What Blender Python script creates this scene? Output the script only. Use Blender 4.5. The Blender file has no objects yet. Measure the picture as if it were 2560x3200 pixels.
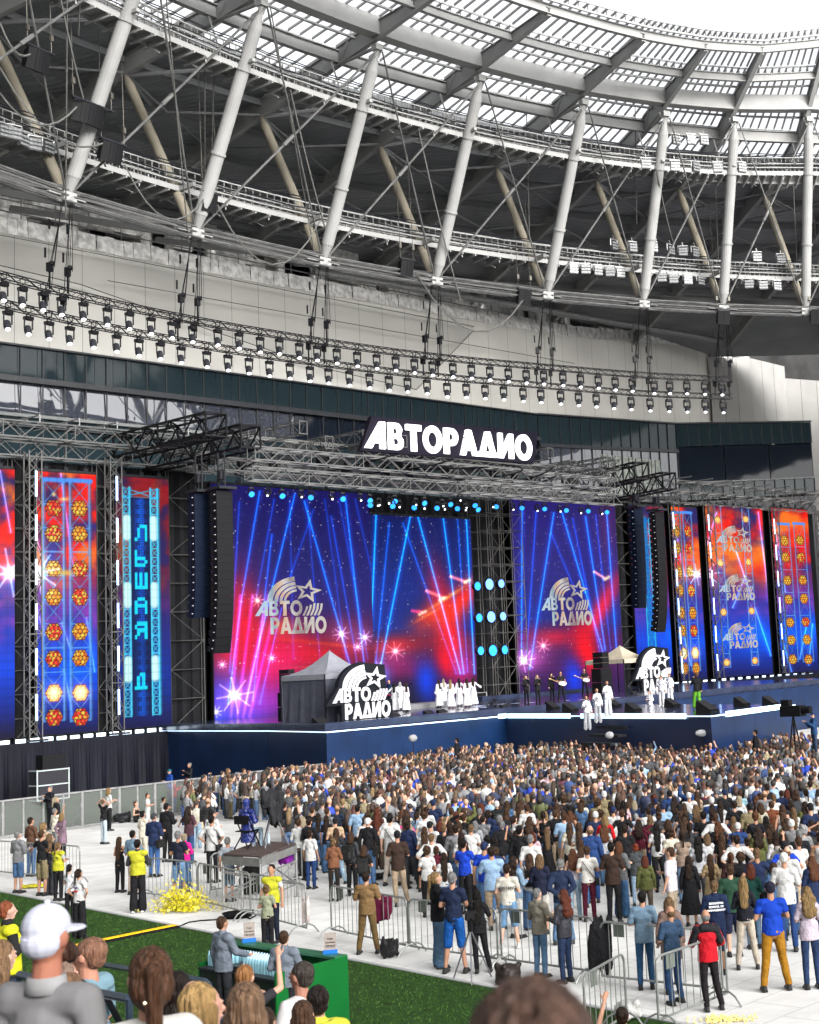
import bpy, bmesh, math, random
import numpy as np
from mathutils import Vector, Matrix
R = random.Random(7)
rad = math.radians
scene = bpy.context.scene
COL = scene.collection
# ---------------------------------------------------------------- camera
CAMZ = 5.913; PITCH = .1335; ROLL = .0557; FPX = 4564.5; PX0, PY0 = 1932., 1437.6
_cr, _sr, _cp, _sp = math.cos(ROLL), math.sin(ROLL), math.cos(PITCH), math.sin(PITCH)
cF = Vector((0, _cp, _sp)); _U0 = Vector((0, -_sp, _cp)); _R0 = Vector((1, 0, 0))
cR = _R0*_cr - _U0*_sr; cU = _U0*_cr + _R0*_sr
cam_d = bpy.data.cameras.new('camera'); cam = bpy.data.objects.new('camera', cam_d); COL.objects.link(cam)
cam.matrix_world = Matrix(((cR.x, cU.x, -cF.x, 0), (cR.y, cU.y, -cF.y, 0), (cR.z, cU.z, -cF.z, CAMZ), (0, 0, 0, 1)))
cam_d.sensor_fit = 'HORIZONTAL'; cam_d.sensor_width = 36; cam_d.lens = FPX/2560*36
cam_d.shift_x = -(PX0-1280)/2560; cam_d.shift_y = (PY0-1600)/2560
cam_d.clip_start = .2; cam_d.clip_end = 2000
cam_d.dof.use_dof = True; cam_d.dof.focus_distance = 40; cam_d.dof.aperture_fstop = 7
scene.camera = cam
# ---------------------------------------------------------------- world: overcast daylight
SUN_EL, SUN_AZ = 22, 138          # azimuth measured from +Y clockwise
w = bpy.data.worlds.new('World'); scene.world = w; w.use_nodes = True
nt = w.node_tree; nt.nodes.clear()
sky = nt.nodes.new('ShaderNodeTexSky'); sky.sky_type = 'NISHITA'; sky.sun_disc = False
sky.sun_elevation = rad(SUN_EL); sky.sun_rotation = rad(SUN_AZ); sky.air_density = 1.0; sky.dust_density = 6; sky.ozone_density = 1
hs = nt.nodes.new('ShaderNodeHueSaturation'); hs.inputs['Saturation'].default_value = .10
bg = nt.nodes.new('ShaderNodeBackground'); bg.inputs['Strength'].default_value = .15
wo = nt.nodes.new('ShaderNodeOutputWorld')
nt.links.new(sky.outputs[0], hs.inputs['Color']); nt.links.new(hs.outputs[0], bg.inputs['Color']); nt.links.new(bg.outputs[0], wo.inputs['Surface'])
sl = bpy.data.lights.new('sun', 'SUN'); sl.energy = .5; sl.angle = rad(40); sl.color = (1, .97, .93)
so = bpy.data.objects.new('sun', sl); COL.objects.link(so)
_sd = Vector((math.sin(rad(SUN_AZ))*math.cos(rad(SUN_EL)), math.cos(rad(SUN_AZ))*math.cos(rad(SUN_EL)), math.sin(rad(SUN_EL))))
so.rotation_euler = _sd.to_track_quat('Z', 'Y').to_euler(); so.location = (0, 0, 80)
scene.view_settings.view_transform = 'Standard'; scene.view_settings.look = 'None'
EXPO = 1.65
scene.view_settings.exposure = EXPO; scene.view_settings.gamma = 1
scene.cycles.max_bounces = 6; scene.cycles.transparent_max_bounces = 12; scene.cycles.diffuse_bounces = 3
EM = 1.0/(2**EXPO)
# ---------------------------------------------------------------- surveying helpers
def ray(x, y): return cF + cR*((x-PX0)/FPX) - cU*((y-PY0)/FPX)
def at_z(x, y, z=0.):
    d = ray(x, y); return Vector((0, 0, CAMZ)) + d*((z-CAMZ)/d.z)
def at_d(x, y, dep): return Vector((0, 0, CAMZ)) + ray(x, y)*dep
TH = .689
SX, SY = math.sin(TH), math.cos(TH); NX, NY = -SY, SX
P0 = (-34.6, 81.7)
def W(s, o, z=0.): return Vector((P0[0]+SX*s+NX*o, P0[1]+SY*s+NY*o, z))      # stage frame: along, behind, up
def invW(v): return ((v[0]-P0[0])*SX+(v[1]-P0[1])*SY, (v[0]-P0[0])*NX+(v[1]-P0[1])*NY)
def onW(x, y, off=0.):
    d = ray(x, y); a = ((P0[0]+NX*off)*NX+(P0[1]+NY*off)*NY)/(d.x*NX+d.y*NY)
    v = Vector((0, 0, CAMZ))+d*a; s, _ = invW(v); return s, v.z
def pix(v):
    q = Vector(v)-Vector((0, 0, CAMZ)); d = q.dot(cF); return PX0+FPX*q.dot(cR)/d, PY0-FPX*q.dot(cU)/d
WROT = math.atan2(SY, SX)       # heading of the stage axis
# ---------------------------------------------------------------- materials
MATS = {}
def mat(name, col=(.5, .5, .5), rough=.6, metal=0., nscale=0, namp=.15, bump=0., bscale=None, objcol=False, emit=0, alpha=None, spec=None, coat=0, stretch=None):
    if name in MATS: return MATS[name]
    m = bpy.data.materials.new(name); m.use_nodes = True; nt = m.node_tree; b = nt.nodes['Principled BSDF']
    b.inputs['Roughness'].default_value = rough; b.inputs['Metallic'].default_value = metal
    if spec is None and rough >= .38 and not metal: spec = .12
    if spec is not None: b.inputs['Specular IOR Level'].default_value = spec
    if coat: b.inputs['Coat Weight'].default_value = coat
    src = None
    if objcol:
        oi = nt.nodes.new('ShaderNodeObjectInfo'); src = oi.outputs['Color']
    else:
        rg = nt.nodes.new('ShaderNodeRGB'); rg.outputs[0].default_value = (*col, 1); src = rg.outputs[0]
    if nscale or bump:
        tc = nt.nodes.new('ShaderNodeTexCoord'); mp = nt.nodes.new('ShaderNodeMapping'); nt.links.new(tc.outputs['Object'], mp.inputs[0])
        if stretch: mp.inputs['Scale'].default_value = stretch
    if nscale:
        n = nt.nodes.new('ShaderNodeTexNoise'); n.inputs['Scale'].default_value = nscale; n.inputs['Detail'].default_value = 5
        nt.links.new(mp.outputs[0], n.inputs['Vector'])
        mr = nt.nodes.new('ShaderNodeMapRange'); mr.inputs['From Min'].default_value = .3; mr.inputs['From Max'].default_value = .7
        kk = .60 if objcol else 1.; mr.inputs['To Min'].default_value = kk*(1-namp); mr.inputs['To Max'].default_value = kk*(1+namp)
        nt.links.new(n.outputs[0], mr.inputs[0])
        mx = nt.nodes.new('ShaderNodeVectorMath'); mx.operation = 'SCALE'; nt.links.new(src, mx.inputs[0]); nt.links.new(mr.outputs[0], mx.inputs['Scale']); src = mx.outputs[0]
    nt.links.new(src, b.inputs['Base Color'])
    if bump:
        n2 = nt.nodes.new('ShaderNodeTexNoise'); n2.inputs['Scale'].default_value = bscale or nscale; n2.inputs['Detail'].default_value = 3
        nt.links.new(mp.outputs[0], n2.inputs['Vector'])
        bp = nt.nodes.new('ShaderNodeBump'); bp.inputs['Strength'].default_value = bump; bp.inputs['Distance'].default_value = .05
        nt.links.new(n2.outputs[0], bp.inputs['Height']); nt.links.new(bp.outputs[0], b.inputs['Normal'])
    if emit:
        nt.links.new(src, b.inputs['Emission Color']); b.inputs['Emission Strength'].default_value = emit
    if alpha is not None: b.inputs['Alpha'].default_value = alpha
    MATS[name] = m; return m
def attr_emit(name, strength=1.):
    if name in MATS: return MATS[name]
    m = bpy.data.materials.new(name); m.use_nodes = True; nt = m.node_tree; b = nt.nodes['Principled BSDF']
    a = nt.nodes.new('ShaderNodeAttribute'); a.attribute_name = 'led'
    b.inputs['Base Color'].default_value = (.003, .003, .004, 1); b.inputs['Roughness'].default_value = .6; b.inputs['Specular IOR Level'].default_value = .05
    nt.links.new(a.outputs['Color'], b.inputs['Emission Color']); b.inputs['Emission Strength'].default_value = strength*EM
    MATS[name] = m; return m
# ---------------------------------------------------------------- object helpers
def link(o, parent=None):
    COL.objects.link(o)
    if parent is not None: o.parent = parent
    return o
def tag(o, label=None, cat=None, group=None, kind=None):
    if label: o['label'] = label
    if cat: o['category'] = cat
    if group: o['group'] = group
    if kind: o['kind'] = kind
    return o
def empty(name, label, cat, loc=(0, 0, 0), rz=0., group=None):
    o = bpy.data.objects.new(name, None); o.empty_display_size = .2; o.location = loc; o.rotation_euler = (0, 0, rz); link(o)
    return tag(o, label, cat, group)
class MB:
    "collects simple shapes and links them as one mesh"
    def __init__(s): s.v = []; s.f = []
    def add(s, vs, fs):
        k = len(s.v); s.v.extend([tuple(v) for v in vs]); s.f.extend([tuple(i+k for i in f) for f in fs]); return s
    def box(s, c, sz, rz=0., M=None):
        hx, hy, hz = sz[0]/2, sz[1]/2, sz[2]/2
        vs = [Vector((x*hx, y*hy, z*hz)) for z in (-1, 1) for x, y in ((-1, -1), (1, -1), (1, 1), (-1, 1))]
        if rz: q = Matrix.Rotation(rz, 3, 'Z'); vs = [q@v for v in vs]
        if M is not None: vs = [M@v for v in vs]
        c = Vector(c); return s.add([v+c for v in vs], [(0, 3, 2, 1), (4, 5, 6, 7), (0, 1, 5, 4), (1, 2, 6, 5), (2, 3, 7, 6), (3, 0, 4, 7)])
    def bar(s, a, b, w=.1, h=None, up=(0, 0, 1)):
        a = Vector(a); b = Vector(b); h = h or w; d = (b-a)
        if d.length < 1e-6: return s
        d.normalize(); u = Vector(up)
        if abs(d.dot(u)) > .98: u = Vector((SX, SY, 0))
        x = d.cross(u).normalized()*(w/2); z = x.cross(d).normalized()*(h/2)
        return s.add([a-x-z, a+x-z, a+x+z, a-x+z, b-x-z, b+x-z, b+x+z, b-x+z], [(0, 1, 2, 3), (7, 6, 5, 4), (0, 4, 5, 1), (1, 5, 6, 2), (2, 6, 7, 3), (3, 7, 4, 0)])
    def tube(s, a, b, r=.05, r2=None, n=6, cap=True):
        a = Vector(a); b = Vector(b); r2 = r if r2 is None else r2; d = (b-a)
        if d.length < 1e-6: return s
        d.normalize(); u = Vector((0, 0, 1)) if abs(d.z) < .95 else Vector((1, 0, 0))
        x = d.cross(u).normalized(); y = x.cross(d).normalized()
        vs = [a+(x*math.cos(t)+y*math.sin(t))*r for t in [2*math.pi*i/n for i in range(n)]] + [b+(x*math.cos(t)+y*math.sin(t))*r2 for t in [2*math.pi*i/n for i in range(n)]]
        fs = [(i, (i+1) % n, n+(i+1) % n, n+i) for i in range(n)]
        if cap: fs += [tuple(range(n-1, -1, -1)), tuple(range(n, 2*n))]
        return s.add(vs, fs)
    def path(s, pts, r=.02, n=5):
        for a, b in zip(pts[:-1], pts[1:]): s.tube(a, b, r, n=n)
        return s
    def ball(s, c, r, n=10, m=6, M=None):
        if isinstance(r, (int, float)): r = (r, r, r)
        c = Vector(c); vs = []
        for j in range(1, m):
            p = math.pi*j/m
            for i in range(n):
                t = 2*math.pi*i/n; v = Vector((r[0]*math.sin(p)*math.cos(t), r[1]*math.sin(p)*math.sin(t), r[2]*math.cos(p)))
                vs.append(c+(M@v if M is not None else v))
        tp = Vector((0, 0, r[2])); vs += [c+(M@tp if M is not None else tp), c-(M@tp if M is not None else tp)]
        fs = [(j*n+i, (j+1)*n+i, (j+1)*n+(i+1) % n, j*n+(i+1) % n) for j in range(m-2) for i in range(n)]
        T = (m-1)*n; fs += [(T, i, (i+1) % n) for i in range(n)] + [(T+1, (m-2)*n+(i+1) % n, (m-2)*n+i) for i in range(n)]
        return s.add(vs, fs)
    def lathe(s, prof, c=(0, 0, 0), n=16, sx=1., sy=1.):
        c = Vector(c); vs = []
        for r, z in prof: vs += [c+Vector((r*sx*math.cos(2*math.pi*i/n), r*sy*math.sin(2*math.pi*i/n), z)) for i in range(n)]
        m = len(prof); fs = [(j*n+i, j*n+(i+1) % n, (j+1)*n+(i+1) % n, (j+1)*n+i) for j in range(m-1) for i in range(n)]
        fs += [tuple(range(n-1, -1, -1)), tuple(range((m-1)*n, m*n))]
        return s.add(vs, fs)
    def quad(s, *p): return s.add(p, [tuple(range(len(p)))])
    def prism(s, pts, z0, z1):
        n = len(pts); vs = [Vector((p[0], p[1], z0)) for p in pts]+[Vector((p[0], p[1], z1)) for p in pts]
        return s.add(vs, [tuple(range(n-1, -1, -1)), tuple(range(n, 2*n))]+[(i, (i+1) % n, n+(i+1) % n, n+i) for i in range(n)])
    def mesh(s, name, m=None, org=(0, 0, 0), rz=0., smooth=False):
        me = bpy.data.meshes.new(name); V = np.array([tuple(v) for v in s.v], float).reshape(-1, 3)-np.array(tuple(org))
        if rz:
            c, q = math.cos(-rz), math.sin(-rz); V = np.c_[V[:, 0]*c-V[:, 1]*q, V[:, 0]*q+V[:, 1]*c, V[:, 2]]
        me.from_pydata(V.tolist(), [], s.f); 
        if m: me.materials.append(m)
        if smooth: me.polygons.foreach_set('use_smooth', [True]*len(me.polygons))
        me.update(); return me
    def build(s, name, m, parent=None, smooth=False, local=False):
        "local: shapes are already in the parent's frame, else they are world coordinates"
        org = (0, 0, 0); rz = 0.
        if parent is not None and not local:
            p = parent
            while p.parent is not None: p = p.parent
            org = p.location; rz = p.rotation_euler.z
        o = bpy.data.objects.new(name, s.mesh(name, m, org, rz, smooth)); return link(o, parent)
def children(o): return [c for c in COL.objects if c.parent is o] if not hasattr(o, '_kids') else o._kids
def part_copy(src, parent): c = src.copy(); link(c, parent); return c
def tree_copy(root, kids, loc, rz=0., label=None, group=None):
    "kids: list of (object, [sub objects]) belonging to root"
    r = root.copy(); link(r); r.location = loc; r.rotation_euler = (0, 0, rz)
    if label: r['label'] = label
    if group: r['group'] = group
    for k, subs in kids:
        c = part_copy(k, r)
        for g in subs: part_copy(g, c)
    return r
def thing_mesh(mb, name, m, label, cat, org, rz=0., group=None, smooth=False):
    "a thing that is one mesh, origin at its base"
    o = bpy.data.objects.new(name, mb.mesh(name, m, org, rz, smooth)); o.location = org; o.rotation_euler = (0, 0, rz); link(o)
    return tag(o, label, cat, group)
def setting(mb, name, m, kind='structure', smooth=False):
    o = mb.build(name, m, smooth=smooth); o['kind'] = kind; return o
def ordinal(i): return ['first', 'second', 'third', 'fourth', 'fifth', 'sixth', 'seventh', 'eighth', 'ninth', 'tenth', 'eleventh', 'twelfth', 'thirteenth', 'fourteenth', 'fifteenth', 'sixteenth', 'seventeenth', 'eighteenth', 'nineteenth', 'twentieth', 'twenty first', 'twenty second', 'twenty third', 'twenty fourth', 'twenty fifth', 'twenty sixth', 'twenty seventh', 'twenty eighth', 'twenty ninth', 'thirtieth', 'thirty first', 'thirty second', 'thirty third', 'thirty fourth', 'thirty fifth', 'thirty sixth', 'thirty seventh', 'thirty eighth', 'thirty ninth', 'fortieth'][i]
# common materials
M_WHITE = mat('white_paint', (.5, .5, .49), .5, nscale=3, namp=.08)
M_STEEL = mat('painted_steel', (.25, .25, .245), .45, nscale=.7, namp=.10)
M_BEIGE = mat('beige_painted_steel', (.20, .18, .14), .5, nscale=.8, namp=.2)
M_GALV = mat('galvanised_steel', (.27, .27, .27), .42, .6, nscale=4, namp=.2)
M_ALU = mat('aluminium_truss', (.10, .10, .098), .45, .5, nscale=2, namp=.15)
M_BLACK = mat('black_paint', (.004, .004, .005), .5, nscale=6, namp=.3)
M_DARK = mat('dark_grey_metal', (.014, .015, .018), .5, 0, nscale=4, namp=.2)
M_CABLE = mat('dark_cable', (.09, .09, .085), .6, nscale=9, namp=.3)
M_CABL2 = mat('steel_cable', (.10, .10, .098), .45, .3, nscale=2, namp=.35)
def emitter(name, col, st): return mat(name, col, .4, emit=st*EM)
M_LAMPW = emitter('lit_lamp_white', (.95, .97, 1.), 3.)
M_LAMPB = emitter('lit_lamp_cyan', (.02, .22, .95), 1.3)
M_LEDB = emitter('led_bar_blue_white', (.45, .68, 1.), 2.2)
_tm = thing_mesh
def thing_mesh(mb, name, m, label, cat, org, rz=0., group=None, smooth=False):
    "shapes near the origin (local) are accepted as local coordinates, others as world"
    V = np.array([tuple(v) for v in mb.v]); org = Vector(org)
    if np.abs(V[:, :2]).max() < 5 and org.to_2d().length > 8 if len(org) == 3 else False:
        o = bpy.data.objects.new(name, mb.mesh(name, m, (0, 0, 0), 0., smooth)); o.location = org; o.rotation_euler = (0, 0, rz); link(o); return tag(o, label, cat, group)
    return _tm(mb, name, m, label, cat, org, rz, group, smooth)
# ================================================================ SETTING
def nodes(m): return m.node_tree.nodes, m.node_tree.links, m.node_tree.nodes['Principled BSDF']
def ground_mat():
    m = mat('concrete_ground', (.16, .16, .155), .85, nscale=.6, namp=.12); return m
g = MB(); g.quad((-700, -300, -.012), (700, -300, -.012), (700, 900, -.012), (-700, 900, -.012)); setting(g, 'ground', ground_mat())
# artificial turf: green with fine mottling and mowing direction
mt = mat('artificial_turf', (.017, .045, .008), .85, nscale=5, namp=.35, bump=.9, bscale=45)
nn, ll, bb = nodes(mt)
t0 = at_z(0, 2787); t1 = at_z(1994, 3174); tdir = (t1-t0).normalized(); tn = Vector((-tdir.y, tdir.x, 0))      # edge between turf and cover
if tn.dot(Vector((0, 0, 0))-t0) > 0: tn = -tn                                                           # tn points to the stage side
A_, B_ = t0-tdir*30, t0+tdir*90
tf = MB(); tf.quad(A_-tn*12, B_-tn*12, B_+tn*.3, A_+tn*.3); to = setting(tf, 'turf', mt)
# the grass beyond the mesh fence
gf = MB(); gf.quad(W(-60, -20.4, -.004), W(5, -20.4, -.004), W(60, -1, -.004), W(-60, -1, -.004)); setting(gf, 'turf', mt)
# turf blades: short tufts over the near strip
def grass():
    rs = np.random.RandomState(3); n = 60000
    a = rs.uniform(-6, 34, n); b = rs.uniform(.08, 9.5, n)
    P = np.array(t0)[None]+np.outer(a, np.array(tdir))-np.outer(b, np.array(tn)); P[:, 2] = 0
    h = rs.uniform(.02, .045, n); th = rs.uniform(0, 6.28, n); w_ = .012
    dx = np.c_[np.cos(th)*w_, np.sin(th)*w_, np.zeros(n)]; lean = np.c_[rs.normal(0, .02, n), rs.normal(0, .02, n), h]
    V = np.stack([P-dx, P+dx, P+lean], 1).reshape(-1, 3); F = np.arange(3*n).reshape(-1, 3)
    me = bpy.data.meshes.new('grass'); me.from_pydata(V.tolist(), [], F.tolist())
    me.materials.append(mat('grass_blade', (.028, .066, .010), .7, nscale=2.5, namp=.4))
    o = bpy.data.objects.new('grass', me); link(o); o['kind'] = 'stuff'
grass()
# white event floor cover: plates with seams and dirt
mf = mat('event_floor_cover', (.56, .555, .54), .75, nscale=1.3, namp=.03)
nn, ll, bb = nodes(mf)
tc = nn.new('ShaderNodeTexCoord'); mp = nn.new('ShaderNodeMapping'); mp.inputs['Rotation'].default_value = (0, 0, -WROT)
ll.new(tc.outputs['Object'], mp.inputs[0])
br = nn.new('ShaderNodeTexBrick'); br.inputs['Scale'].default_value = 1; br.inputs['Brick Width'].default_value = 1.2; br.inputs['Row Height'].default_value = 1.0; br.inputs['Mortar Size'].default_value = .010; br.inputs['Mortar Smooth'].default_value = .3
br.inputs['Color1'].default_value = (1, 1, 1, 1); br.inputs['Color2'].default_value = (.93, .93, .925, 1); br.inputs['Mortar'].default_value = (.50, .50, .49, 1)
ll.new(mp.outputs[0], br.inputs['Vector'])
dn = nn.new('ShaderNodeTexNoise'); dn.inputs['Scale'].default_value = .5; dn.inputs['Detail'].default_value = 8; dn.inputs['Roughness'].default_value = .7; ll.new(tc.outputs['Object'], dn.inputs['Vector'])
dr = nn.new('ShaderNodeMapRange'); dr.inputs['From Min'].default_value = .35; dr.inputs['From Max'].default_value = .62; dr.inputs['To Min'].default_value = .80; dr.inputs['To Max'].default_value = 1.01; ll.new(dn.outputs[0], dr.inputs[0])
src = bb.inputs['Base Color'].links[0].from_socket
m1 = nn.new('ShaderNodeMix'); m1.data_type = 'RGBA'; m1.blend_type = 'MULTIPLY'; m1.inputs[0].default_value = 1; ll.new(src, m1.inputs[6]); ll.new(br.outputs[0], m1.inputs[7])
v1 = nn.new('ShaderNodeVectorMath'); v1.operation = 'SCALE'; ll.new(m1.outputs[2], v1.inputs[0]); ll.new(dr.outputs[0], v1.inputs['Scale']); ll.new(v1.outputs[0], bb.inputs['Base Color'])
fl = MB(); fq = [A_, B_, B_+tn*80, A_+tn*80]
F0 = at_z(0, 2622); 
# cover polygon: turf edge, fence line, stage fronts
def lint(p, d, q, e):
    c = d.x*e.y-d.y*e.x; t = ((q.x-p.x)*e.y-(q.y-p.y)*e.x)/c; return p+d*t
fdir = Vector((SX, SY, 0)); fl0 = W(0, -20.5); L = lint(t0, tdir, fl0, fdir)
fl.quad(Vector((L.x, L.y, .004)), Vector((B_.x, B_.y, .004)), W(90, -80, .004), W(90, -20.5, .004)); setting(fl, 'floor_cover', mf)
# little kerb strip of the cover along the turf
ks = MB(); ks.bar(Vector((L.x, L.y, .012)), Vector((B_.x, B_.y, .012)), .10, .02); setting(ks, 'cover_edge', mat('cover_edge_trim', (.30, .30, .30), .7))

# ================================================================ STADIUM ROOF
RC = Vector((35.287, 37.346, 0)); HN = 30.
ANG = [175.5, 168.5, 160.5, 152.2, 145.4, 138.1, 131.3, 124.3, 118.1, 112.9, 107.5, 102.2, 97, 92, 87]
def rT(a): return float(np.interp(a, [107.5, 112.9, 118.1, 124.3], [67.1, 66.3, 65.4, 64.3]))
def zT(a): return float(np.interp(a, [107.5, 112.9, 118.1, 124.3], [43.3, 42.5, 41.9, 41.25]))
def ring(r, z, a):
    if r < 70:
        f = (70-r)/5.7; r2 = 70-(70-r)*(70-rT(a))/5.7; z = z+(zT(a)-41.25)*f; r = r2
    t = rad(a); return Vector((RC.x+r*math.cos(t), RC.y+r*math.sin(t), z))
FULL = ANG + [80, 72, 64, 56, 48, 40, 30, 20, 10, 0, -10, -20, -30, -40, -50, -60, -70, -80, -90, -100, -110, -120, -130, -140, -150, -160, -170, -178]
def arc(a0, a1, n): return [a0+(a1-a0)*i/n for i in range(n+1)]
roof = empty('stadium_roof', 'white steel stadium roof ring with slanted masts and translucent inner panels above the stage', 'stadium roof', (RC.x, RC.y, 0))
def roofprof(r): return float(np.interp(r, [56.5, 64.5, 70, 76, 86, 118], [43.0, 41.9, 41.3, 40.7, 39.3, 35.5]))
# rafters (lower flange follows roofprof, upper 1.3 m higher)
for a in ANG:
    mb = MB(); rs = [57.3, 61, 64.6, 68, 72, 76, 82, 90, 100, 112]
    tang = Vector((-math.sin(rad(a)), math.cos(rad(a)), 0))
    for r0, r1 in zip(rs[:-1], rs[1:]):
        d0 = .75 if r0 < 64 else 1.1; d1 = .75 if r1 < 64 else 1.1
        if r0 < 60: d0 = .5
        p0, p1 = ring(r0, roofprof(r0), a), ring(r1, roofprof(r1), a)
        for zz, ww, hh in ((0, .32, .05), (1, .32, .05)):
            mb.bar(p0+Vector((0, 0, d0*zz)), p1+Vector((0, 0, d1*zz)), ww, hh)
        x = tang*.05; u0 = Vector((0, 0, d0)); u1 = Vector((0, 0, d1))
        mb.add([p0-x, p1-x, p1-x+u1, p0-x+u0, p0+x, p1+x, p1+x+u1, p0+x+u0], [(0, 1, 2, 3), (7, 6, 5, 4)])
    mb.build('rafter', M_STEEL, roof)
def ringbeam(r, dz, w_, h_, name='ring_beam', m=M_STEEL, a0=ANG[0], a1=ANG[-1], n=3, web=False):
    mb = MB(); pts = []
    for i in range(len(ANG)-1): pts += [ring(r, roofprof(r)+dz, ANG[i]+(ANG[i+1]-ANG[i])*j/n) for j in range(n)]
    pts.append(ring(r, roofprof(r)+dz, ANG[-1]))
    for p, q in zip(pts[:-1], pts[1:]):
        if web:
            mb.bar(p, q, w_, .05); mb.bar(p+Vector((0, 0, h_)), q+Vector((0, 0, h_)), w_, .05); mb.bar(p+Vector((0, 0, h_/2)), q+Vector((0, 0, h_/2)), .05, h_-.06)
        else: mb.bar(p, q, w_, h_)
    return mb.build(name, m, roof)
ringbeam(64.3, .75, .75, 1.1)                       # the big box beam over the masts
ringbeam(57.4, .15, .3, .55, web=True); ringbeam(60.9, .25, .3, .5, web=True); ringbeam(67.9, .15, .35, .75, web=True)
ringbeam(57.0, .75, .12, .12); ringbeam(62.6, .9, .14, .12); ringbeam(66.2, .95, .14, .12)
for r in (71.8, 75.9, 79.5, 83.5, 88, 93, 98): ringbeam(r, .95, .25, .4, name='purlin', m=mat('roof_purlin_grey', (.15, .155, .16), .6))
# translucent panels and glazing bars
mtp = bpy.data.materials.new('translucent_roof_sheet'); mtp.use_nodes = True; q = mtp.node_tree; q.nodes.clear()
o_ = q.nodes.new('ShaderNodeOutputMaterial'); tr = q.nodes.new('ShaderNodeBsdfTransparent'); tr.inputs[0].default_value = (.97, .98, 1, 1)
tl = q.nodes.new('ShaderNodeBsdfTranslucent'); tl.inputs[0].default_value = (.9, .92, .95, 1); gl = q.nodes.new('ShaderNodeBsdfGlossy'); gl.inputs['Roughness'].default_value = .2
mx = q.nodes.new('ShaderNodeMixShader'); mx.inputs[0].default_value = .15; q.links.new(tr.outputs[0], mx.inputs[1]); q.links.new(tl.outputs[0], mx.inputs[2]); q.links.new(mx.outputs[0], o_.inputs[0])
mb = MB(); bars = MB()
RS = [56.9, 60.9, 64.3, 68.2, 72.6]
for i in range(len(ANG)-1):
    n = 10
    for j in range(n):
        a0 = ANG[i]+(ANG[i+1]-ANG[i])*j/n; a1 = ANG[i]+(ANG[i+1]-ANG[i])*(j+1)/n
        for r0, r1 in zip(RS[:-1], RS[1:]):
            mb.quad(*[ring(r, roofprof(r)+1.38, a) for r, a in ((r0, a0), (r1, a0), (r1, a1), (r0, a1))])
            if j % 1 == 0:
                bars.bar(ring(r0+.1, roofprof(r0)+1.30, a0), ring(r1-.1, roofprof(r1)+1.30, a0), .09, .13)
                bars.bar(ring(r0+.25, roofprof(r0)+.75, a0), ring(r0+.25, roofprof(r0)+1.3, a0), .07)
                pass
    for r in RS[:-1]: bars.bar(ring(r+.2, roofprof(r)+1.28, ANG[i]), ring(r+.2, roofprof(r)+1.28, ANG[i+1]), .06, .1)
mb.build('translucent_panel', mtp, roof); bars.build('glazing_bar', M_STEEL, roof)
# opaque dark roof sheet, profiled
mdk = mat('profiled_roof_sheet', (.21, .215, .225), .7, nscale=.3, namp=.15)
nn, ll, bb = nodes(mdk); tc = nn.new('ShaderNodeTexCoord'); wv = nn.new('ShaderNodeTexWave'); wv.wave_type = 'RINGS'; wv.inputs['Scale'].default_value = .9; ll.new(tc.outputs['Object'], wv.inputs['Vector'])
bp = nn.new('ShaderNodeBump'); bp.inputs['Strength'].default_value = .7; bp.inputs['Distance'].default_value = .1; ll.new(wv.outputs['Fac'], bp.inputs['Height']); ll.new(bp.outputs[0], bb.inputs['Normal'])
mb = MB()
for a0, a1 in zip(FULL, FULL[1:]+[FULL[0]-360]):
    n = 4
    for j in range(n):
        b0, b1 = a0+(a1-a0)*j/n, a0+(a1-a0)*(j+1)/n
        if a0 < 20: continue
        rr = [72.6, 86, 118] if a0 >= 87 else [58, 70, 86, 118]  # unseen stretch beyond the right edge, added to keep sun off the wall blocks
        for r0, r1 in zip(rr[:-1], rr[1:]):
            mb.quad(*[ring(r, roofprof(r)+1.42, a) for r, a in ((r0, b0), (r1, b0), (r1, b1), (r0, b1))])
mb.build('roof_sheet', mdk, roof)
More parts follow.
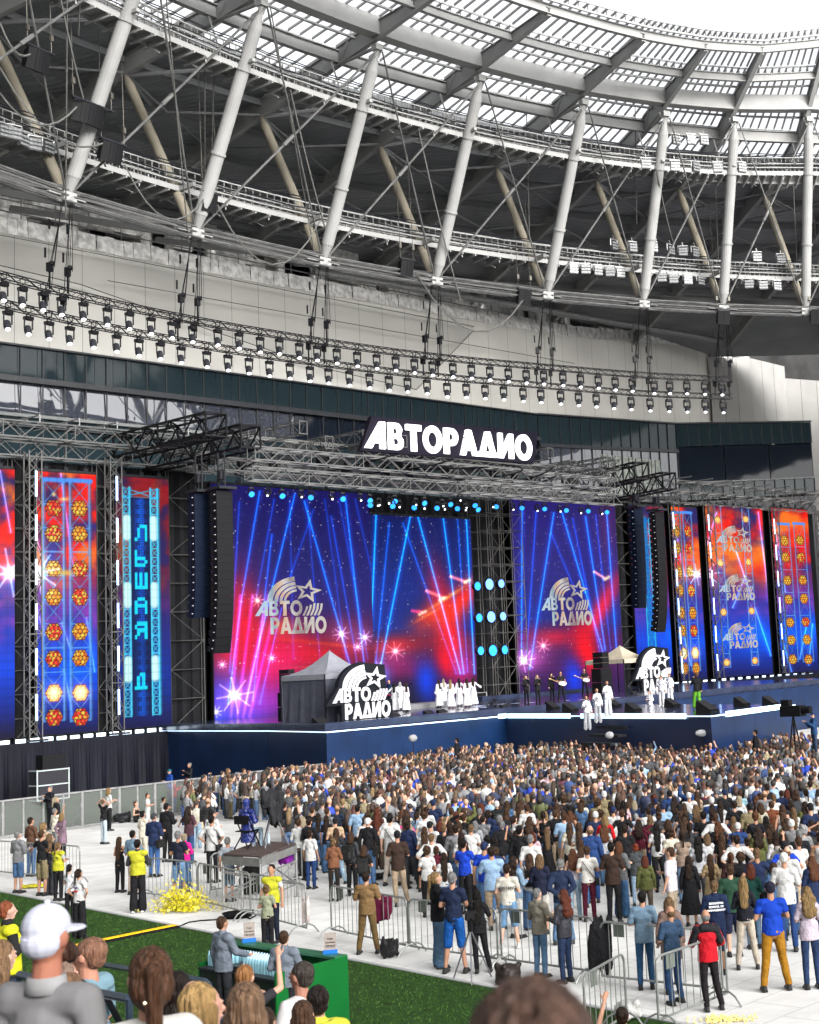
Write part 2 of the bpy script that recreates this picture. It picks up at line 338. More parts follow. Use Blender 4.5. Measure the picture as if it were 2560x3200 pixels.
# masts, back struts, braces
def tubepart(name, a, b, r, m, n=12, r2=None):
    mb = MB(); mb.tube(a, b, r, r2, n=n); return mb.build(name, m, roof, smooth=False)
for i, a in enumerate(ANG):
    N = ring(70, HN, a); T = ring(64.3, 41.3, a); Bk = ring(75.9, 40.7, a)
    d = (T-N).normalized(); mb = MB()
    mb.tube(N+d*.1, N+d*1.1, .16, .34, n=14); mb.tube(N+d*1.1, T-d*1.2, .36, n=16); mb.tube(T-d*1.2, T-d*.35, .36, .17, n=14); mb.tube(T-d*.5, T, .12, n=8)
    for k in (.35, .72): mb.tube(N.lerp(T, k), N.lerp(T, k)+d*.12, .42, n=16)
    c = mb.build('mast', M_STEEL, roof, smooth=False)
    gs = MB(); x = Vector((-math.sin(rad(a)), math.cos(rad(a)), 0))
    for s_ in (-.12, .12): gs.add([T+x*s_+v for v in (Vector((0, 0, -.5)), Vector((.3, 0, .3)), Vector((-.3, 0, .3)))], [(0, 1, 2)])
    gs.box(T+Vector((0, 0, .15)), (.5, .5, .35), rad(a)); gs.build('pin_joint', M_STEEL, c)
    mb = MB(); d = (Bk-N).normalized(); mb.tube(N+d*.1, N+d*1, .12, .26, n=12); mb.tube(N+d*1, Bk-d*.8, .27, n=14); mb.tube(Bk-d*.8, Bk, .27, .12, n=12); mb.build('back_strut', M_BEIGE, roof)
    mb = MB(); X = ring(67.9, 41.6, a); mb.tube(T+Vector((0, 0, .2)), X, .11, n=8)
    mb.tube(ring(66, 43.9, a), ring(67.5, 41.9, a), .14, n=8); mb.build('roof_brace', M_STEEL, roof)
    # cast node with clevises
    mb = MB(); mb.box(N, (.55, .8, .5), rad(a)); mb.ball(N, .38, 10, 6)
    t = Vector((-math.sin(rad(a)), math.cos(rad(a)), 0))
    for s_ in (-1, 1):
        for z_ in (-.28, .05, .3): mb.bar(N+t*.35*s_+Vector((0, 0, z_)), N+t*1.15*s_+Vector((0, 0, z_)), .16, .10)
    mb.build('cable_node', M_STEEL, roof)
    # bracing under the dark roof
    mb = MB()
    if i+1 < len(ANG):
        b = ANG[i+1]; md = (a+b)/2
        for q in (76, 83.5): mb.tube(ring(q, roofprof(q)+.2, a), ring(q+6, roofprof(q+6)+.5, b), .08, n=6); mb.tube(ring(q+6, roofprof(q+6)+.5, a), ring(q, roofprof(q)+.2, b), .08, n=6)
        mb.tube(Bk, ring(72.5, roofprof(72.5)+.5, md), .13, n=6); mb.tube(Bk, ring(79.5, roofprof(79.5)+.5, md), .13, n=6)
        mb.build('roof_brace', mat('brace_grey', (.17, .172, .175), .55), roof)
# tension ring cables, x-cables between masts
mb = MB()
for i in range(len(ANG)-1):
    N0, N1 = ring(70, HN, ANG[i]), ring(70, HN, ANG[i+1]); u = (N0-RC); u.z = 0; u.normalize()
    for kx, kz in ((-.28, .3), (0, .3), (.28, .3), (-.28, .02), (.28, .02), (-.28, -.28), (0, -.28), (.28, -.28)):
        o = u*kx+Vector((0, 0, kz)); mb.tube(N0+o, N1+o, .055, n=6)
mb.build('ring_cable', M_CABL2, roof)
for i in range(len(ANG)-1):
    N0, N1 = ring(70, HN, ANG[i]), ring(70, HN, ANG[i+1]); T0, T1 = ring(64.3, 41.2, ANG[i]), ring(64.3, 41.2, ANG[i+1])
    mb = MB(); mb.tube(N0, T1, .07, n=6); mb.tube(T0+Vector((.3, 0, 0)), N1, .055, n=6)
    m_ = (N0+T1)/2; mb.tube(m_-(T1-N0).normalized()*.4, m_+(T1-N0).normalized()*.4, .12, n=8)
    mb.build('bracing_cable', M_CABL2, roof)
    mb = MB(); p = ring(70, HN, ANG[i]); q = ring(80, 33.5, (ANG[i]+ANG[i+1])/2)         # dark girders behind the nodes
    mb.bar(p+Vector((0, 0, .4)), ring(88, 35.6, ANG[i]+7), .2, .38); mb.build('tie_girder', mat('dark_grey_steel', (.09, .09, .09), .5), roof)
# ---- catwalks
def catwalk(name, r, z, label, width, rz=None, trough=True):
    cw = empty(name, label, 'catwalk', (RC.x, RC.y, 0)); dk = MB(); rl = MB(); br = dk
    for i in range(len(ANG)-1):
        n = 9
        for j in range(n):
            a0 = ANG[i]+(ANG[i+1]-ANG[i])*j/n; a1 = ANG[i]+(ANG[i+1]-ANG[i])*(j+1)/n
            for rr in (r, r+width):
                p, q = ring(rr, z, a0), ring(rr, z, a1)
                dk.bar(p, q, .09, .30)                                   # stringer
                for k, h in enumerate((.45, .8, 1.15)): rl.bar(p+Vector((0, 0, h)), q+Vector((0, 0, h)), .05)
                rl.bar(p, p+Vector((0, 0, 1.18)), .06)
                m_ = (p+q)/2; rl.bar(m_, m_+Vector((0, 0, 1.15)), .04)
            p0, p1, p2, p3 = ring(r, z+.05, a0), ring(r+width, z+.05, a0), ring(r+width, z+.05, a1), ring(r, z+.05, a1)
            dk.quad(p0, p1, p2, p3); dk.bar(ring(r, z-.1, a0), ring(r+width, z-.1, a0), .08, .18)
            br.bar(ring(r-.25, z-.3, a0), ring(r+width+.25, z-.3, a0), .08, .1)
            if trough:
                for k, h in enumerate((.3, .55, .95)):
                    p, q = ring(r-.22-.1*k, z+h, a0), ring(r-.22-.1*k, z+h, a1); rl.bar(p, q, .05 if k else .12, .05)
            if j % 3 == 0: br.bar(ring(r-.1, z-.2, a0), ring(r-.1, z-.55, a0), .06); br.bar(ring(r+width, z-.15, a0), ring(r+.3*width, z-.75, a0), .05)
    dk.build('walkway_deck', M_STEEL, cw); rl.build('railing', M_STEEL, cw);
    if trough:
        ct = MB()
        for i in range(len(ANG)-1):
            for k, (h, off) in enumerate(((.42, .3), (.62, .4), (1.05, .5), (1.2, .45))): ct.path([ring(r-off, z+h+.05*math.sin(j*2.1+k), ANG[i]+(ANG[i+1]-ANG[i])*j/6) for j in range(7)], .035, 4)
        ct.build('cable_run', M_DARK, cw)
    for a in ANG:
        s_ = MB(); 
        if r < 70: s_.bar(ring(r+width, z+.1, a), ring(r-.9, z+.2, a), .2, .2); s_.bar(ring(r+width, z, a), ring(67.9, 41.8, a+.5), .09)
        else: s_.bar(ring(r-1.2, z, a), ring(r+width+.3, z, a), .2, .25)
        s_.build('bracket', M_STEEL, cw)
    return cw
catwalk('roof_catwalk', 65.9, 38.3, 'upper white steel catwalk with railings round the roof, level with mast tops', 1.3)
catwalk('roof_catwalk', 71.2, 32.8, 'lower white steel catwalk with railings and cable trays behind the slanted masts', 1.5)
# ---- floodlights on the catwalks
def flood_proto():
    r = empty('floodlight', 'x', 'floodlight'); k = []
    b = MB(); b.box((0, 0, 0), (.62, .16, .62))
    for i in range(3): b.box((0, -.10, -.2+.2*i), (.64, .05, .16))
    k.append((b.build('lamp_housing', mat('floodlight_grey', (.08, .083, .083), .4, .3), r, local=True), []))
    c = MB(); 
    for i in range(3):
        for j in range(3): c.box((-.2+.2*j, -.135, -.2+.2*i), (.17, .02, .12))
    k.append((c.build('lens', mat('floodlight_lens', (.15, .155, .16), .25, nscale=8, namp=.3), r, local=True), []))
    d = MB(); d.bar((-.36, 0, 0), (-.36, 0, .45), .05); d.bar((.36, 0, 0), (.36, 0, .45), .05); d.bar((-.36, 0, .45), (.36, 0, .45), .05); d.bar((0, 0, .45), (0, .1, .75), .06)
    k.append((d.build('yoke', M_GALV, r, local=True), [])); return r, k
fr, fk = flood_proto(); first = True
FL = [(z4_[0], z4_[1], k_) for z4_, k_ in [((x, y), 'd') for x, y in ((14, 412), (45, 418), (72, 440), (108, 452), (150, 462))]+[((1280+x*.742, 700+y*.742), 'd') for x, y in ((690, 190), (742, 192), (793, 198), (845, 203), (888, 208), (1063, 226), (1112, 232), (1172, 236), (1226, 240), (1430, 254), (1490, 258), (1548, 262))]+[((1280+x*.742, 700+y*.742), 'u') for x, y in ((862, 92), (940, 100), (1026, 100), (1100, 112), (1152, 118), (1203, 122), (1464, 142), (1566, 150))]+[((1280+x*.742, y*.742), 'D') for x, y in ((996, 692), (1118, 702), (1205, 706), (1298, 708), (1400, 708))]+[((1280+x*.742, y*.742), 'U') for x, y in ((1122, 590), (1186, 590), (1240, 592))]]
def atr(x, y, r):
    "point where the sight line meets the cylinder of radius r round the roof centre (far side)"
    d = ray(x, y); dx, dy = d.x, d.y; ox, oy = -RC.x, -RC.y; A = dx*dx+dy*dy; B2 = ox*dx+oy*dy; C = ox*ox+oy*oy-r*r; t = (-B2+math.sqrt(B2*B2-A*C))/A
    return Vector((0, 0, CAMZ))+d*t
grp = 'floodlights mounted along the two catwalks'
cnt = {}
for x, y, k in FL:
    p = atr(x, y, 70.8 if k in 'du' else 64.9+(1.5 if k == 'U' else 0)); cnt[k] = cnt.get(k, 0)+1
    where = {'d': 'hanging under the lower catwalk', 'u': 'standing on the lower catwalk railing', 'D': 'hanging under the upper catwalk', 'U': 'standing above the upper catwalk'}[k]
    lab = f'grey square floodlight {where}, {ordinal(cnt[k]-1)} from the left'
    rz = math.atan2(RC.y-p.y, RC.x-p.x)+math.pi/2+R.uniform(-.4, .4)
    if first: fr.location = p; fr.rotation_euler = (0, 0, rz); fr['label'] = lab; fr['group'] = grp; first = False
    else: o = tree_copy(fr, fk, p, rz, lab, grp)
# ---- loudspeaker clusters under the roof (fans of cabinets)
def cluster(x, y, depth_r, n, label, tilt=.25, cw=.55):
    p = atr(x, y, depth_r); r = empty('loudspeaker_cluster', label, 'loudspeaker', p, math.atan2(RC.y-p.y, RC.x-p.x)+math.pi/2, 'loudspeakers hanging under the roof')
    M = Matrix.Rotation(tilt, 3, 'X')
    for i in range(n):
        a = (i-(n-1)/2)*.28; c, s_ = math.cos(a), math.sin(a); mb = MB(); Rz = Matrix.Rotation(a, 3, 'Z')
        mb.add([M@(Rz@Vector(v)+Vector((0, 1.35, 0))) for v in ((-.27, -1.45, -.5), (.27, -1.45, -.5), (.16, -.75, -.38), (-.16, -.75, -.38), (-.27, -1.45, .5), (.27, -1.45, .5), (.16, -.75, .38), (-.16, -.75, .38))], [(0, 3, 2, 1), (4, 5, 6, 7), (0, 1, 5, 4), (1, 2, 6, 5), (2, 3, 7, 6), (3, 0, 4, 7)])
        mb.build('speaker_cabinet', mat('speaker_grille', (.008, .008, .009), .65, nscale=60, namp=.5), r, local=True)
    fr_ = MB(); 
    for s_ in (-1, 1): fr_.bar(M@Vector((s_*.3*n*.8, .1, .55)), M@Vector((s_*.3*n*.5, .5, .6)), .07); 
    fr_.bar(M@Vector((-.27*n, 0, .56)), M@Vector((.27*n, 0, .56)), .08); fr_.bar(M@Vector((-.2*n, .4, .56)), M@Vector((.2*n, .4, .56)), .08); fr_.build('hanging_frame', M_DARK, r, local=True)
    ch = MB(); 
    for s_ in (-1, 1): q = Vector((s_*.24*n, .1, .56)); ch.tube(M@q, M@q+Vector((0, .2, 7)), .022, n=4); ch.box(M@q+Vector((0, 0, .8)), (.16, .12, .3))
    ch.build('hoist_chain', mat('hoist_chain_grey', (.06, .055, .045), .5, .4, nscale=.9, namp=.6), r, local=True)
cluster(122, 190, 67, 3, 'black fan shaped loudspeaker hanging at the top left under the roof')
cluster(288, 360, 67.5, 5, 'wide black fan shaped loudspeaker cluster in front of the leftmost mast')
cluster(352, 478, 68, 3, 'black loudspeaker hanging just above the lower catwalk railing, second mast gap')
cluster(655, 634, 69, 2, 'small black loudspeaker hanging beside the foot of the second mast')
cluster(1272, 838, 69.5, 2, 'small black loudspeaker hanging left of the fourth mast foot')
cluster(1640, 930, 69.5, 2, 'small black loudspeaker hanging left of the fifth mast foot')
cluster(2262, 992, 69.5, 2, 'black loudspeaker box hanging below the seventh mast foot')
cluster(2552, 990, 69.5, 2, 'black loudspeaker at the right picture edge below the last mast')
# ---- hanging cables
hc = MB()
for (x0, y0, x1, y1, ra, rb, sag) in ((520, 0, 590, 760, 64, 70, 0), (845, 22, 985, 800, 64.3, 70, 0), (1195, 165, 1340, 800, 64.3, 70, 0), (210, 0, 205, 680, 66, 70, 0), (640, 160, 640, 560, 67, 70.5, 0), (670, 160, 660, 560, 67, 70.5, 0), (250, 0, 245, 110, 66, 67, 0), (1645, 300, 1655, 760, 68, 70.5, 0), (1985, 330, 1990, 700, 68, 70.5, 0), (2235, 540, 2245, 820, 68, 70.5, 0), (2480, 580, 2490, 820, 68, 70.5, 0), (190, 0, 330, 520, 66, 70, .8), (0, 70, 120, 140, 67, 67, 1), (0, 290, 240, 335, 67.5, 67.5, 1.2), (0, 210, 330, 445, 68, 68, 1.5), (390, 515, 640, 615, 68, 69, 2), (680, 640, 1000, 690, 69, 69, 3), (1300, 850, 1640, 930, 69.5, 69.5, 3), (905, 270, 1040, 790, 66, 70, .5), (1305, 390, 1440, 940, 66, 70, .5), (2050, 525, 2105, 760, 66, 70, .4)):
    a, b = atr(x0, y0, ra), atr(x1, y1, rb); pts = []
    for i in range(9): t = i/8; p = a.lerp(b, t); p.z -= sag*4*t*(1-t); pts.append(p)
    hc.path(pts, .035 if sag == 0 else .05, 4)
hc.build('hanging_cable', M_CABLE, roof)
# ================================================================ BUILDING BEHIND THE STAGE
WO, WZ = 10., 35.5
hall = empty('stadium_hall', 'grey panelled wall with foil wrapped ducts and dark glass office front behind the stage', 'building', W(0, WO, 0), WROT)
def pz(a, b): return [(tuple(p)+(0.,)*(3-len(p)), tuple(q)+(0.,)*(3-len(q))) for p, q in zip(a, b)]
def EZU(z): return Vector((0, 0, z))
# panel wall with vertical joints: polyline in (s, o, rise)
wl = [(-40, 9.8), (25, 10.), (59.3, 10., .5), (63.5, 10., .8), (78.5, 10., 2.1), (82.5, 10., 2.5)]
mw = mat('grey_wall_panel', (.56, .55, .515), .75, nscale=.25, namp=.06)
def wallmesh(pts, z0, z1, step, m, name, gap=.03, prop=None, off=0):
    mb = MB()
    for (s0, o0, e0), (s1, o1, e1) in pz(pts[:-1], pts[1:]):
        L_ = math.hypot(s1-s0, o1-o0); n = max(1, int(round(L_/step)))
        for i in range(n):
            a = i/n+gap/L_/2; b = (i+1)/n-gap/L_/2
            p, q = W(s0+(s1-s0)*a, o0+(o1-o0)*a+off), W(s0+(s1-s0)*b, o0+(o1-o0)*b+off)
            mb.quad(p+Vector((0, 0, z0)), q+Vector((0, 0, z0)), q+Vector((0, 0, z1+e0+(e1-e0)*b)), p+Vector((0, 0, z1+e0+(e1-e0)*a)))
    return mb.build(name, m, prop or hall)
wallmesh(wl, 20, WZ, 2.4, mw, 'wall_panel')
wallmesh(wl, 0, WZ-.1, 12, mat('wall_joint_dark', (.10, .10, .10), .8), 'wall_core', 0, off=.06)
# right hand stepped blocks
b2 = MB(); e0 = W(82.5, 3.2); ed = W(83.5, 9); e1 = W(90, 4.5); e2 = W(97, -1)
def blk(pts, z1, name='wall_block'):
    mb = MB(); 
    for p, q in zip(pts[:-1], pts[1:]): mb.quad(Vector((p.x, p.y, 0)), Vector((q.x, q.y, 0)), Vector((q.x, q.y, z1)), Vector((p.x, p.y, z1)))
    mb.build(name, mw, hall)
def pw_(x, y, o): s, z = onW(x, y, o); return s, o, z
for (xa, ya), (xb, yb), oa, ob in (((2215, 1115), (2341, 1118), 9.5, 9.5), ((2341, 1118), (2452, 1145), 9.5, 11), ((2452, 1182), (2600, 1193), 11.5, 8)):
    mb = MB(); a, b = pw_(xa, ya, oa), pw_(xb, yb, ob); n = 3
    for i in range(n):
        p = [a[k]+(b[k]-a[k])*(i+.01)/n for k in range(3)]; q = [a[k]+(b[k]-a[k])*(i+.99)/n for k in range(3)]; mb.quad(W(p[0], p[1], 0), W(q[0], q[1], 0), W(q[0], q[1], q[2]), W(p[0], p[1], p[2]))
    mb.build('wall_block', mat('wall_grey_shaded', (.25, .245, .235), .8, nscale=.4, namp=.08), hall)  # wall grey darkened in the colour, standing in for roof shade on these blocks
# foil insulation band on top of the wall
mfoil = mat('foil_insulation', (.80, .79, .77), .3, .35, nscale=2.2, namp=.4, bump=1., bscale=3.5)
nn, ll, bb = nodes(mfoil)
bd = MB()
rs = np.random.RandomState(5)
for (s0, o0, e0), (s1, o1, e1) in pz(wl[:-1], wl[1:]):
    n = max(2, int(math.hypot(s1-s0, o1-o0)/.7)); 
    for i in range(n):
        a, b = i/n, (i+1)/n; p, q = W(s0+(s1-s0)*a, o0+(o1-o0)*a), W(s0+(s1-s0)*b, o0+(o1-o0)*b)
        p = p+EZU(e0+(e1-e0)*a); q = q+EZU(e0+(e1-e0)*b); h = 1.0+rs.uniform(-.05, .05); d_ = -.12+rs.uniform(-.05, .05); u = Vector((NX, NY, 0))
        bd.add([p+u*d_+Vector((0, 0, WZ-.15)), q+u*d_+Vector((0, 0, WZ-.15+rs.uniform(-.05, .05))), q+u*(d_+.1)+Vector((0, 0, WZ+h)), p+u*(d_+.05)+Vector((0, 0, WZ+h)), p+u*1.5+Vector((0, 0, WZ+h)), q+u*1.5+Vector((0, 0, WZ+h))], [(0, 1, 2, 3), (3, 2, 5, 4)])
bd.build('foil_band', mfoil, hall)
# ducts and technical gallery above
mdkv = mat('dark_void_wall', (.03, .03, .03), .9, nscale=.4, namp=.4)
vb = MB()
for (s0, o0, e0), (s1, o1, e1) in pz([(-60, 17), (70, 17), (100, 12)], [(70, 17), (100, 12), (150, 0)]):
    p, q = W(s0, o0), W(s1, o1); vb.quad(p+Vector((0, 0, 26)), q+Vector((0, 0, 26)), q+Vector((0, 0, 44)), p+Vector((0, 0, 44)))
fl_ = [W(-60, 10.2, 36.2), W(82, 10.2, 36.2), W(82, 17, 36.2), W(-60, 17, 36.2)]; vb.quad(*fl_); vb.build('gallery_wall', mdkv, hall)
for k in range(62):
    s = -38+k*2.05+R.uniform(-.8, .8); big = R.random()
    mb = MB(); o = R.uniform(11, 13.5); z0 = 36.4
    if big < .55:
        w_, h_ = R.uniform(1.2, 3.0), R.uniform(1.2, 3.6); mb.box(W(s, o, z0+h_/2+R.uniform(0, 1.1)), (w_, 1.2, h_), WROT)
    elif big < .8:
        rr = R.uniform(.5, .85); L_ = R.uniform(3, 6); mb.tube(W(s-L_/2, o, z0+1+rr), W(s+L_/2, o, z0+1+rr), rr, n=14)
        mb.tube(W(s+L_/2, o, z0+1+rr), W(s+L_/2+.3, o+1.2, z0+2.6+rr), rr, n=14)
    else:
        rr = R.uniform(.35, .6); mb.tube(W(s, o-.4, z0), W(s, o-.4, z0+3.4), rr, n=12)
    mb.build('foil_duct', mfoil, hall)
for k in range(10):
    mb = MB(); s = -34+k*12.5; mb.box(W(s, 13.5, 37.4), (1.5, 1.5, 3.6), WROT); mb.build('concrete_pier', mat('raw_concrete', (.17, .165, .155), .85, nscale=1, namp=.25), hall)
gp = MB()
for z in (37.1, 37.9, 38.6): gp.tube(W(-40, 10.6, z), W(82, 10.6, z), .05, n=5)
for k in range(50): gp.tube(W(-40+k*2.45, 10.6, 36.4), W(-40+k*2.45, 10.6, 38.9), .04, n=5)
gp.tube(W(30, 9.6, 37.0), W(78, 5.0, 37.0), .28, n=10)
gp.build('gallery_pipe', M_GALV, hall)
_cs = onW(2308, 1000, 12)[0]; cb = MB(); cb.tube(W(_cs, 12, 24), W(_cs, 12, 46), .95, n=28); cb.tube(W(_cs, 12, 40.5), W(_cs, 12, 41.5), 1.1, n=28); cb.build('column', mat('column_grey', (.36, .36, .36), .6, nscale=.5, namp=.1), hall, smooth=False)
# safety net slung along the wall
nt_ = MB(); prof = [(-30, 35.4), (-14, 33.8), (0, 34.2), (13, 33.6), (26, 32.0), (34, 31.3), (47, 35.0)]
low = [(-30, 33.9), (-14, 31.0), (0, 33.2), (10, 32.6), (20, 30.9), (30, 29.3), (40, 28.6), (47, 34.6)]
for (s0, z0), (s1, z1) in zip(low[:-1], low[1:]): nt_.tube(W(s0, 9.2, z0), W(s1, 9.2, z1), .035, n=4)
nt_.tube(W(-30, 9.2, 35.0), W(47, 9.2, 34.9), .03, n=4); nt_.tube(W(12, 9.2, 33.2), W(60, 9.2, 33.2), .03, n=4)
nt_.build('net_rope', M_CABLE, hall)
mnet = bpy.data.materials.new('fine_net'); mnet.use_nodes = True; q = mnet.node_tree; q.nodes.clear()
o_ = q.nodes.new('ShaderNodeOutputMaterial'); tr = q.nodes.new('ShaderNodeBsdfTransparent'); df = q.nodes.new('ShaderNodeBsdfDiffuse'); df.inputs[0].default_value = (.12, .12, .11, 1); mx = q.nodes.new('ShaderNodeMixShader'); mx.inputs[0].default_value = .16
q.links.new(tr.outputs[0], mx.inputs[1]); q.links.new(df.outputs[0], mx.inputs[2]); q.links.new(mx.outputs[0], o_.inputs[0])
sn = MB(); lx = [s for s, z in low]; lz = [z for s, z in low]
for i in range(77):
    s0, s1 = -30+i, -29+i; z0, z1 = float(np.interp(s0, lx, lz)), float(np.interp(s1, lx, lz)); sn.quad(W(s0, 9.2, z0), W(s1, 9.2, z1), W(s1, 9.2, 35.), W(s0, 9.2, 35.))
sn.build('safety_net', mnet, hall)
# ---- dark glass front: bands, mullions
GO = 8.
def glassmat(name, base, rough, bs, bump=.03):
    m = mat(name, base, rough, 0., spec=.3); nn, ll, bb = nodes(m); bb.inputs['IOR'].default_value = 1.5
    tc = nn.new('ShaderNodeTexCoord'); n2 = nn.new('ShaderNodeTexNoise'); n2.inputs['Scale'].default_value = bs; n2.inputs['Detail'].default_value = 2; ll.new(tc.outputs['Object'], n2.inputs['Vector'])
    bp = nn.new('ShaderNodeBump'); bp.inputs['Strength'].default_value = bump*4; bp.inputs['Distance'].default_value = .1; ll.new(n2.outputs[0], bp.inputs['Height']); ll.new(bp.outputs[0], bb.inputs['Normal']); return m
mgt = glassmat('teal_spandrel_glass', (.012, .022, .027), .06, .35); mgd = glassmat('dark_blue_glass', (.006, .009, .015), .04, .25)
mgl = glassmat('clear_reflective_glass', (.04, .045, .06), .02, .3); mgl.node_tree.nodes['Principled BSDF'].inputs['IOR'].default_value = 3.0
GL = [(-34, GO), (53.2, GO)]
def band(pts, z0, z1, m, name, step, tilt=0., off=0.):
    mb = MB()
    for (s0, o0, e0), (s1, o1, e1) in pz(pts[:-1], pts[1:]):
        L_ = math.hypot(s1-s0, o1-o0); n = max(1, int(round(L_/step)))
        for i in range(n):
            a, b = (i+.012)/n, (i+.988)/n; jt = R.uniform(-.006, .006)
            lo = [(s0+(s1-s0)*t, o0+(o1-o0)*t+off) for t in (a, b)]; hi = [(x, y+tilt+jt) for x, y in lo]; za, zb = EZU(e0+(e1-e0)*a), EZU(e0+(e1-e0)*b)
            mb.quad(W(*lo[0], z0)+za, W(*lo[1], z0)+zb, W(*hi[1], z1)+zb, W(*hi[0], z1)+za)
    return mb.build(name, m, hall)
def mull(pts, z0, z1, step, off=-.06):
    mb = MB()
    for (s0, o0, e0), (s1, o1, e1) in pz(pts[:-1], pts[1:]):
        n = max(1, int(round(math.hypot(s1-s0, o1-o0)/step)))
        for i in range(n+1): t = i/n; zz = EZU(e0+(e1-e0)*t); mb.bar(W(s0+(s1-s0)*t, o0+(o1-o0)*t+off, z0)+zz, W(s0+(s1-s0)*t, o0+(o1-o0)*t+off, z1)+zz, .07, .07)
    return mb.build('mullion', mat('mullion_dark', (.03, .032, .035), .4, .3), hall)
def rail(pts, z, h, m, name, off=-.1, d=.3):
    mb = MB()
    for (s0, o0, e0), (s1, o1, e1) in pz(pts[:-1], pts[1:]): mb.bar(W(s0, o0+off, z+e0), W(s1, o1+off, z+e1), d, h)
    return mb.build(name, m, hall)
LB = mat('black_band', (.02, .022, .026), .35, nscale=2, namp=.2); LG = mat('grey_sill', (.16, .17, .17), .5)
band(GL, 25.55, 27.5, mgt, 'glass_pane', 1.35); rail(GL, 27.55, .12, LB, 'cornice'); rail(GL, 25.35, .36, LB, 'black_band', d=.5)
band([(-34, GO), (26.5, GO)], 23.25, 25.15, mgl, 'glass_pane', 1.55, tilt=.10); band([(26.5, GO), (53.2, GO)], 23.25, 25.15, mgd, 'glass_pane', 1.55, tilt=.10); rail(GL, 23.05, .22, LG, 'window_sill')
band(GL, 19.6, 22.9, mgt, 'glass_pane', 1.5, tilt=.0); rail(GL, 22.35, .08, LB, 'black_band')
mull(GL, 19.6, 27.5, 1.5); rail(GL, 19.4, .4, LB, 'black_band')
band(GL, 3, 19.2, mgd, 'glass_pane', 3.0)
G2 = [(53.2, GO, .3), (73.4, GO, 1.2)]; G3 = [(73.4, GO, 1.2), (90.4, 3.0, 2.2)]
# middle lower block and right end block
band(G2, 24.6, 27.2, mgt, 'glass_pane', 1.4); band(G2, 20.0, 24.4, mgl, 'glass_pane', 1.6); band(G2, 3, 19.7, mgd, 'glass_pane', 2.5); rail(G2, 27.3, .15, LB, 'cornice'); rail(G2, 24.5, .3, LB, 'black_band'); mull(G2, 20, 27.2, 1.4); rail(G2, 19.85, .3, LB, 'black_band')
band(G3, 25.0, 27.2, mgt, 'glass_pane', 1.4); band(G3, 21.4, 24.9, mgd, 'glass_pane', 6); band(G3, 19.6, 21.2, mgt, 'glass_pane', 1.4); band(G3, 3, 19.4, mgd, 'glass_pane', 3); rail(G3, 27.3, .15, LB, 'cornice'); rail(G3, 21.3, .15, LG, 'window_sill'); mull(G3, 25, 27.2, 1.4); mull(G3, 19.6, 21.2, 1.4)
ds = MB(); ds.quad(W(90.4, 3, 0), W(94, 10, 0), W(94, 10, 29.3), W(90.4, 3, 29.4)); ds.quad(W(53.3, GO, 3), W(53.3, 12, 3), W(53.3, 12, 27.5), W(53.3, GO, 27.5)); ds.quad(W(-34, 8.05, 27.52), W(53.2, 8.05, 27.52), W(53.2, 10, 27.52), W(-34, 10, 27.52)); ds.quad(W(53.2, 8, 27.6), W(73.4, 8, 28.5), W(90.4, 3, 29.4), W(94, 10, 29.4), W(53.2, 10, 27.6)); ds.build('flat_roof', LB, hall)
# blinds behind some middle windows
bl = MB()
for i in range(9): t0_, t1_ = .42+i*.05, .46+i*.05; bl.quad(*[W(53.2+20.2*t, GO-.05, z+.7) for t, z in ((t0_, 20.3), (t1_, 20.3), (t1_, 23.9), (t0_, 23.9))])
bl.build('window_blind', mat('window_blind', (.20, .22, .20), .7, nscale=2, namp=.3), hall)
lm = MB(); 
for s, z in ((38, 22.9), (40.5, 22.9), (43, 22.85), (47, 22.8)): lm.box(W(s, GO-.05, 23.42), (.9, .02, .12), WROT)
lm.build('lit_window_lamp', emitter('office_lamp', (1, .95, .7), .9), hall)
# the far stands and open side behind the viewer (seen only as reflections and as shade)
st = empty('seating_stand', 'dark opposite seating stand of the stadium, closing the bowl beyond the right edge', 'grandstand', (RC.x, RC.y, 0))
sb = MB()
for a0 in range(-150, 80, 10):
    for r0, z0, r1, z1 in ((80, 2, 104, 16), (104, 16, 105, 24)):
        sb.quad(*[Vector((RC.x+r*math.cos(rad(a)), RC.y+r*math.sin(rad(a)), z)) for r, a, z in ((r0, a0, z0), (r0, a0+10, z0), (r1, a0+10, z1), (r1, a0, z1))])
sb.build('seating_tier', mat('stand_dark_blue', (.05, .06, .09), .8, nscale=.7, namp=.4), st)
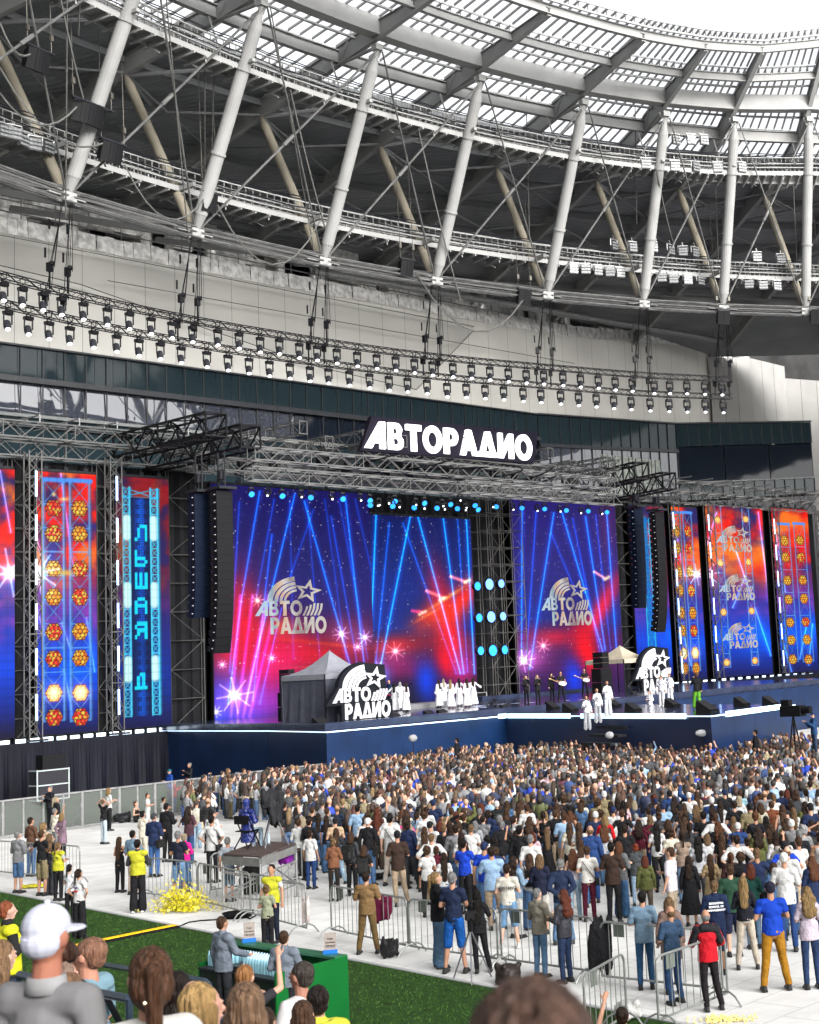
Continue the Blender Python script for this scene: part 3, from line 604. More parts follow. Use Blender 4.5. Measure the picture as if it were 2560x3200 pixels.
# ================================================================ LETTERS AND THE EMBLEM
def ell(cx, cy, rx, ry, n=28, a0=0, a1=360): return [(cx+rx*math.cos(rad(a0+(a1-a0)*i/n)), cy+ry*math.sin(rad(a0+(a1-a0)*i/n))) for i in range(n + (0 if abs(a1-a0) == 360 else 1))]
def glyph(c):
    "polygons (outer and holes) in a cell of height 1; returns polys, width"
    if c == 'a1': return [[(0, 0), (.80, 1.0), (1.08, 1), (1.08, 0), (.80, 0), (.80, .2), (.50, .2), (.36, 0)], [(.62, .38), (.80, .38), (.80, .68)]], 1.16
    if c == 'А': return [[(0, 0), (.36, 1), (.66, 1), (1.02, 0), (.73, 0), (.67, .19), (.36, .19), (.29, 0)], [(.43, .40), (.60, .40), (.515, .70)]], 1.02
    if c == 'В': return [[(0, 0), (0, 1), (.42, 1)]+ell(.42, .75, .30, .25, 8, 90, -40)+ell(.46, .28, .33, .28, 10, 50, -90), [(.26, .60), (.26, .80), (.40, .80)]+ell(.40, .70, .09, .10, 6, 80, -80), [(.26, .20), (.26, .42), (.44, .42)]+ell(.44, .31, .12, .11, 6, 80, -80)], .84
    if c == 'Т': return [[(.02, .78), (.02, 1), (.86, 1), (.86, .78), (.58, .78), (.58, 0), (.30, 0), (.30, .78)]], .88
    if c == 'О': return [ell(.52, .5, .52, .53), ell(.52, .5, .27, .29)], 1.08
    if c == 'Р': return [[(0, 0), (0, 1), (.44, 1)]+ell(.44, .66, .36, .34, 12, 88, -90)+[(.28, .32), (.28, 0)], [(.28, .54), (.28, .79), (.42, .79)]+ell(.42, .665, .12, .125, 8, 80, -80)], .84
    if c == 'Д': return [[(-.02, 0), (-.02, .20), (.08, .20), (.40, 1), (.70, 1), (.98, .20), (1.08, .20), (1.08, 0)], [(.37, .20), (.70, .20), (.54, .66)]], 1.1
    if c == 'И': return [[(0, 0), (0, 1), (.27, 1), (.27, .42), (.66, 1), (.94, 1), (.94, 0), (.67, 0), (.67, .58), (.28, 0)]], 1.0
    return [[(0, 0), (.5, 0), (.5, 1), (0, 1)]], .6
def word(seq, x, y, h, wtot=None, gap=.05):
    ws = [glyph(c)[1] for c in seq]; tot = sum(ws)+gap*(len(seq)-1); sx = (wtot/tot) if wtot else h; out = []; cx = 0
    for c, w_ in zip(seq, ws): out += [[(x+(cx+px)*sx, y+py*h) for px, py in p] for p in glyph(c)[0]]; cx += w_+gap
    return out
def emblem():
    L_ = [word(['a1', 'В', 'Т', 'О'], 0, .30, .245, .66, .04), word(['Р', 'А', 'Д', 'И', 'О'], .205, 0, .275, .795, .03)]
    for r0, r1 in ((.43, .355), (.335, .285), (.265, .225), (.205, .172)): L_.append([ell(.60, .54, r1, r1*.93, 16, 182, 97)+ell(.60, .54, r0, r0*.95, 16, 97, 182)])
    cx, cy, n = .735, .70, 5; so_, ho = [], []
    for k in range(10):
        a = rad(78+36*k); r = .205 if k % 2 == 0 else .088; so_.append((cx+r*math.cos(a), cy+r*math.sin(a))); r2 = r*.52; ho.append((cx+r2*math.cos(a), cy+r2*math.sin(a)))
    L_.append([so_, ho])
    for i in range(5):
        x = .705+i*.052; t0_ = .525-.015*abs(i-2)-.02*(4-i)*.6; w_ = .030; L_.append([[(x, t0_), (x+w_, t0_), (x+w_-.012, .40), (x+w_-.055, .295), (x-.055, .295), (x-.012, .40)]])
    return L_
def backing():
    "outline of the dark board behind the emblem"
    return [[(-.10, .255), (.10, .56)]+ell(.60, .54, .49, .46, 14, 175, 97)+[(.58, .98), (.78, .95), (.93, .93), (.94, .72), (.95, .31), (1.05, .30), (1.05, -.04), (.16, -.04), (.16, .255)]]
def polymesh(polys, depth):
    cu = bpy.data.curves.new('tmp', 'CURVE'); cu.dimensions = '2D'; cu.fill_mode = 'BOTH'; cu.extrude = depth/2
    for p in polys:
        s = cu.splines.new('POLY'); s.points.add(len(p)-1)
        for i, (x, y) in enumerate(p): s.points[i].co = (x, y, 0, 1)
        s.use_cyclic_u = True
    o = bpy.data.objects.new('tmp', cu); me = bpy.data.meshes.new_from_object(o); V = [tuple(v.co) for v in me.vertices]; F = [tuple(f.vertices) for f in me.polygons]
    bpy.data.objects.remove(o); bpy.data.curves.remove(cu); bpy.data.meshes.remove(me); return V, F
def place_groups(mb, groups, depth, org, ex, ez, sx):
    ex_ = Vector(ex).normalized(); n = ex_.cross(Vector(ez))
    for i, g in enumerate(groups): place_polys(mb, g, depth, org+n*(.004*i), ex, ez, sx)
    return mb
def place_polys(mb, polys, depth, org, ex, ez, sx, sz=None):
    "org: world point of (0,0); ex, ez: unit axes of the lettering; extruded along their normal"
    V, F = polymesh(polys, 1.); sz = sz or sx; ex = Vector(ex).normalized(); ez = Vector(ez).normalized(); n = ex.cross(ez)
    return mb.add([org+ex*(x*sx)+ez*(y*sz)+n*(z*depth) for x, y, z in V], F)
EXS = Vector((SX, SY, 0)); EZ = Vector((0, 0, 1)); EN = Vector((NX, NY, 0))

# ================================================================ STAGE DECK
ZD = 3.05; ZM = 3.40
mdeck = mat('stage_deck_black_blue', (.02, .026, .05), .14, nscale=1.2, namp=.25)
msk = mat('dark_skirt_cloth', (.0035, .004, .008), .65, nscale=.5, namp=.3, bump=.25, bscale=1.5)
mfr = mat('blue_stage_fascia', (.003, .014, .05), .3, nscale=.8, namp=.25)
stage = empty('concert_stage', 'long dark blue concert stage with thrust runway and glowing white edge strips', 'stage', W(20, -8, 0), WROT)
poly = [(9.2, -.9), (7.3, -13.8), (5.5, -20.8), (17.3, -21.6), (12.6, -39.0), (21.3, -37.8), (27, -22.5), (56, -19.5), (60, -.9)]
dk = MB(); dk.add([W(s, o, ZD) for s, o in poly], [tuple(range(len(poly)))]); dk.build('stage_deck', mdeck, stage)
wd = MB(); wd.quad(W(-30, -1.6, ZD), W(9.2, -1.6, ZD), W(9.2, 1.5, ZD), W(-30, 1.5, ZD)); wd.quad(W(58, -3.5, ZD+.3), W(95, -3.5, ZD+.3), W(95, 1.5, ZD+.3), W(58, 1.5, ZD+.3)); wd.build('wing_deck', mdeck, stage)
sk = MB()
for (s0, o0), (s1, o1) in zip(poly[:-1], poly[1:]):
    n = max(2, int(math.hypot(s1-s0, o1-o0)/2.0))
    for i in range(n):
        a, b = (i+.002)/n, (i+.998)/n; p = W(s0+(s1-s0)*a, o0+(o1-o0)*a); q_ = W(s0+(s1-s0)*b, o0+(o1-o0)*b); sk.quad(p, q_, q_+Vector((0, 0, ZD-.02)), p+Vector((0, 0, ZD-.02)))
sk.build('fascia', mfr, stage)
s2 = MB()
for i in range(200):                                                           # pleated cloth in front of the left wing
    a, b = -30+i*.2, -29.8+i*.2; f = .10*math.sin(i*1.3)+.06*math.sin(i*.37); g_ = .10*math.sin((i+1)*1.3)+.06*math.sin((i+1)*.37)
    s2.quad(W(a, -1.7+f-.25, 0), W(b, -1.7+g_-.25, 0), W(b, -1.7, ZD-.02), W(a, -1.7, ZD-.02))
s2.build('skirt_cloth', msk, stage); s2 = MB()
for i in range(70): a = 58+i*.55; s2.quad(W(a, -3.6-.1*math.sin(i*1.7)-.15, 0), W(a+.55, -3.6-.1*math.sin((i+1)*1.7)-.15, 0), W(a+.55, -3.6, ZD+.28), W(a, -3.6, ZD+.28))
s2.build('skirt_cloth', msk, stage)
ed = MB()
for (s0, o0), (s1, o1) in zip(poly[:6], poly[1:7]): ed.bar(W(s0, o0-.04, ZD-.03), W(s1, o1-.04, ZD-.03), .05, .05)
ed.build('edge_strip', emitter('edge_led', (.62, .82, 1.), 1.5), stage)
bs = MB()                                                                       # light bars along the deck edge
for (s0, o0), (s1, o1), a, b in (((17.3, -21.6), (12.6, -39.0), .02, .36), ((17.3, -21.6), (12.6, -39.0), .42, .90), ((12.6, -39.0), (21.3, -37.8), .16, .84), ((5.5, -20.8), (17.3, -21.6), .95, .995)):
    u = Vector((s1-s0, o1-o0, 0)).normalized(); nn_ = Vector((u.y, -u.x, 0))*.06
    bs.bar(W(s0+(s1-s0)*a+nn_.x, o0+(o1-o0)*a+nn_.y, ZD-.02), W(s0+(s1-s0)*b+nn_.x, o0+(o1-o0)*b+nn_.y, ZD-.02), .1, .24)
bs.build('deck_light_panel', emitter('deck_panel_led', (.55, .88, 1.), 2.2), stage)
stp = MB()                                                                      # stair at the thrust
for k in range(8): stp.box(W(15.2-.1*k, -31.6+.0*k-0, ZD-.2-.36*k)+Vector((-.30*k, -.35*k, 0)), (2.6, .5, .12), WROT+1.3)
stp.build('stair_tread', M_DARK, stage)
mp_ = MB(); mp_.prism([tuple(W(s, o).to_2d()) for s, o in ((9, -1), (7.9, -13.6), (6.4, -19.6), (17.6, -20.3), (30, -20.2), (56, -18.6), (60, -1))], ZD+.004, ZM); mp_.build('raised_deck', mdeck, stage)
us = MB(); us.box(W(17, -13.5, ZD+.03), (.1, .1, .02)); 
dr = MB(); dr.box(W(23, -9.5, ZM+.15), (6, 2.2, .3), WROT); dr.build('drum_riser', mat('riser_edge_grey', (.15, .15, .16), .5), stage)
rr_ = MB(); rr_.box(W(38.5, -3.5, ZM+.12), (12, 2.0, .24), WROT); rr_.build('band_riser', mdeck, stage)
nd = MB(); nd.add([W(s, o, ZD+.012) for s, o in [(14+R.uniform(-1, 15)*.6, -17+R.uniform(-1.5, 1.5)) for _ in range(4)]], [(0, 1, 2, 3)])
# patches of painted white swoosh on the deck
pw = MB()
for i in range(16):
    t = i/16; s_, o_ = 20+9*t, -17+3*math.sin(t*5); pw.quad(W(s_, o_-.28, ZM+.006), W(s_+.62, o_-.28+.2, ZM+.006), W(s_+.62, o_+.3, ZM+.006), W(s_, o_+.25, ZM+.006))
pw.build('deck_graphic', mat('deck_graphic_pale', (.55, .6, .8), .4), stage)

# ================================================================ LED SCREENS
def hashn(ix, iy, seed):
    h = (ix*374761393+iy*668265263+seed*1442695041) & 0xffffffff; h = ((h ^ (h >> 13))*1274126177) & 0xffffffff; return ((h ^ (h >> 16)) & 0xffff)/65535.
def vnoise(x, y, sc, seed, octv=4):
    out = 0; amp = 1; tot = 0
    for o in range(octv):
        X = x*sc; Y = y*sc; ix = np.floor(X).astype(np.int64); iy = np.floor(Y).astype(np.int64); fx = X-ix; fy = Y-iy; fx = fx*fx*(3-2*fx); fy = fy*fy*(3-2*fy)
        a = hashn(ix, iy, seed+o); b = hashn(ix+1, iy, seed+o); c = hashn(ix, iy+1, seed+o); d = hashn(ix+1, iy+1, seed+o)
        out = out+amp*((a*(1-fx)+b*fx)*(1-fy)+(c*(1-fx)+d*fx)*fy); tot += amp; amp *= .5; sc *= 2.03
    return out/tot
def lin(c): c = np.clip(np.asarray(c, float), 0, 1); return np.where(c <= .04045, c/12.92, ((c+.055)/1.055)**2.4)
class Raster:
    "a screen surface: colours computed in stage metres (s, z) or in survey pixels, stored per vertex"
    def __init__(s, s0, s1, z0, z1, off, res, seed):
        s.s0, s.s1, s.z0, s.z1, s.off = s0, s1, z0, z1, off; s.nx = int((s1-s0)/res)+1; s.ny = int((z1-z0)/res)+1
        s.S, s.Z = np.meshgrid(np.linspace(s0, s1, s.nx), np.linspace(z0, z1, s.ny)); s.seed = seed
        P = np.stack([P0[0]+SX*s.S+NX*off, P0[1]+SY*s.S+NY*off, s.Z-CAMZ], -1); d = P@np.array(cF); s.X = PX0+FPX*(P@np.array(cR))/d; s.Y = PY0-FPX*(P@np.array(cU))/d
        s.img = np.zeros((s.ny, s.nx, 3))
    def base(s, stops):
        y = s.Y; ys = [k for k, _ in stops]; C = np.array([c for _, c in stops]); s.img = np.stack([np.interp(y, ys, C[:, i]) for i in range(3)], -1); return s
    def blob(s, x, y, rx, ry, col, a=1., rot=0., noise=0., add=False, p=2.):
        dx, dy = s.X-x, s.Y-y; c, q = math.cos(rad(rot)), math.sin(rad(rot)); u = (dx*c+dy*q)/rx; v = (-dx*q+dy*c)/ry
        m = np.exp(-(np.sqrt(u*u+v*v)**p))*a
        if noise: m = m*(1-noise+2*noise*vnoise(s.X+s.seed*91, s.Y, .022, s.seed+int(x) % 97))
        m = np.clip(m, 0, 1)[..., None]
        s.img = s.img+np.array(col)*m if add else s.img*(1-m)+np.array(col)*m; return s
    def seg(s, x0, y0, x1, y1, w_, col, a=1., fade=0.):
        dx, dy = x1-x0, y1-y0; L2 = dx*dx+dy*dy; t = ((s.X-x0)*dx+(s.Y-y0)*dy)/L2; tc_ = np.clip(t, 0, 1); d = np.hypot(s.X-x0-tc_*dx, s.Y-y0-tc_*dy)
        m = np.exp(-(d/w_)**2)*a*(1-fade*tc_)*np.where((t > -.01) & (t < 1.01), 1, .0); s.img = s.img+np.array(col)*m[..., None]; return s
    def beam(s, x0, y0, x1, y1, a=1., col=(.08, .42, 1.), w_=2.0):
        s.seg(x0, y0, x1, y1, w_*4.5, np.array(col)*.26, a); return s.seg(x0, y0, x1, y1, w_, np.array(col)*1.0, a)
    def star(s, x, y, r, a=1., col=(.9, .85, 1.)):
        s.blob(x, y, r*.45, r*.45, col, a, add=True); s.blob(x, y, r*1.6, r*1.6, np.array(col)*.35, a, add=True, p=1.2)
        for k in (35, 80, 125, 170): c, q = math.cos(rad(k)), math.sin(rad(k)); s.seg(x-c*r*1.7, y-q*r*1.7, x+c*r*1.7, y+q*r*1.7, max(1.2, r*.07), np.array(col)*.5, a)
        return s
    def dust(s, n, y0, y1, x0, x1):
        rs = np.random.RandomState(s.seed)
        for _ in range(n):
            x, y = rs.uniform(x0, x1), y0+(y1-y0)*rs.rand()**1.2; b = rs.uniform(.3, 1)*rs.rand(); j = int(np.argmin(np.hypot(s.X[::3, ::3]-x, s.Y[::3, ::3]-y)))
            jy, jx = divmod(j, s.X[::3, ::3].shape[1]); jy *= 3; jx *= 3; k = 1
            s.img[jy:jy+k, jx:jx+k] += b*1.1
        return s
    def msl(s, ds, dz): return (np.abs(s.S-ds), np.abs(s.Z-dz))
    def mseg(s, s0, z0, s1, z1, w_, col, a=1., mode='mix'):
        dx, dy = s1-s0, z1-z0; L2 = dx*dx+dy*dy+1e-9; t = np.clip(((s.S-s0)*dx+(s.Z-z0)*dy)/L2, 0, 1); d = np.hypot(s.S-s0-t*dx, s.Z-z0-t*dy)
        m = (np.clip(1-(d/w_)**4, 0, 1)*a)[..., None]; s.img = s.img*(1-m)+np.array(col)*m if mode == 'mix' else s.img+np.array(col)*m; return s
    def hexa(s, cs, cz, r, hot=0., redness=0., xs=1.):
        dx, dz = (s.S-cs)/xs, s.Z-cz; h = np.maximum(np.abs(dz)*1.1547, np.abs(dx)+np.abs(dz)*.57735); m = h < r
        # honeycomb cells
        k = r/4.2; gx = dx/k; gz = dz/k; q_ = gz/1.732; c1 = np.abs(((gx) % 2.)-1)+0*gz; A = np.stack([np.hypot(((gx+o1) % 2)-1, ((gz+o2) % 3.464)-1.732) for o1, o2 in ((0, 0), (1, 1.732))]); cell = A.min(0)
        ci = (np.floor(gx/1.0).astype(np.int64), np.floor(gz/1.2).astype(np.int64)); rn = hashn(ci[0]+int(cs*10), ci[1]+int(cz*10), 5)
        col = np.stack([.98+0*rn, .55+.35*rn-.35*redness*(rn < .55), .15+.25*rn], -1); col = col*np.clip(1.25-cell*.55, .25, 1)[..., None]
        col = np.where((cell > .86)[..., None], np.array([.45, .12, .05]), col)
        if hot: g_ = np.clip(hot*(1.2-h/r), 0, 1)[..., None]; col = col*(1-g_)+np.array([1., .95, .55])*g_
        col = np.where((h > r*.9)[..., None], np.array([.30, .12, .10]), col)
        s.img = np.where(m[..., None], col, s.img)
        if hot: s.img = s.img+(np.exp(-(h/(r*1.15))**2)*.6*hot)[..., None]*np.array([1., .55, .7])
        return s
    def truss(s, sa, sb, z0, z1, col=(.45, .70, .95), a=.8):
        for x in (sa, sb): s.mseg(x, z0, x, z1, .07, col, a); s.mseg(x+.12, z0, x+.12, z1, .035, np.array(col)*.6, a)
        n = max(1, int((z1-z0)/(sb-sa)/1.1)); 
        for i in range(n):
            za, zb = z0+(z1-z0)*i/n, z0+(z1-z0)*(i+1)/n; s.mseg(sa, za, sb, zb, .035, np.array(col)*.8, a); s.mseg(sb, za, sa, zb, .035, np.array(col)*.8, a); s.mseg(sa, za, sb, za, .04, col, a)
        return s
    def build(s, name, parent, grid=.0):
        im = np.clip(s.img, 0, 1.25)
        fine = .93+.07*((np.arange(s.nx)[None, :]+np.arange(s.ny)[:, None]) % 2); im = im*fine[..., None]*np.where(((s.S % .5) < .05) | ((s.Z % .5) < .05), .9, 1.)[..., None]
        g_ = im.mean(-1, keepdims=True); c = lin(np.clip(g_+(im-g_)*1.15, 0, 1))*1.15
        P = np.stack([P0[0]+SX*s.S+NX*s.off, P0[1]+SY*s.S+NY*s.off, s.Z], -1).reshape(-1, 3); L0 = parent.location
        q = P-np.array(tuple(L0)); t = -parent.rotation_euler.z; P = np.c_[q[:, 0]*math.cos(t)-q[:, 1]*math.sin(t), q[:, 0]*math.sin(t)+q[:, 1]*math.cos(t), q[:, 2]]
        i = np.arange(s.ny*s.nx).reshape(s.ny, s.nx); F = np.stack([i[:-1, :-1], i[:-1, 1:], i[1:, 1:], i[1:, :-1]], -1).reshape(-1, 4)
        me = bpy.data.meshes.new(name); me.vertices.add(len(P)); me.vertices.foreach_set('co', P.ravel()); me.loops.add(F.size); me.loops.foreach_set('vertex_index', F.ravel().astype(np.int32))
        me.polygons.add(len(F)); me.polygons.foreach_set('loop_start', np.arange(0, F.size, 4, dtype=np.int32)); me.polygons.foreach_set('loop_total', np.full(len(F), 4, dtype=np.int32)); me.update(); me.validate()
        at = me.color_attributes.new('led', 'FLOAT_COLOR', 'POINT'); at.data.foreach_set('color', np.c_[c.reshape(-1, 3), np.ones(len(P))].ravel().astype(np.float32))
        me.materials.append(attr_emit('led_screen', 1.0)); o = bpy.data.objects.new(name, me); return link(o, parent)
def screen_root(label, s0, s1, z0, off): return empty('led_screen', label, 'screen', W((s0+s1)/2, off, z0), WROT, 'led screens of the stage')
def frame(r, s0, s1, z0, z1, off):
    mb = MB(); mb.box(W((s0+s1)/2, off+.16, (z0+z1)/2), (s1-s0+.1, .24, z1-z0+.1), WROT)
    mb.build('screen_frame', M_BLACK, r)
    h = MB(); n = max(3, int((s1-s0)/1.3))
    for i in range(n): x = s0+(i+.5)*(s1-s0)/n; h.tube(W(x, off+.1, z1), W(x, off+.1, z1+.55), .04, n=5); h.box(W(x, off+.1, z1+.25), (.25, .12, .2), WROT)
    h.bar(W(s0, off+.1, z1+.1), W(s1, off+.1, z1+.1), .1, .16); h.build('hanging_bracket', M_DARK, r)
def chrome_mat():
    if 'screen_chrome' in MATS: return MATS['screen_chrome']
    m = bpy.data.materials.new('screen_chrome'); m.use_nodes = True; nn, ll, bb = nodes(m); bb.inputs['Base Color'].default_value = (.02, .02, .02, 1)
    tc = nn.new('ShaderNodeTexCoord'); sp = nn.new('ShaderNodeSeparateXYZ'); ll.new(tc.outputs['Generated'], sp.inputs[0]); n = nn.new('ShaderNodeTexNoise'); n.inputs['Scale'].default_value = 3.5; ll.new(tc.outputs['Generated'], n.inputs['Vector'])
    ad = nn.new('ShaderNodeMath'); ad.operation = 'MULTIPLY_ADD'; ad.inputs[1].default_value = .5; ll.new(n.outputs[0], ad.inputs[0]); ll.new(sp.outputs['X'], ad.inputs[2])
    cr = nn.new('ShaderNodeValToRGB'); e = cr.color_ramp.elements; e[0].position = .2; e[0].color = (.12, .5, .85, 1); e[1].position = 1.25; e[1].color = (.5, .45, .4, 1)
    for p, c in ((.42, (.75, .85, .9, 1)), (.52, (.25, .45, .6, 1)), (.62, (.95, .55, .3, 1)), (.74, (.9, .85, .8, 1)), (.85, (.3, .22, .22, 1))): x = cr.color_ramp.elements.new(p); x.color = tuple(v*.6 for v in c[:3])+(1,)
    ll.new(ad.outputs[0], cr.inputs[0]); ll.new(cr.outputs[0], bb.inputs['Emission Color']); bb.inputs['Emission Strength'].default_value = EM; MATS['screen_chrome'] = m; return m
M_LOGOD = mat('screen_logo_dark', (.03, .035, .07), .5, emit=EM)
def screen_logo(r, px, py, wpx, off, hpx=None):
    "px,py survey pixels of the emblem's lower left; wpx its width in survey pixels"
    s0, z0 = onW(px, py, off); s1, _ = onW(px+wpx, py, off); k = s1-s0; asp = .93
    mb2 = MB(); kz = k
    if hpx: kz = (onW(px, py-hpx, off)[1]-z0)/.93
    ex_ = EXS; n_ = ex_.cross(EZ)
    for i, g in enumerate(emblem()): place_polys(mb2, g, .01, W(s0, off-.05, z0)+n_*(.004*i), EXS, EZ, k, kz)
    mb2.build('emblem', chrome_mat(), r)
# --- left main screen (photo pixels 664..1145)
top, mid = (.115, .10, .40), (.10, .20, .58)
A1 = Raster(13.4, 26.4, 3.05, 18.2, -.2, .05, 11).base([(1500, top), (1800, (.15, .14, .48)), (1950, (.22, .14, .45)), (2060, (.30, .10, .28)), (2180, (.30, .10, .40)), (2290, (.14, .12, .30))])
A1.img *= (.72+.24*vnoise(A1.X, A1.Y, .012, 4))[..., None]
A1.blob(745, 1960, 75, 150, (.93, .10, .16), .95, noise=.35).blob(800, 2020, 120, 90, (.85, .08, .22), .8, noise=.4).blob(970, 2040, 190, 60, (.75, .08, .14), .9, noise=.45).blob(1090, 1960, 90, 40, (.45, .10, .20), .6, noise=.4).blob(860, 2090, 90, 110, (.95, .10, .42), .85, rot=25, noise=.3).blob(1050, 2120, 120, 40, (.80, .15, .35), .7, noise=.5)
A1.blob(700, 2210, 70, 90, (.10, .25, .90), .9, noise=.3).blob(790, 2230, 60, 60, (.25, .25, .85), .8).blob(980, 2180, 120, 60, (.22, .10, .35), .8, noise=.3).blob(1110, 2200, 90, 70, (.12, .10, .25), .8).blob(880, 1960, 60, 30, (.98, .45, .2), .5, noise=.3).blob(1000, 2010, 160, 6, (1., .35, .1), .35, rot=6).blob(1040, 2085, 110, 5, (1., .55, .25), .5)
A1.blob(800, 2190, 130, 60, (.75, .25, .85), .6, noise=.2)
for x0, y0, x1, y1, a in ((922, 1543, 852, 1832, 1), (852, 1832, 800, 2051, 1), (800, 2051, 768, 2200, 1), (951, 1566, 1100, 2100, 1), (1035, 1613, 1118, 2082, .45), (1079, 1550, 1139, 2082, 1), (980, 1592, 880, 1880, .35), (857, 1560, 800, 1874, .4), (812, 1535, 754, 1880, .9), (754, 1880, 713, 2200, .9), (748, 1570, 718, 2100, .45), (850, 1671, 790, 2190, .7), (880, 1900, 812, 2200, .6)): A1.beam(x0, y0, x1, y1, a*.95)
for x0, x1 in ((752, 722), (790, 742), (838, 760), (870, 780)): A1.seg(x0, 1860, x1, 2240, 5, (.55, .30, .9), .55)
for x, y, r_ in ((734, 2173, 34), (1067, 1981, 16), (1141, 1992, 14), (695, 2077, 9), (850, 2057, 9), (1118, 2022, 8), (675, 2225, 12)): A1.star(x, y, r_)
A1.star(805, 1877, 12, col=(1., .8, .6))
for x_ in (905, 960, 1015, 1060, 1110): A1.beam(x_, 1560, x_+(x_-960)*.5+40, 2060, .3)
A1.dust(420, 1530, 2120, 700, 1150)
r1 = screen_root('large left main screen with chrome radio emblem, blue beams and red clouds', 13.4, 26.4, 3.05, -.2); A1.build('display', r1); frame(r1, 13.4, 26.4, 3.05, 18.2, -.2)
screen_logo(r1, 797, 1984, 224, -.2, 180)
# --- darker middle screen
B1 = Raster(26.5, 36.4, 3.05, 16.75, -.1, .05, 23).base([(1560, (.07, .09, .30)), (1800, (.07, .15, .45)), (1960, (.10, .17, .50)), (2000, (.28, .12, .28)), (2080, (.28, .10, .28)), (2150, (.10, .07, .20)), (2290, (.06, .06, .15))])
B1.img *= (.86+.28*vnoise(B1.X, B1.Y, .012, 9))[..., None]
B1.blob(1400, 1960, 42, 170, (.95, .10, .13), 1., rot=-14, noise=.25).blob(1440, 1880, 38, 90, (.95, .18, .10), .95, rot=35, noise=.3).blob(1350, 1930, 70, 38, (.95, .25, .12), .85, rot=-32, noise=.35).blob(1395, 2080, 26, 60, (.98, .05, .15), .95, rot=-18).blob(1230, 2020, 110, 26, (.70, .12, .15), .8, noise=.45, rot=-6).blob(1240, 2085, 90, 40, (.60, .12, .40), .75, noise=.5)
B1.blob(1335, 2130, 34, 60, (.06, .30, .95), .95, rot=-8).blob(1400, 2150, 60, 50, (.18, .12, .45), .6).blob(1190, 2110, 30, 30, (.45, .55, 1.), .8).blob(1450, 2100, 34, 60, (.8, .2, .6), .6)
B1.blob(1395, 1870, 6, 70, (1., .6, .3), .8, rot=57).blob(1340, 1920, 5, 45, (1., .5, .3), .8, rot=60)
for x, y in ((1375, 1875), (1385, 1871), (1393, 1868), (1312, 1920), (1320, 1915), (1330, 1911), (1453, 1820), (1461, 1816), (1468, 1813)): B1.blob(x, y, 5, 5, (1., .9, .75), 1.)
B1.seg(1330, 1845, 1390, 1870, 5, (1., .5, .35), .8); B1.seg(1405, 1800, 1460, 1820, 5, (1., .5, .35), .8); B1.seg(1285, 1908, 1330, 1915, 5, (1., .2, .3), .7)
for x0, y0, x1, y1, a in ((1176, 1600, 1155, 2085, 1.15), (1285, 1600, 1189, 2085, 1.1), (1303, 1603, 1439, 2105, 1.1), (1384, 1608, 1450, 2105, 1.05), (1457, 1608, 1483, 2105, 1.1), (1259, 1634, 1426, 2105, .45), (1217, 1634, 1173, 2085, .5), (1430, 1620, 1462, 2100, .45)): B1.beam(x0, y0, x1, y1, a, col=(.08, .50, 1.))
B1.star(1236, 2035, 18, .9, (1., .75, .75)); B1.star(1180, 2085, 12, .8); B1.dust(420, 1590, 2080, 1140, 1480)
r2 = screen_root('darker middle screen, set lower, with red glow and blue beams beside the scaffold tower', 26.5, 36.4, 3.05, -.1); B1.build('display', r2); frame(r2, 26.5, 36.4, 3.05, 16.75, -.1)
# --- right main screen
C1 = Raster(40.7, 53.4, 3.05, 18.6, -.2, .05, 31).base([(1560, (.17, .13, .46)), (1800, (.20, .18, .56)), (1930, (.16, .20, .58)), (1990, (.35, .12, .35)), (2090, (.32, .12, .40)), (2200, (.14, .10, .32))])
C1.img *= (.74+.24*vnoise(C1.X, C1.Y, .012, 4))[..., None]
C1.blob(1880, 1900, 26, 120, (.92, .12, .2), 1., rot=28, noise=.25).blob(1830, 2030, 36, 90, (.95, .08, .15), 1., rot=-16, noise=.25).blob(1740, 1990, 90, 28, (.75, .12, .25), .8, noise=.4).blob(1650, 2060, 50, 34, (.85, .35, .75), .8, noise=.3).blob(1795, 2120, 30, 60, (.10, .28, .95), .9, rot=-8).blob(1900, 1640, 30, 120, (.35, .12, .30), .6)
C1.seg(1855, 1785, 1895, 1810, 4, (1., .6, .4), .9)
for x, y in ((1890, 1810), (1897, 1807), (1903, 1803)): C1.blob(x, y, 5, 5, (1., .9, .75), 1.)
for x0, y0, x1, y1, a in ((1632, 1597, 1630, 2061, 1), (1731, 1603, 1656, 2090, 1), (1757, 1603, 1830, 1850, 1), (1830, 1850, 1885, 2040, 1), (1830, 1614, 1892, 2032, .95), (1896, 1597, 1928, 2043, .95), (1676, 1600, 1645, 2060, .45), (1722, 1664, 1800, 1850, .35), (1790, 1620, 1875, 2040, .4), (1862, 1610, 1910, 2040, .4)): C1.beam(x0, y0, x1, y1, a)
C1.star(1636, 2065, 22); C1.star(1698, 2018, 14, .9, (1., .75, .75)); C1.dust(380, 1600, 2080, 1600, 1935)
r3 = screen_root('right main screen with chrome emblem, blue beams and a red diagonal glow', 40.7, 53.4, 3.05, -.2); C1.build('display', r3); frame(r3, 40.7, 53.4, 3.05, 18.6, -.2)
screen_logo(r3, 1693, 1957, 158, -.2, 151)
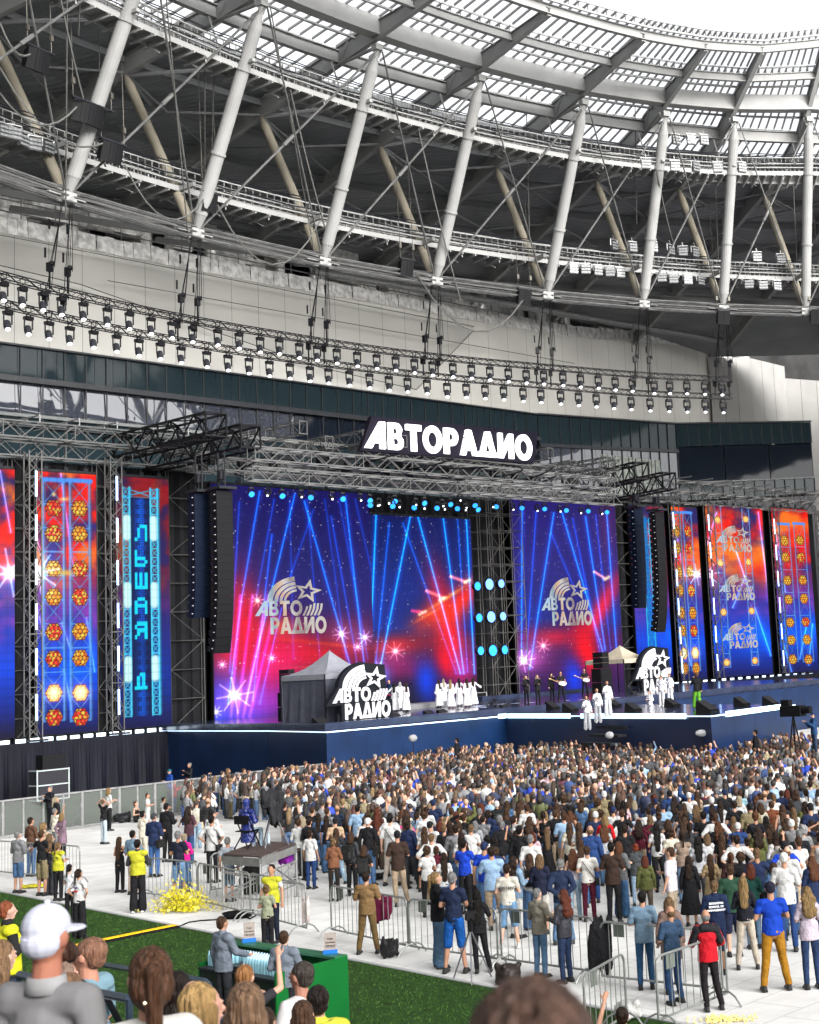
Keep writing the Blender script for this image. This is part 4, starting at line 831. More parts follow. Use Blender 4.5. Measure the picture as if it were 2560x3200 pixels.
# --- wing banners
def nebula(ra, red=1., fl=None, y0=1470, y1=2300):
    H = y1-y0; ra.base([(y0, (.16, .14, .36)), (y0+.5*H, (.28, .20, .55)), (y0+.75*H, (.08, .30, .85)), (y0+.93*H, (.08, .14, .45)), (y1, (.10, .09, .22))])
    n1 = vnoise(ra.X, ra.Y, .018, ra.seed); n2 = vnoise(ra.X, ra.Y, .011, ra.seed+40)
    t = np.clip(1-(ra.Y-y0)/(.52*H), 0, 1); m = np.clip((n1-.30)*3.0, 0, 1)*np.clip(t*2.6, 0, 1)*red; ra.img = ra.img*(1-m[..., None])+np.array((.90, .14, .09))*m[..., None]
    m = np.clip((n2-.52)*5, 0, 1)*np.clip(t*2.2, 0, 1)*red; ra.img = ra.img*(1-m[..., None])+np.array((.98, .48, .16))*m[..., None]
    t2 = np.exp(-((ra.Y-(y0+.55*H))/(.09*H))**2); m = t2*np.clip((n1-.35)*3, 0, 1); ra.img = ra.img*(1-m[..., None]*.8)+np.array((.62, .28, .70))*m[..., None]*.8
    t3 = np.exp(-((ra.Y-(y0+.74*H))/(.10*H))**2); m = t3*np.clip((n2-.38)*3, 0, 1); ra.img = ra.img*(1-m[..., None]*.9)+np.array((.03, .42, .98))*m[..., None]*.9
    return ra
def hexcol(ra, lst, r_, trw=.62, hot=(), redn=(), xs=1.):
    pts = [onW(x, y, ra.off) for x, y in lst]; s = sum(p[0] for p in pts)/len(pts)
    ra.truss(s-trw, s+trw, pts[-1][1]-.2, pts[0][1]+1.6); ra.mseg(s-trw-.1, pts[0][1]+1.65, s+trw+.1, pts[0][1]+1.65, .16, (.35, .6, .95), 1)
    for k, p in enumerate(pts): ra.hexa(s, p[1], r_, hot=1. if k in hot else 0., redness=1. if k in redn else 0., xs=xs)
def banner(label, s0, s1, z0, z1, seed, off=-.1, y0=1470, y1=2300, res=.05):
    ra = nebula(Raster(s0, s1, z0, z1, off, res, seed), 1., None, y0, y1); rt = screen_root(label, s0, s1, z0, off); frame(rt, s0, s1, z0, z1, off); return ra, rt
k = 1/2.155
ra, rt = banner('orange and blue banner screen cut off by the left picture edge', -6, .45, 3.3, 18.3, 3); ra.beam(0, 1470, 34, 1665, 1, (.5, .5, .9)); ra.star(30, 1790, 45, 1.2, (.6, .85, 1.)); ra.build('display', rt)
ra, rt = banner('narrow banner screen with two columns of orange hexagon lamps, second from left', 1.75, 5.5, 3.3, 18.3, 8)
for q in ((110, 1675, 150, 1800), (190, 1480, 232, 1800), (193, 1945, 235, 2075), (113, 1900, 142, 1985), (200, 2090, 228, 2240), (270, 1930, 296, 2100)): ra.beam(*q, .9, (.35, .45, .95))
hexcol(ra, [(168, 1400+y*k) for y in (405, 577, 813, 1003, 1240, 1420, 1650, 1815)], .56, hot=(6,), redn=(0, 1, 4, 5, 7)); hexcol(ra, [(250.5, 1400+y*k) for y in (408, 580, 815, 1003, 1235, 1415, 1648, 1812)], .56, hot=(6,), redn=(2, 3, 7))
ra.star(118, 1790, 40, 1.3, (.6, .85, 1.)); ra.blob(205, 1790, 26, 9, (1., .85, .4), .8).blob(168, 1545, 6, 6, (1, .9, .6), 1).blob(200, 1560, 14, 5, (1, .9, .6), .9); ra.build('display', rt)
ra, rt = banner('banner screen with a tall cyan dot matrix column and vertical letters', 6.75, 10.4, 3.3, 18.3, 14)
ra.img = ra.img*.55+np.array((.07, .06, .2))*.45
sA, zT_ = onW(382, 1522, -.1); sB, zB_ = onW(500, 2232, -.1); sA2, sB2 = sA+.55, sB-.55
ra.truss(sA, sA2-.08, zB_, zT_, (.35, .85, 1.), 1); ra.truss(sB2+.08, sB, zB_, zT_, (.35, .85, 1.), 1); ra.truss(sA, sB, zT_-.6, zT_, (.3, .8, 1.), 1)
msk_ = (ra.S > sA2) & (ra.S < sB2) & (ra.Z > zB_) & (ra.Z < zT_-.6)
gx, gz = (ra.S/.11) % 1, (ra.Z/.11) % 1; dotm = ((gx-.5)**2+(gz-.5)**2 < .13); cyl = np.exp(-((ra.S-(sA2+sB2)/2)/.35)**2)*(.35+.65*vnoise(ra.S*0, ra.Z, .8, 3))
dc = np.array((.02, .05, .16))+dotm[..., None]*(np.array((.05, .35, .75))*(.25+1.2*cyl)[..., None]); ra.img = np.where(msk_[..., None], dc, ra.img)
F5 = {'Н': '10001 10001 11111 10001 10001', 'Л': '00111 01001 01001 01001 10001', 'Ь': '10000 10000 11110 10001 11110', 'Ш': '10101 10101 10101 10101 11111', 'А': '01110 10001 11111 10001 10001', 'Я': '01111 10001 01111 01001 10001', 'Д': '00110 01010 01010 01010 11111'}
for ch, py in (('Л', 1665), ('Ь', 1745), ('Ш', 1815), ('А', 1892), ('Я', 1970), ('Д', 2128)):
    s_, z_ = onW(441, py, -.1); rows = F5[ch].split()
    for i, rw in enumerate(rows):
        for j, c in enumerate(rw):
            if c == '1': cs, cz = s_+(j-2)*.17, z_+(2-i)*.2; m = (np.abs(ra.S-cs) < .09) & (np.abs(ra.Z-cz) < .105); ra.img[m] = (.1, .85, .95)
for z_ in (1650, 1860, 2090):
    for sx in ((sA+sA2)/2, (sB+sB2)/2): s_, zz = onW(441, z_, -.1); ra.mseg(sx, zz-.55, sx, zz+.55, .30, (.85, 1., 1.), 1)
ra.build('display', rt)
ra, rt = banner('partly hidden cyan banner screen behind the right loudspeaker columns', 55.4, 60.2, 3.3, 18.7, 17, y0=1575, y1=2150)
s_, zz = onW(2018, 1700, -.1); ra.truss(57.0, 58.0, 4, 17.6, (.2, .8, 1.), 1); ra.mseg(57.5, 4, 57.5, 17.5, .35, (.05, .5, .8), .8); ra.build('display', rt)
z3 = lambda x, y: (1560+x*.5797, 1400+y*.5797)
ra, rt = banner('narrow banner screen with two hexagon lamp columns, right of the right loudspeakers', 61.3, 65.1, 3.4, 18.8, 19, y0=1580, y1=2135)
for q in ((2105, 1620, 2140, 1800), (2130, 1950, 2160, 2080), (2110, 2060, 2125, 1950)): ra.beam(*q, .9, (.4, .5, .95))
hexcol(ra, [z3(x, y) for x, y in ((958, 447), (963, 540), (970, 665), (976, 768), (982, 890), (988, 985), (995, 1108), (1000, 1188))], .62, hot=(6,)); hexcol(ra, [z3(x, y) for x, y in ((1018, 447), (1025, 540), (1030, 665), (1037, 768), (1045, 890), (1050, 985), (1058, 1105), (1060, 1188))], .62, hot=(6,), redn=(0, 1, 3, 5))
ra.star(2178, 1795, 20, 1.1, (.6, .85, 1.)); ra.build('display', rt)
ra, rt = banner('wide banner screen with three small chrome emblems one above another', 66.4, 75.6, 3.4, 19.2, 29, y0=1590, y1=2130)
for q in ((2240, 1600, 2200, 1740), (2300, 1720, 2350, 1870), (2370, 1600, 2405, 1880), (2360, 1900, 2410, 2050), (2290, 1900, 2330, 1800)): ra.beam(*q, .9, (.3, .5, .95))
for cols in (((1180, 387), (1194, 620), (1210, 885), (1227, 1157)), ((1329, 384), (1345, 615), (1362, 878), (1380, 1147))):
    P_ = [z3(*c) for c in cols]; pts = [onW(x, y, -.1) for x, y in P_]; s_ = sum(p[0] for p in pts)/4; ra.truss(s_-.55, s_+.55, 4.4, 19.1)
    for p in pts: ra.hexa(s_, p[1], .38, hot=.5, xs=1.5)
ra.star(2208, 1796, 24, 1.2, (.6, .85, 1.)); ra.build('display', rt)
for x, y in ((1170, 555), (1186, 822), (1203, 1085)): p = z3(x, y); screen_logo(rt, p[0], p[1], 112, -.1, 81)
ra, rt = banner('rightmost narrow banner screen with two columns of hexagon lamps', 77.2, 83.7, 3.4, 19.4, 37, y0=1590, y1=2110)
for q in ((2420, 1640, 2455, 1850), (2445, 2000, 2475, 2100), (2540, 1950, 2528, 2080), (2500, 2060, 2520, 1960)): ra.beam(*q, .9, (.3, .5, .95))
hexcol(ra, [z3(x, y) for x, y in ((1538, 500), (1545, 590), (1554, 715), (1560, 818), (1568, 940), (1578, 1035), (1585, 1140))], .56, trw=.95, xs=1.5); hexcol(ra, [z3(x, y) for x, y in ((1622, 497), (1630, 590), (1637, 713), (1645, 812), (1652, 937), (1660, 1033), (1668, 1140))], .56, trw=.95, redn=(1, 4), xs=1.5)
ra.build('display', rt)
# black drapes between and behind the screens
dp = empty('stage_drape', 'black drapes and scaffold skin closing the gaps between the stage screens', 'curtain', W(20, .6, 0), WROT)
def drape(s0, s1, z0, z1, o):
    mb = MB(); n = int((s1-s0)/.25)
    for i in range(n): a, b = s0+i*.25, s0+(i+1)*.25; mb.quad(W(a, o+.06*math.sin(i*1.9), z0), W(b, o+.06*math.sin((i+1)*1.9), z0), W(b, o+.06*math.sin((i+1)*1.9), z1), W(a, o+.06*math.sin(i*1.9), z1))
    mb.build('drape', mat('black_drape', (.003, .0033, .0045), .7, nscale=1.5, namp=.4, bump=.4, bscale=1.5), dp)
drape(-10, 13.6, 0, 19, .7); drape(36.3, 41, 3, 17.5, 1.2); drape(53.2, 86, 2, 19.3, .8); drape(13, 54, 2, 18.6, 1.5)
# ================================================================ TRUSSES
def truss_mb(mb, a, b, w_=.5, h=.5, bay=.6, t=.05, n=4, up=(0, 0, 1)):
    a, b = Vector(a), Vector(b); d = (b-a); L_ = d.length; d.normalize(); u = Vector(up)
    if abs(d.dot(u)) > .9: u = Vector((NX, NY, 0))
    x = d.cross(u).normalized()*(w_/2); z = x.normalized().cross(d).normalized()*(h/2); c = [(-x-z), (x-z), (x+z), (-x+z)]
    for q in c: mb.bar(a+q, b+q, t)
    k = max(1, int(round(L_/bay)))
    for i in range(k):
        p, q = a+d*(L_*i/k), a+d*(L_*(i+1)/k)
        for j in range(4):
            c0, c1 = c[j], c[(j+1) % 4]
            if (i+j) % 2: c0, c1 = c1, c0
            mb.bar(p+c0, q+c1, t*.6)
        if i % 4 == 0:
            for j in range(4): mb.bar(p+c[j], p+c[(j+1) % 4], t*.7)
    return mb
def truss(label, a, b, w_=.5, h=.5, bay=.6, t=.05, m=None, group=None, name='lighting_truss', cat='truss'):
    mb = truss_mb(MB(), a, b, w_, h, bay, t); c = (Vector(a)+Vector(b))/2
    return thing_mesh(mb, name, m or M_ALU, label, cat, c, WROT, group)
# towers beside the banners with LED tubes
def tower(s, label, lean=0., z1=19.3, o=-.9, strip=-.35):
    r = empty('truss_tower', label, 'truss tower', W(s, o, ZD), WROT, 'truss towers between the banner screens')
    truss_mb(MB(), W(s, o, ZD), W(s, o, z1), .75, .6, .75, .06).build('lattice', M_ALU, r)
    for k in range(6):
        z = 4.2+k*2.5; mb = MB(); mb.box(W(s+strip, o-.38, z+.7), (.10, .06, 1.45), WROT); mb.build('led_tube', M_LEDB, r)
    mb = MB(); mb.box(W(s, o, ZD+.05), (1.2, 1.2, .1), WROT); mb.build('base_plate', M_DARK, r)
for s, l in ((1.1, 'silver truss tower with glowing tubes, leftmost'), (6.15, 'silver truss tower with glowing tubes between hexagon banner and cyan column banner'), (60.6, 'silver truss tower right beside the right loudspeaker columns'), (65.8, 'silver truss tower left of the three small emblems'), (76.4, 'silver truss tower right of the three small emblems'), (84.6, 'silver truss tower at the far right end of the stage')): tower(s, l, strip=-.6 if s > 60 else 0)
GT = 'silver trusses over the stage wings'
for i, (s0, s1, z, o) in enumerate(((-14, 13, 20.4, -1.2), (-14, 13, 19.5, -.2), (55, 86, 20.5, -1.2), (57, 86, 19.6, -.2))):
    truss(['upper silver truss over the left wing screens', 'lower silver truss over the left wing screens', 'upper silver truss over the right wing screens', 'lower silver truss over the right wing screens'][i], W(s0, o, z), W(s1, o, z), .9, .9, 1.1, .08, group=GT)
for i in range(10):
    s = -9+i*2.4; mb = MB(); mb.bar(W(s, -2.6, 21.1), W(s, 2.4, 21.1), .08); mb.bar(W(s, -2.6, 21.1), W(s, -2.6, 20.7), .06); mb.bar(W(s, -1.2, 20.9), W(s, -1.2, 21.1), .08); thing_mesh(mb, 'scaffold_tube', M_GALV, f'grey scaffold tube lying across the left wing roof truss, {ordinal(i)} from left', 'scaffold', W(s, 0, 21), WROT, 'scaffold tubes across the wing trusses')
for i in range(9):
    s = 58+i*3.2; mb = MB(); mb.bar(W(s, -2.6, 21.2), W(s, 2.4, 21.2), .08); mb.bar(W(s, -1.2, 20.95), W(s, -1.2, 21.2), .08); thing_mesh(mb, 'scaffold_tube', M_GALV, f'grey scaffold tube lying across the right wing roof truss, {ordinal(i)} from left', 'scaffold', W(s, 0, 21), WROT, 'scaffold tubes across the wing trusses')
# scaffold lattice behind the drapes at the left and the right tower
def scaffold(s0, s1, o0, o1, z0, z1, ns, nz, label, name='scaffold_tower', no=1, t=.05):
    mb = MB()
    for i in range(ns+1):
        s = s0+(s1-s0)*i/ns
        for j in range(no+1): o = o0+(o1-o0)*j/no; mb.tube(W(s, o, z0), W(s, o, z1), t*.6, n=5)
    for k in range(nz+1):
        z = z0+(z1-z0)*k/nz
        for j in range(no+1): o = o0+(o1-o0)*j/no; mb.tube(W(s0, o, z), W(s1, o, z), t*.5, n=4)
        for i in range(ns+1): s = s0+(s1-s0)*i/ns; mb.tube(W(s, o0, z), W(s, o1, z), t*.5, n=4)
        if k < nz:
            for i in range(ns):
                a, b = s0+(s1-s0)*i/ns, s0+(s1-s0)*(i+1)/ns
                if (i+k) % 2: a, b = b, a
                mb.tube(W(a, o0, z), W(b, o0, z+(z1-z0)/nz), t*.45, n=4)
    return thing_mesh(mb, name, mat('scaffold_grey', (.09, .088, .083), .45, .5, nscale=3, namp=.3), label, 'scaffold', W((s0+s1)/2, (o0+o1)/2, z0), WROT)
scaffold(10.6, 13.0, .2, .5, ZD, 19, 1, 9, 'scaffold bay with diagonals left of the left loudspeaker column'); scaffold(53.8, 56.5, .2, .5, ZD, 19, 1, 9, 'scaffold bay with diagonals left of the right loudspeaker columns'); scaffold(.35, 1.7, .0, .5, 0.3, 19, 1, 14, 'narrow scaffold bay behind the leftmost truss tower'); scaffold(5.6, 6.7, .0, .5, 0.3, 19, 1, 14, 'narrow scaffold bay behind the second truss tower from left')
scaffold(36.6, 40.4, -1.6, .4, ZD, 18.4, 3, 12, 'tall scaffold tower between the main screens', no=2)
# nine tower lamps
def round_lamp(p, r_, m, label, group, rz=None, name='stage_lamp', aim=None):
    t = empty(name, label, 'stage light', p, rz if rz is not None else WROT, group)
    mb = MB(); mb.lathe([(.8*r_, .35), (1.05*r_, .2), (1.12*r_, -.02), (1.0*r_, -.03)], n=14); M = Matrix.Rotation(rad(-90), 3, 'X'); mb.v = [tuple(M@Vector(v)) for v in mb.v]
    mb.build('lamp_housing', M_BLACK, t, local=True); l = MB(); l.lathe([(.02, -.02), (.95*r_, -.05), (.97*r_, -.04)], n=14); l.v = [tuple(M@Vector(v)) for v in l.v]; l.build('lens', m, t, local=True)
    y = MB(); y.bar((-1.2*r_, 0, 0), (-1.2*r_, 0, 1.3*r_), .05); y.bar((1.2*r_, 0, 0), (1.2*r_, 0, 1.3*r_), .05); y.bar((-1.2*r_, 0, 1.3*r_), (1.2*r_, 0, 1.3*r_), .06); y.build('yoke', M_BLACK, t, local=True); return t
RW = ('top', 'middle', 'bottom'); CW_ = ('left', 'centre', 'right')
for i, y in enumerate(((1832, 1826, 1824), (1931, 1928, 1926), (2034, 2033, 2031))):
    for j, x in enumerate((1492+i*5, 1529+i*5.5, 1566+i*5.5)):
        s, z = onW(x, y[j], -2.0); m = M_LAMPB if j == 0 or (i == 2) else emitter('tower_lamp_bluewhite', (.10, .26, 1.), 1.6)
        round_lamp(W(s, -2.0, z), .32 if j != 1 else .42, m, f'round blue glowing lamp on scaffold tower, {RW[i]} row {CW_[j]}', 'nine lamps on the scaffold tower', aim=1)
# main roof grid: longitudinal front trusses and depth trusses
GR = 'silver trusses of the main stage roof grid'
for i, (o, z, s0, s1) in enumerate(((-10.2, 17.35, 9, 41.8), (-9.8, 18.6, 9.5, 42.5), (-6, 18.5, 10, 46), (-3, 18.8, 10, 47), (-.8, 19.4, 10, 50), (-7.5, 19.6, 11, 45), (-12.0, 17.2, 24, 34))):
    truss(['lowest front silver truss carrying the stage lights', 'second long truss behind the front light truss', 'third long truss of the stage roof', 'fourth long truss of the stage roof', 'rear long truss of the stage roof above the screens', 'high long truss of the stage roof', 'short truss in front of the middle screen carrying lamps'][i], W(s0, o, z), W(s1, o, z), .75, .75, 1.0, .075, group=GR)
for i, s in enumerate((10.5, 13, 15.5, 18.2, 21, 23.6, 26.5, 29.2, 32, 35, 38, 41, 43.6)):
    z = 20.1+.35*math.sin(i*2.3); L0 = -8.6-1.6*abs(math.sin(i*1.3))
    truss(f'silver depth truss of the stage roof grid, {ordinal(i)} from the left', W(s, L0, z), W(s, .5, z), .55, .75, .85, .065, group=GR)
for i in range(26):
    s = 10+i*1.35; p = W(s, R.uniform(-9, -2), 18.9); mb = MB(); mb.box(p, (.45, .45, .7), R.random()); mb.box(p+Vector((0, 0, .5)), (.2, .2, .4)); mb.tube(p, p+Vector((0, 0, 1.6)), .03, n=4); thing_mesh(mb, 'chain_hoist', M_BLACK, f'black motor hoist hanging inside the stage roof grid, {ordinal(i)} from left', 'hoist', p, 0, 'motor hoists in the stage roof')
for i in range(8):
    s = 12+i*4; pts = [W(s+t*2.6, -8+5*math.sin(t*3+i), 18.9-.5*math.sin(t*math.pi)) for t in [j/10 for j in range(11)]]; mb = MB(); mb.path(pts, .05, 5); thing_mesh(mb, 'power_cable', M_BLACK, f'black power cable slung between the stage roof trusses, {ordinal(i)} from left', 'cable', W(s, -8, 19), 0, 'power cables in the stage roof')
# black box beams at both sides of the main roof
def blackbeam(a, b, label): truss(label, a, b, 1.3, 1.3, 1.3, .12, M_BLACK)
blackbeam(W(6.9, -10.2, 20.0), W(7.6, 1.5, 20.2), 'black heavy truss beam jutting out over the left main screen'); blackbeam(W(9.2, -10.2, 19.5), W(9.8, 1.5, 19.6), 'second black heavy truss beam right of the left jutting one'); blackbeam(W(47.5, -8.0, 20.2), W(50.5, 1.5, 20.2), 'black truss beam jutting out above the right main screen'); blackbeam(W(51, -8, 19.6), W(53.5, 1.5, 19.6), 'black truss beam over the right loudspeaker columns')
# radio name sign on the roof edge
sg = empty('rooftop_sign', 'long dark sign with glowing white letters АВТОРАДИО above the stage roof', 'sign', W(25.4, -10, 19.4), WROT)
mb = MB(); p0, p1 = W(17.5, -10, 0), W(33.4, -10, 0)
V4 = [onW(1128, 1408, -10), onW(1162, 1300, -10), onW(1682, 1352, -10), onW(1668, 1448, -10)]
q = [W(s, -10+o, z) for o in (0, .35) for s, z in V4]; mb.add(q, [(3, 2, 1, 0), (4, 5, 6, 7), (0, 1, 5, 4), (1, 2, 6, 5), (2, 3, 7, 6), (3, 0, 4, 7)]); mb.build('sign_panel', mat('sign_dark_violet', (.005, .0035, .009), .5, nscale=1.5, namp=.1), sg)
s0, z0 = V4[0]; s1, z1 = V4[3]; wv_ = word(['a1', 'В', 'Т', 'О', 'Р', 'А', 'Д', 'И', 'О'], 0, 0, 1, 1, .09)
mb = MB(); base = W(s0+.2, -10.12, z0+.18); place_polys(mb, wv_, .14, base, (W(s1, -10, z1)-W(s0, -10, z0)), (0, 0, 1), (s1-s0)-.4, 1.72); mb.build('lettering', emitter('sign_letter_white', (.97, .97, 1.), 1.05), sg)
mb = MB(); truss_mb(mb, W(17.8, -9.7, 19.25), W(33.2, -9.7, 19.25), .3, .3, .8, .06); mb.build('sign_truss', M_ALU, sg)
# ================================================================ PEOPLE
def remesh_mb(mb, voxel, smooth_it=2, dec=None, name='m'):
    me = bpy.data.meshes.new(name); me.from_pydata([tuple(v) for v in mb.v], [], mb.f); me.update()
    o = bpy.data.objects.new('tmp', me); COL.objects.link(o)
    r = o.modifiers.new('r', 'REMESH'); r.mode = 'VOXEL'; r.voxel_size = voxel; r.adaptivity = 0
    if smooth_it: s = o.modifiers.new('s', 'SMOOTH'); s.factor = .5; s.iterations = smooth_it
    if dec: d = o.modifiers.new('d', 'DECIMATE'); d.ratio = dec
    dg = bpy.context.evaluated_depsgraph_get(); dg.update(); out = bpy.data.meshes.new_from_object(o.evaluated_get(dg), depsgraph=dg)
    bpy.data.objects.remove(o); bpy.data.meshes.remove(me); out.polygons.foreach_set('use_smooth', [True]*len(out.polygons)); out.name = name; return out
def capsule(mb, a, b, r1, r2, n=10, sq=(1, 1)):
    "tapered round-ended limb"
    a, b = Vector(a), Vector(b); d = (b-a); L_ = d.length; d.normalize(); u = Vector((0, 1, 0)) if abs(d.y) < .9 else Vector((1, 0, 0)); x = u.cross(d).normalized(); y = d.cross(x); rings = []
    for t in (-80, -50, -20): rings.append((a+d*(r1*math.sin(rad(t))), r1*math.cos(rad(t))))
    rings += [(a, r1), (b, r2)]
    for t in (20, 50, 80): rings.append((b+d*(r2*math.sin(rad(t))), r2*math.cos(rad(t))))
    vs = []
    for c, r in rings: vs += [c+(x*math.cos(q)*sq[0]+y*math.sin(q)*sq[1])*r for q in [2*math.pi*i/n for i in range(n)]]
    m = len(rings); fs = [(j*n+i, j*n+(i+1) % n, (j+1)*n+(i+1) % n, (j+1)*n+i) for j in range(m-1) for i in range(n)]+[tuple(range(n-1, -1, -1)), tuple(range((m-1)*n, m*n))]
    mb.add(vs, fs)
# skeleton for a 1.75 m figure facing +Y. arm targets: (elbow, wrist) for a right arm with x mirrored by side
ARMS = {
 'down': ((.245, -.02, 1.16), (.27, .05, .92)),
 'front': ((.25, .02, 1.17), (.12, .26, 1.20)),
 'cross': ((.25, .03, 1.17), (-.06, .22, 1.22)),
 'hips': ((.36, -.06, 1.20), (.20, .02, 1.03)),
 'up': ((.30, .16, 1.52), (.22, .26, 1.78)),
 'phone': ((.24, .10, 1.20), (.10, .33, 1.38)),
 'back': ((.27, -.12, 1.19), (.06, -.16, 1.02)),
 'out': ((.34, .0, 1.28), (.52, .10, 1.16)),
 'over': ((.42, .02, 1.43), (.66, -.04, 1.44)),
 'clap': ((.26, .10, 1.20), (.05, .32, 1.36)),
 'head': ((.42, .0, 1.60), (.14, -.04, 1.72)),
 'keys': ((.24, .08, 1.18), (.16, .38, 1.08)),
 'rail': ((.28, .10, 1.16), (.22, .36, 1.08)),
 'mic': ((.22, .12, 1.24), (.06, .20, 1.50)),
}
LEGS = {   # knees and ankles (left, right)
 'stand': (((-.10, .01, .50), (-.11, -.01, .09)), ((.10, .01, .50), (.11, -.01, .09))),
 'wide': (((-.13, .01, .50), (-.19, -.01, .09)), ((.13, .01, .50), (.19, -.01, .09))),
 'lean': (((-.09, .02, .50), (-.07, -.01, .09)), ((.13, .06, .49), (.21, .08, .09))),
 'walk': (((-.09, .16, .52), (-.09, .22, .11)), ((.09, .02, .50), (.09, -.28, .13))),
 'sit': (((-.11, .42, .90), (-.12, .40, .50)), ((.11, .42, .90), (.12, .40, .50))),
}
def pts(sex, arms, legs):
    f = sex == 'f'; sw = .145 if f else .170; J = {}
    J['sh'] = {-1: Vector((-sw, 0, 1.435)), 1: Vector((sw, 0, 1.435))}
    J['el'], J['wr'] = {}, {}
    for s, key in ((-1, arms[0]), (1, arms[1])):
        e, w_ = ARMS[key]; k = .9 if f else 1.; J['el'][s] = Vector((e[0]*s*k, e[1], e[2])); J['wr'][s] = Vector((w_[0]*s*k, w_[1], w_[2]))
    J['hip'] = {-1: Vector((-.085, 0, .92)), 1: Vector((.085, 0, .92))}
    J['kn'] = {-1: Vector(LEGS[legs][0][0]), 1: Vector(LEGS[legs][1][0])}; J['an'] = {-1: Vector(LEGS[legs][0][1]), 1: Vector(LEGS[legs][1][1])}
    return J
def hand(mb, w_, d, side, spread=.0, curl=.5, k=1.):
    "palm, four fingers and a thumb; d = forearm direction"
    d = d.normalized(); u = Vector((0, 1, 0)) if abs(d.y) < .8 else Vector((0, 0, 1)); x = d.cross(u).normalized(); y = x.cross(d).normalized()
    c = w_+d*.055*k; capsule(mb, w_+d*.01, c+d*.02*k, .026*k, .036*k, 8, (1.05, .5) if abs(d.y) < .9 else (1, .5))
    for i, (o, L_) in enumerate(((-.027, .060), (-.009, .072), (.009, .068), (.027, .052))):
        p = c+d*.03*k+x*o*k; q = p+(d*math.cos(curl)+y*math.sin(curl)*.8)*L_*.5*k; r = q+(d*math.cos(curl*2)+y*math.sin(curl*2))*L_*.5*k
        capsule(mb, p, q, .0095*k, .0085*k, 6); capsule(mb, q, r, .0085*k, .0065*k, 6)
    p = w_+d*.03*k-x*side*.03*k; q = p-x*side*.028*k+d*.03*k+y*.012; capsule(mb, p, q, .0125*k, .010*k, 6); capsule(mb, q, q+d*.028*k-x*side*.004*k, .010*k, .008*k, 6)
def body_mb(sex, J, fingers=True):
    mb = MB(); f = sex == 'f'; 
    mb.ball((0, -.008, 1.655), (.073, .092, .105), 16, 12); capsule(mb, (0, .028, 1.60), (0, .045, 1.575), .052, .038)      # skull, jaw
    capsule(mb, (0, .083, 1.655), (0, .103, 1.628), .010, .016, 8)                                                      # nose
    for s in (-1, 1): mb.ball((s*.075, -.005, 1.645), (.012, .022, .032), 8, 6); mb.ball((s*.03, .082, 1.668), (.014, .010, .008), 8, 6)
    capsule(mb, (-.018, .086, 1.600), (.018, .086, 1.600), .009, .009, 6)
    capsule(mb, (0, -.012, 1.46), (0, -.004, 1.59), .058 if not f else .048, .052 if not f else .043)
    sw = J['sh'][1].x
    capsule(mb, (-sw*.8, -.005, 1.425), (sw*.8, -.005, 1.425), .055, .055); mb.ball((0, 0, 1.30), (.150 if not f else .130, .100, .17), 14, 10); mb.ball((0, 0, 1.10), (.135 if not f else .112, .092, .16), 14, 10); mb.ball((0, -.005, .95), (.150 if not f else .158, .108, .12), 14, 10)
    for s in (-1, 1):
        capsule(mb, J['sh'][s], J['el'][s], .050 if not f else .040, .038 if not f else .032); capsule(mb, J['el'][s], J['wr'][s], .038 if not f else .032, .025 if not f else .021)
        hand(mb, J['wr'][s], J['wr'][s]-J['el'][s], s, k=1. if not f else .9)
        capsule(mb, J['hip'][s], J['kn'][s], .080, .050); m_ = J['kn'][s].lerp(J['an'][s], .35); capsule(mb, J['kn'][s], m_, .050, .052); capsule(mb, m_, J['an'][s], .052, .034)
        capsule(mb, J['an'][s]+Vector((0, -.02, -.05)), J['an'][s]+Vector((0, .14, -.062)), .034, .026)
    return mb
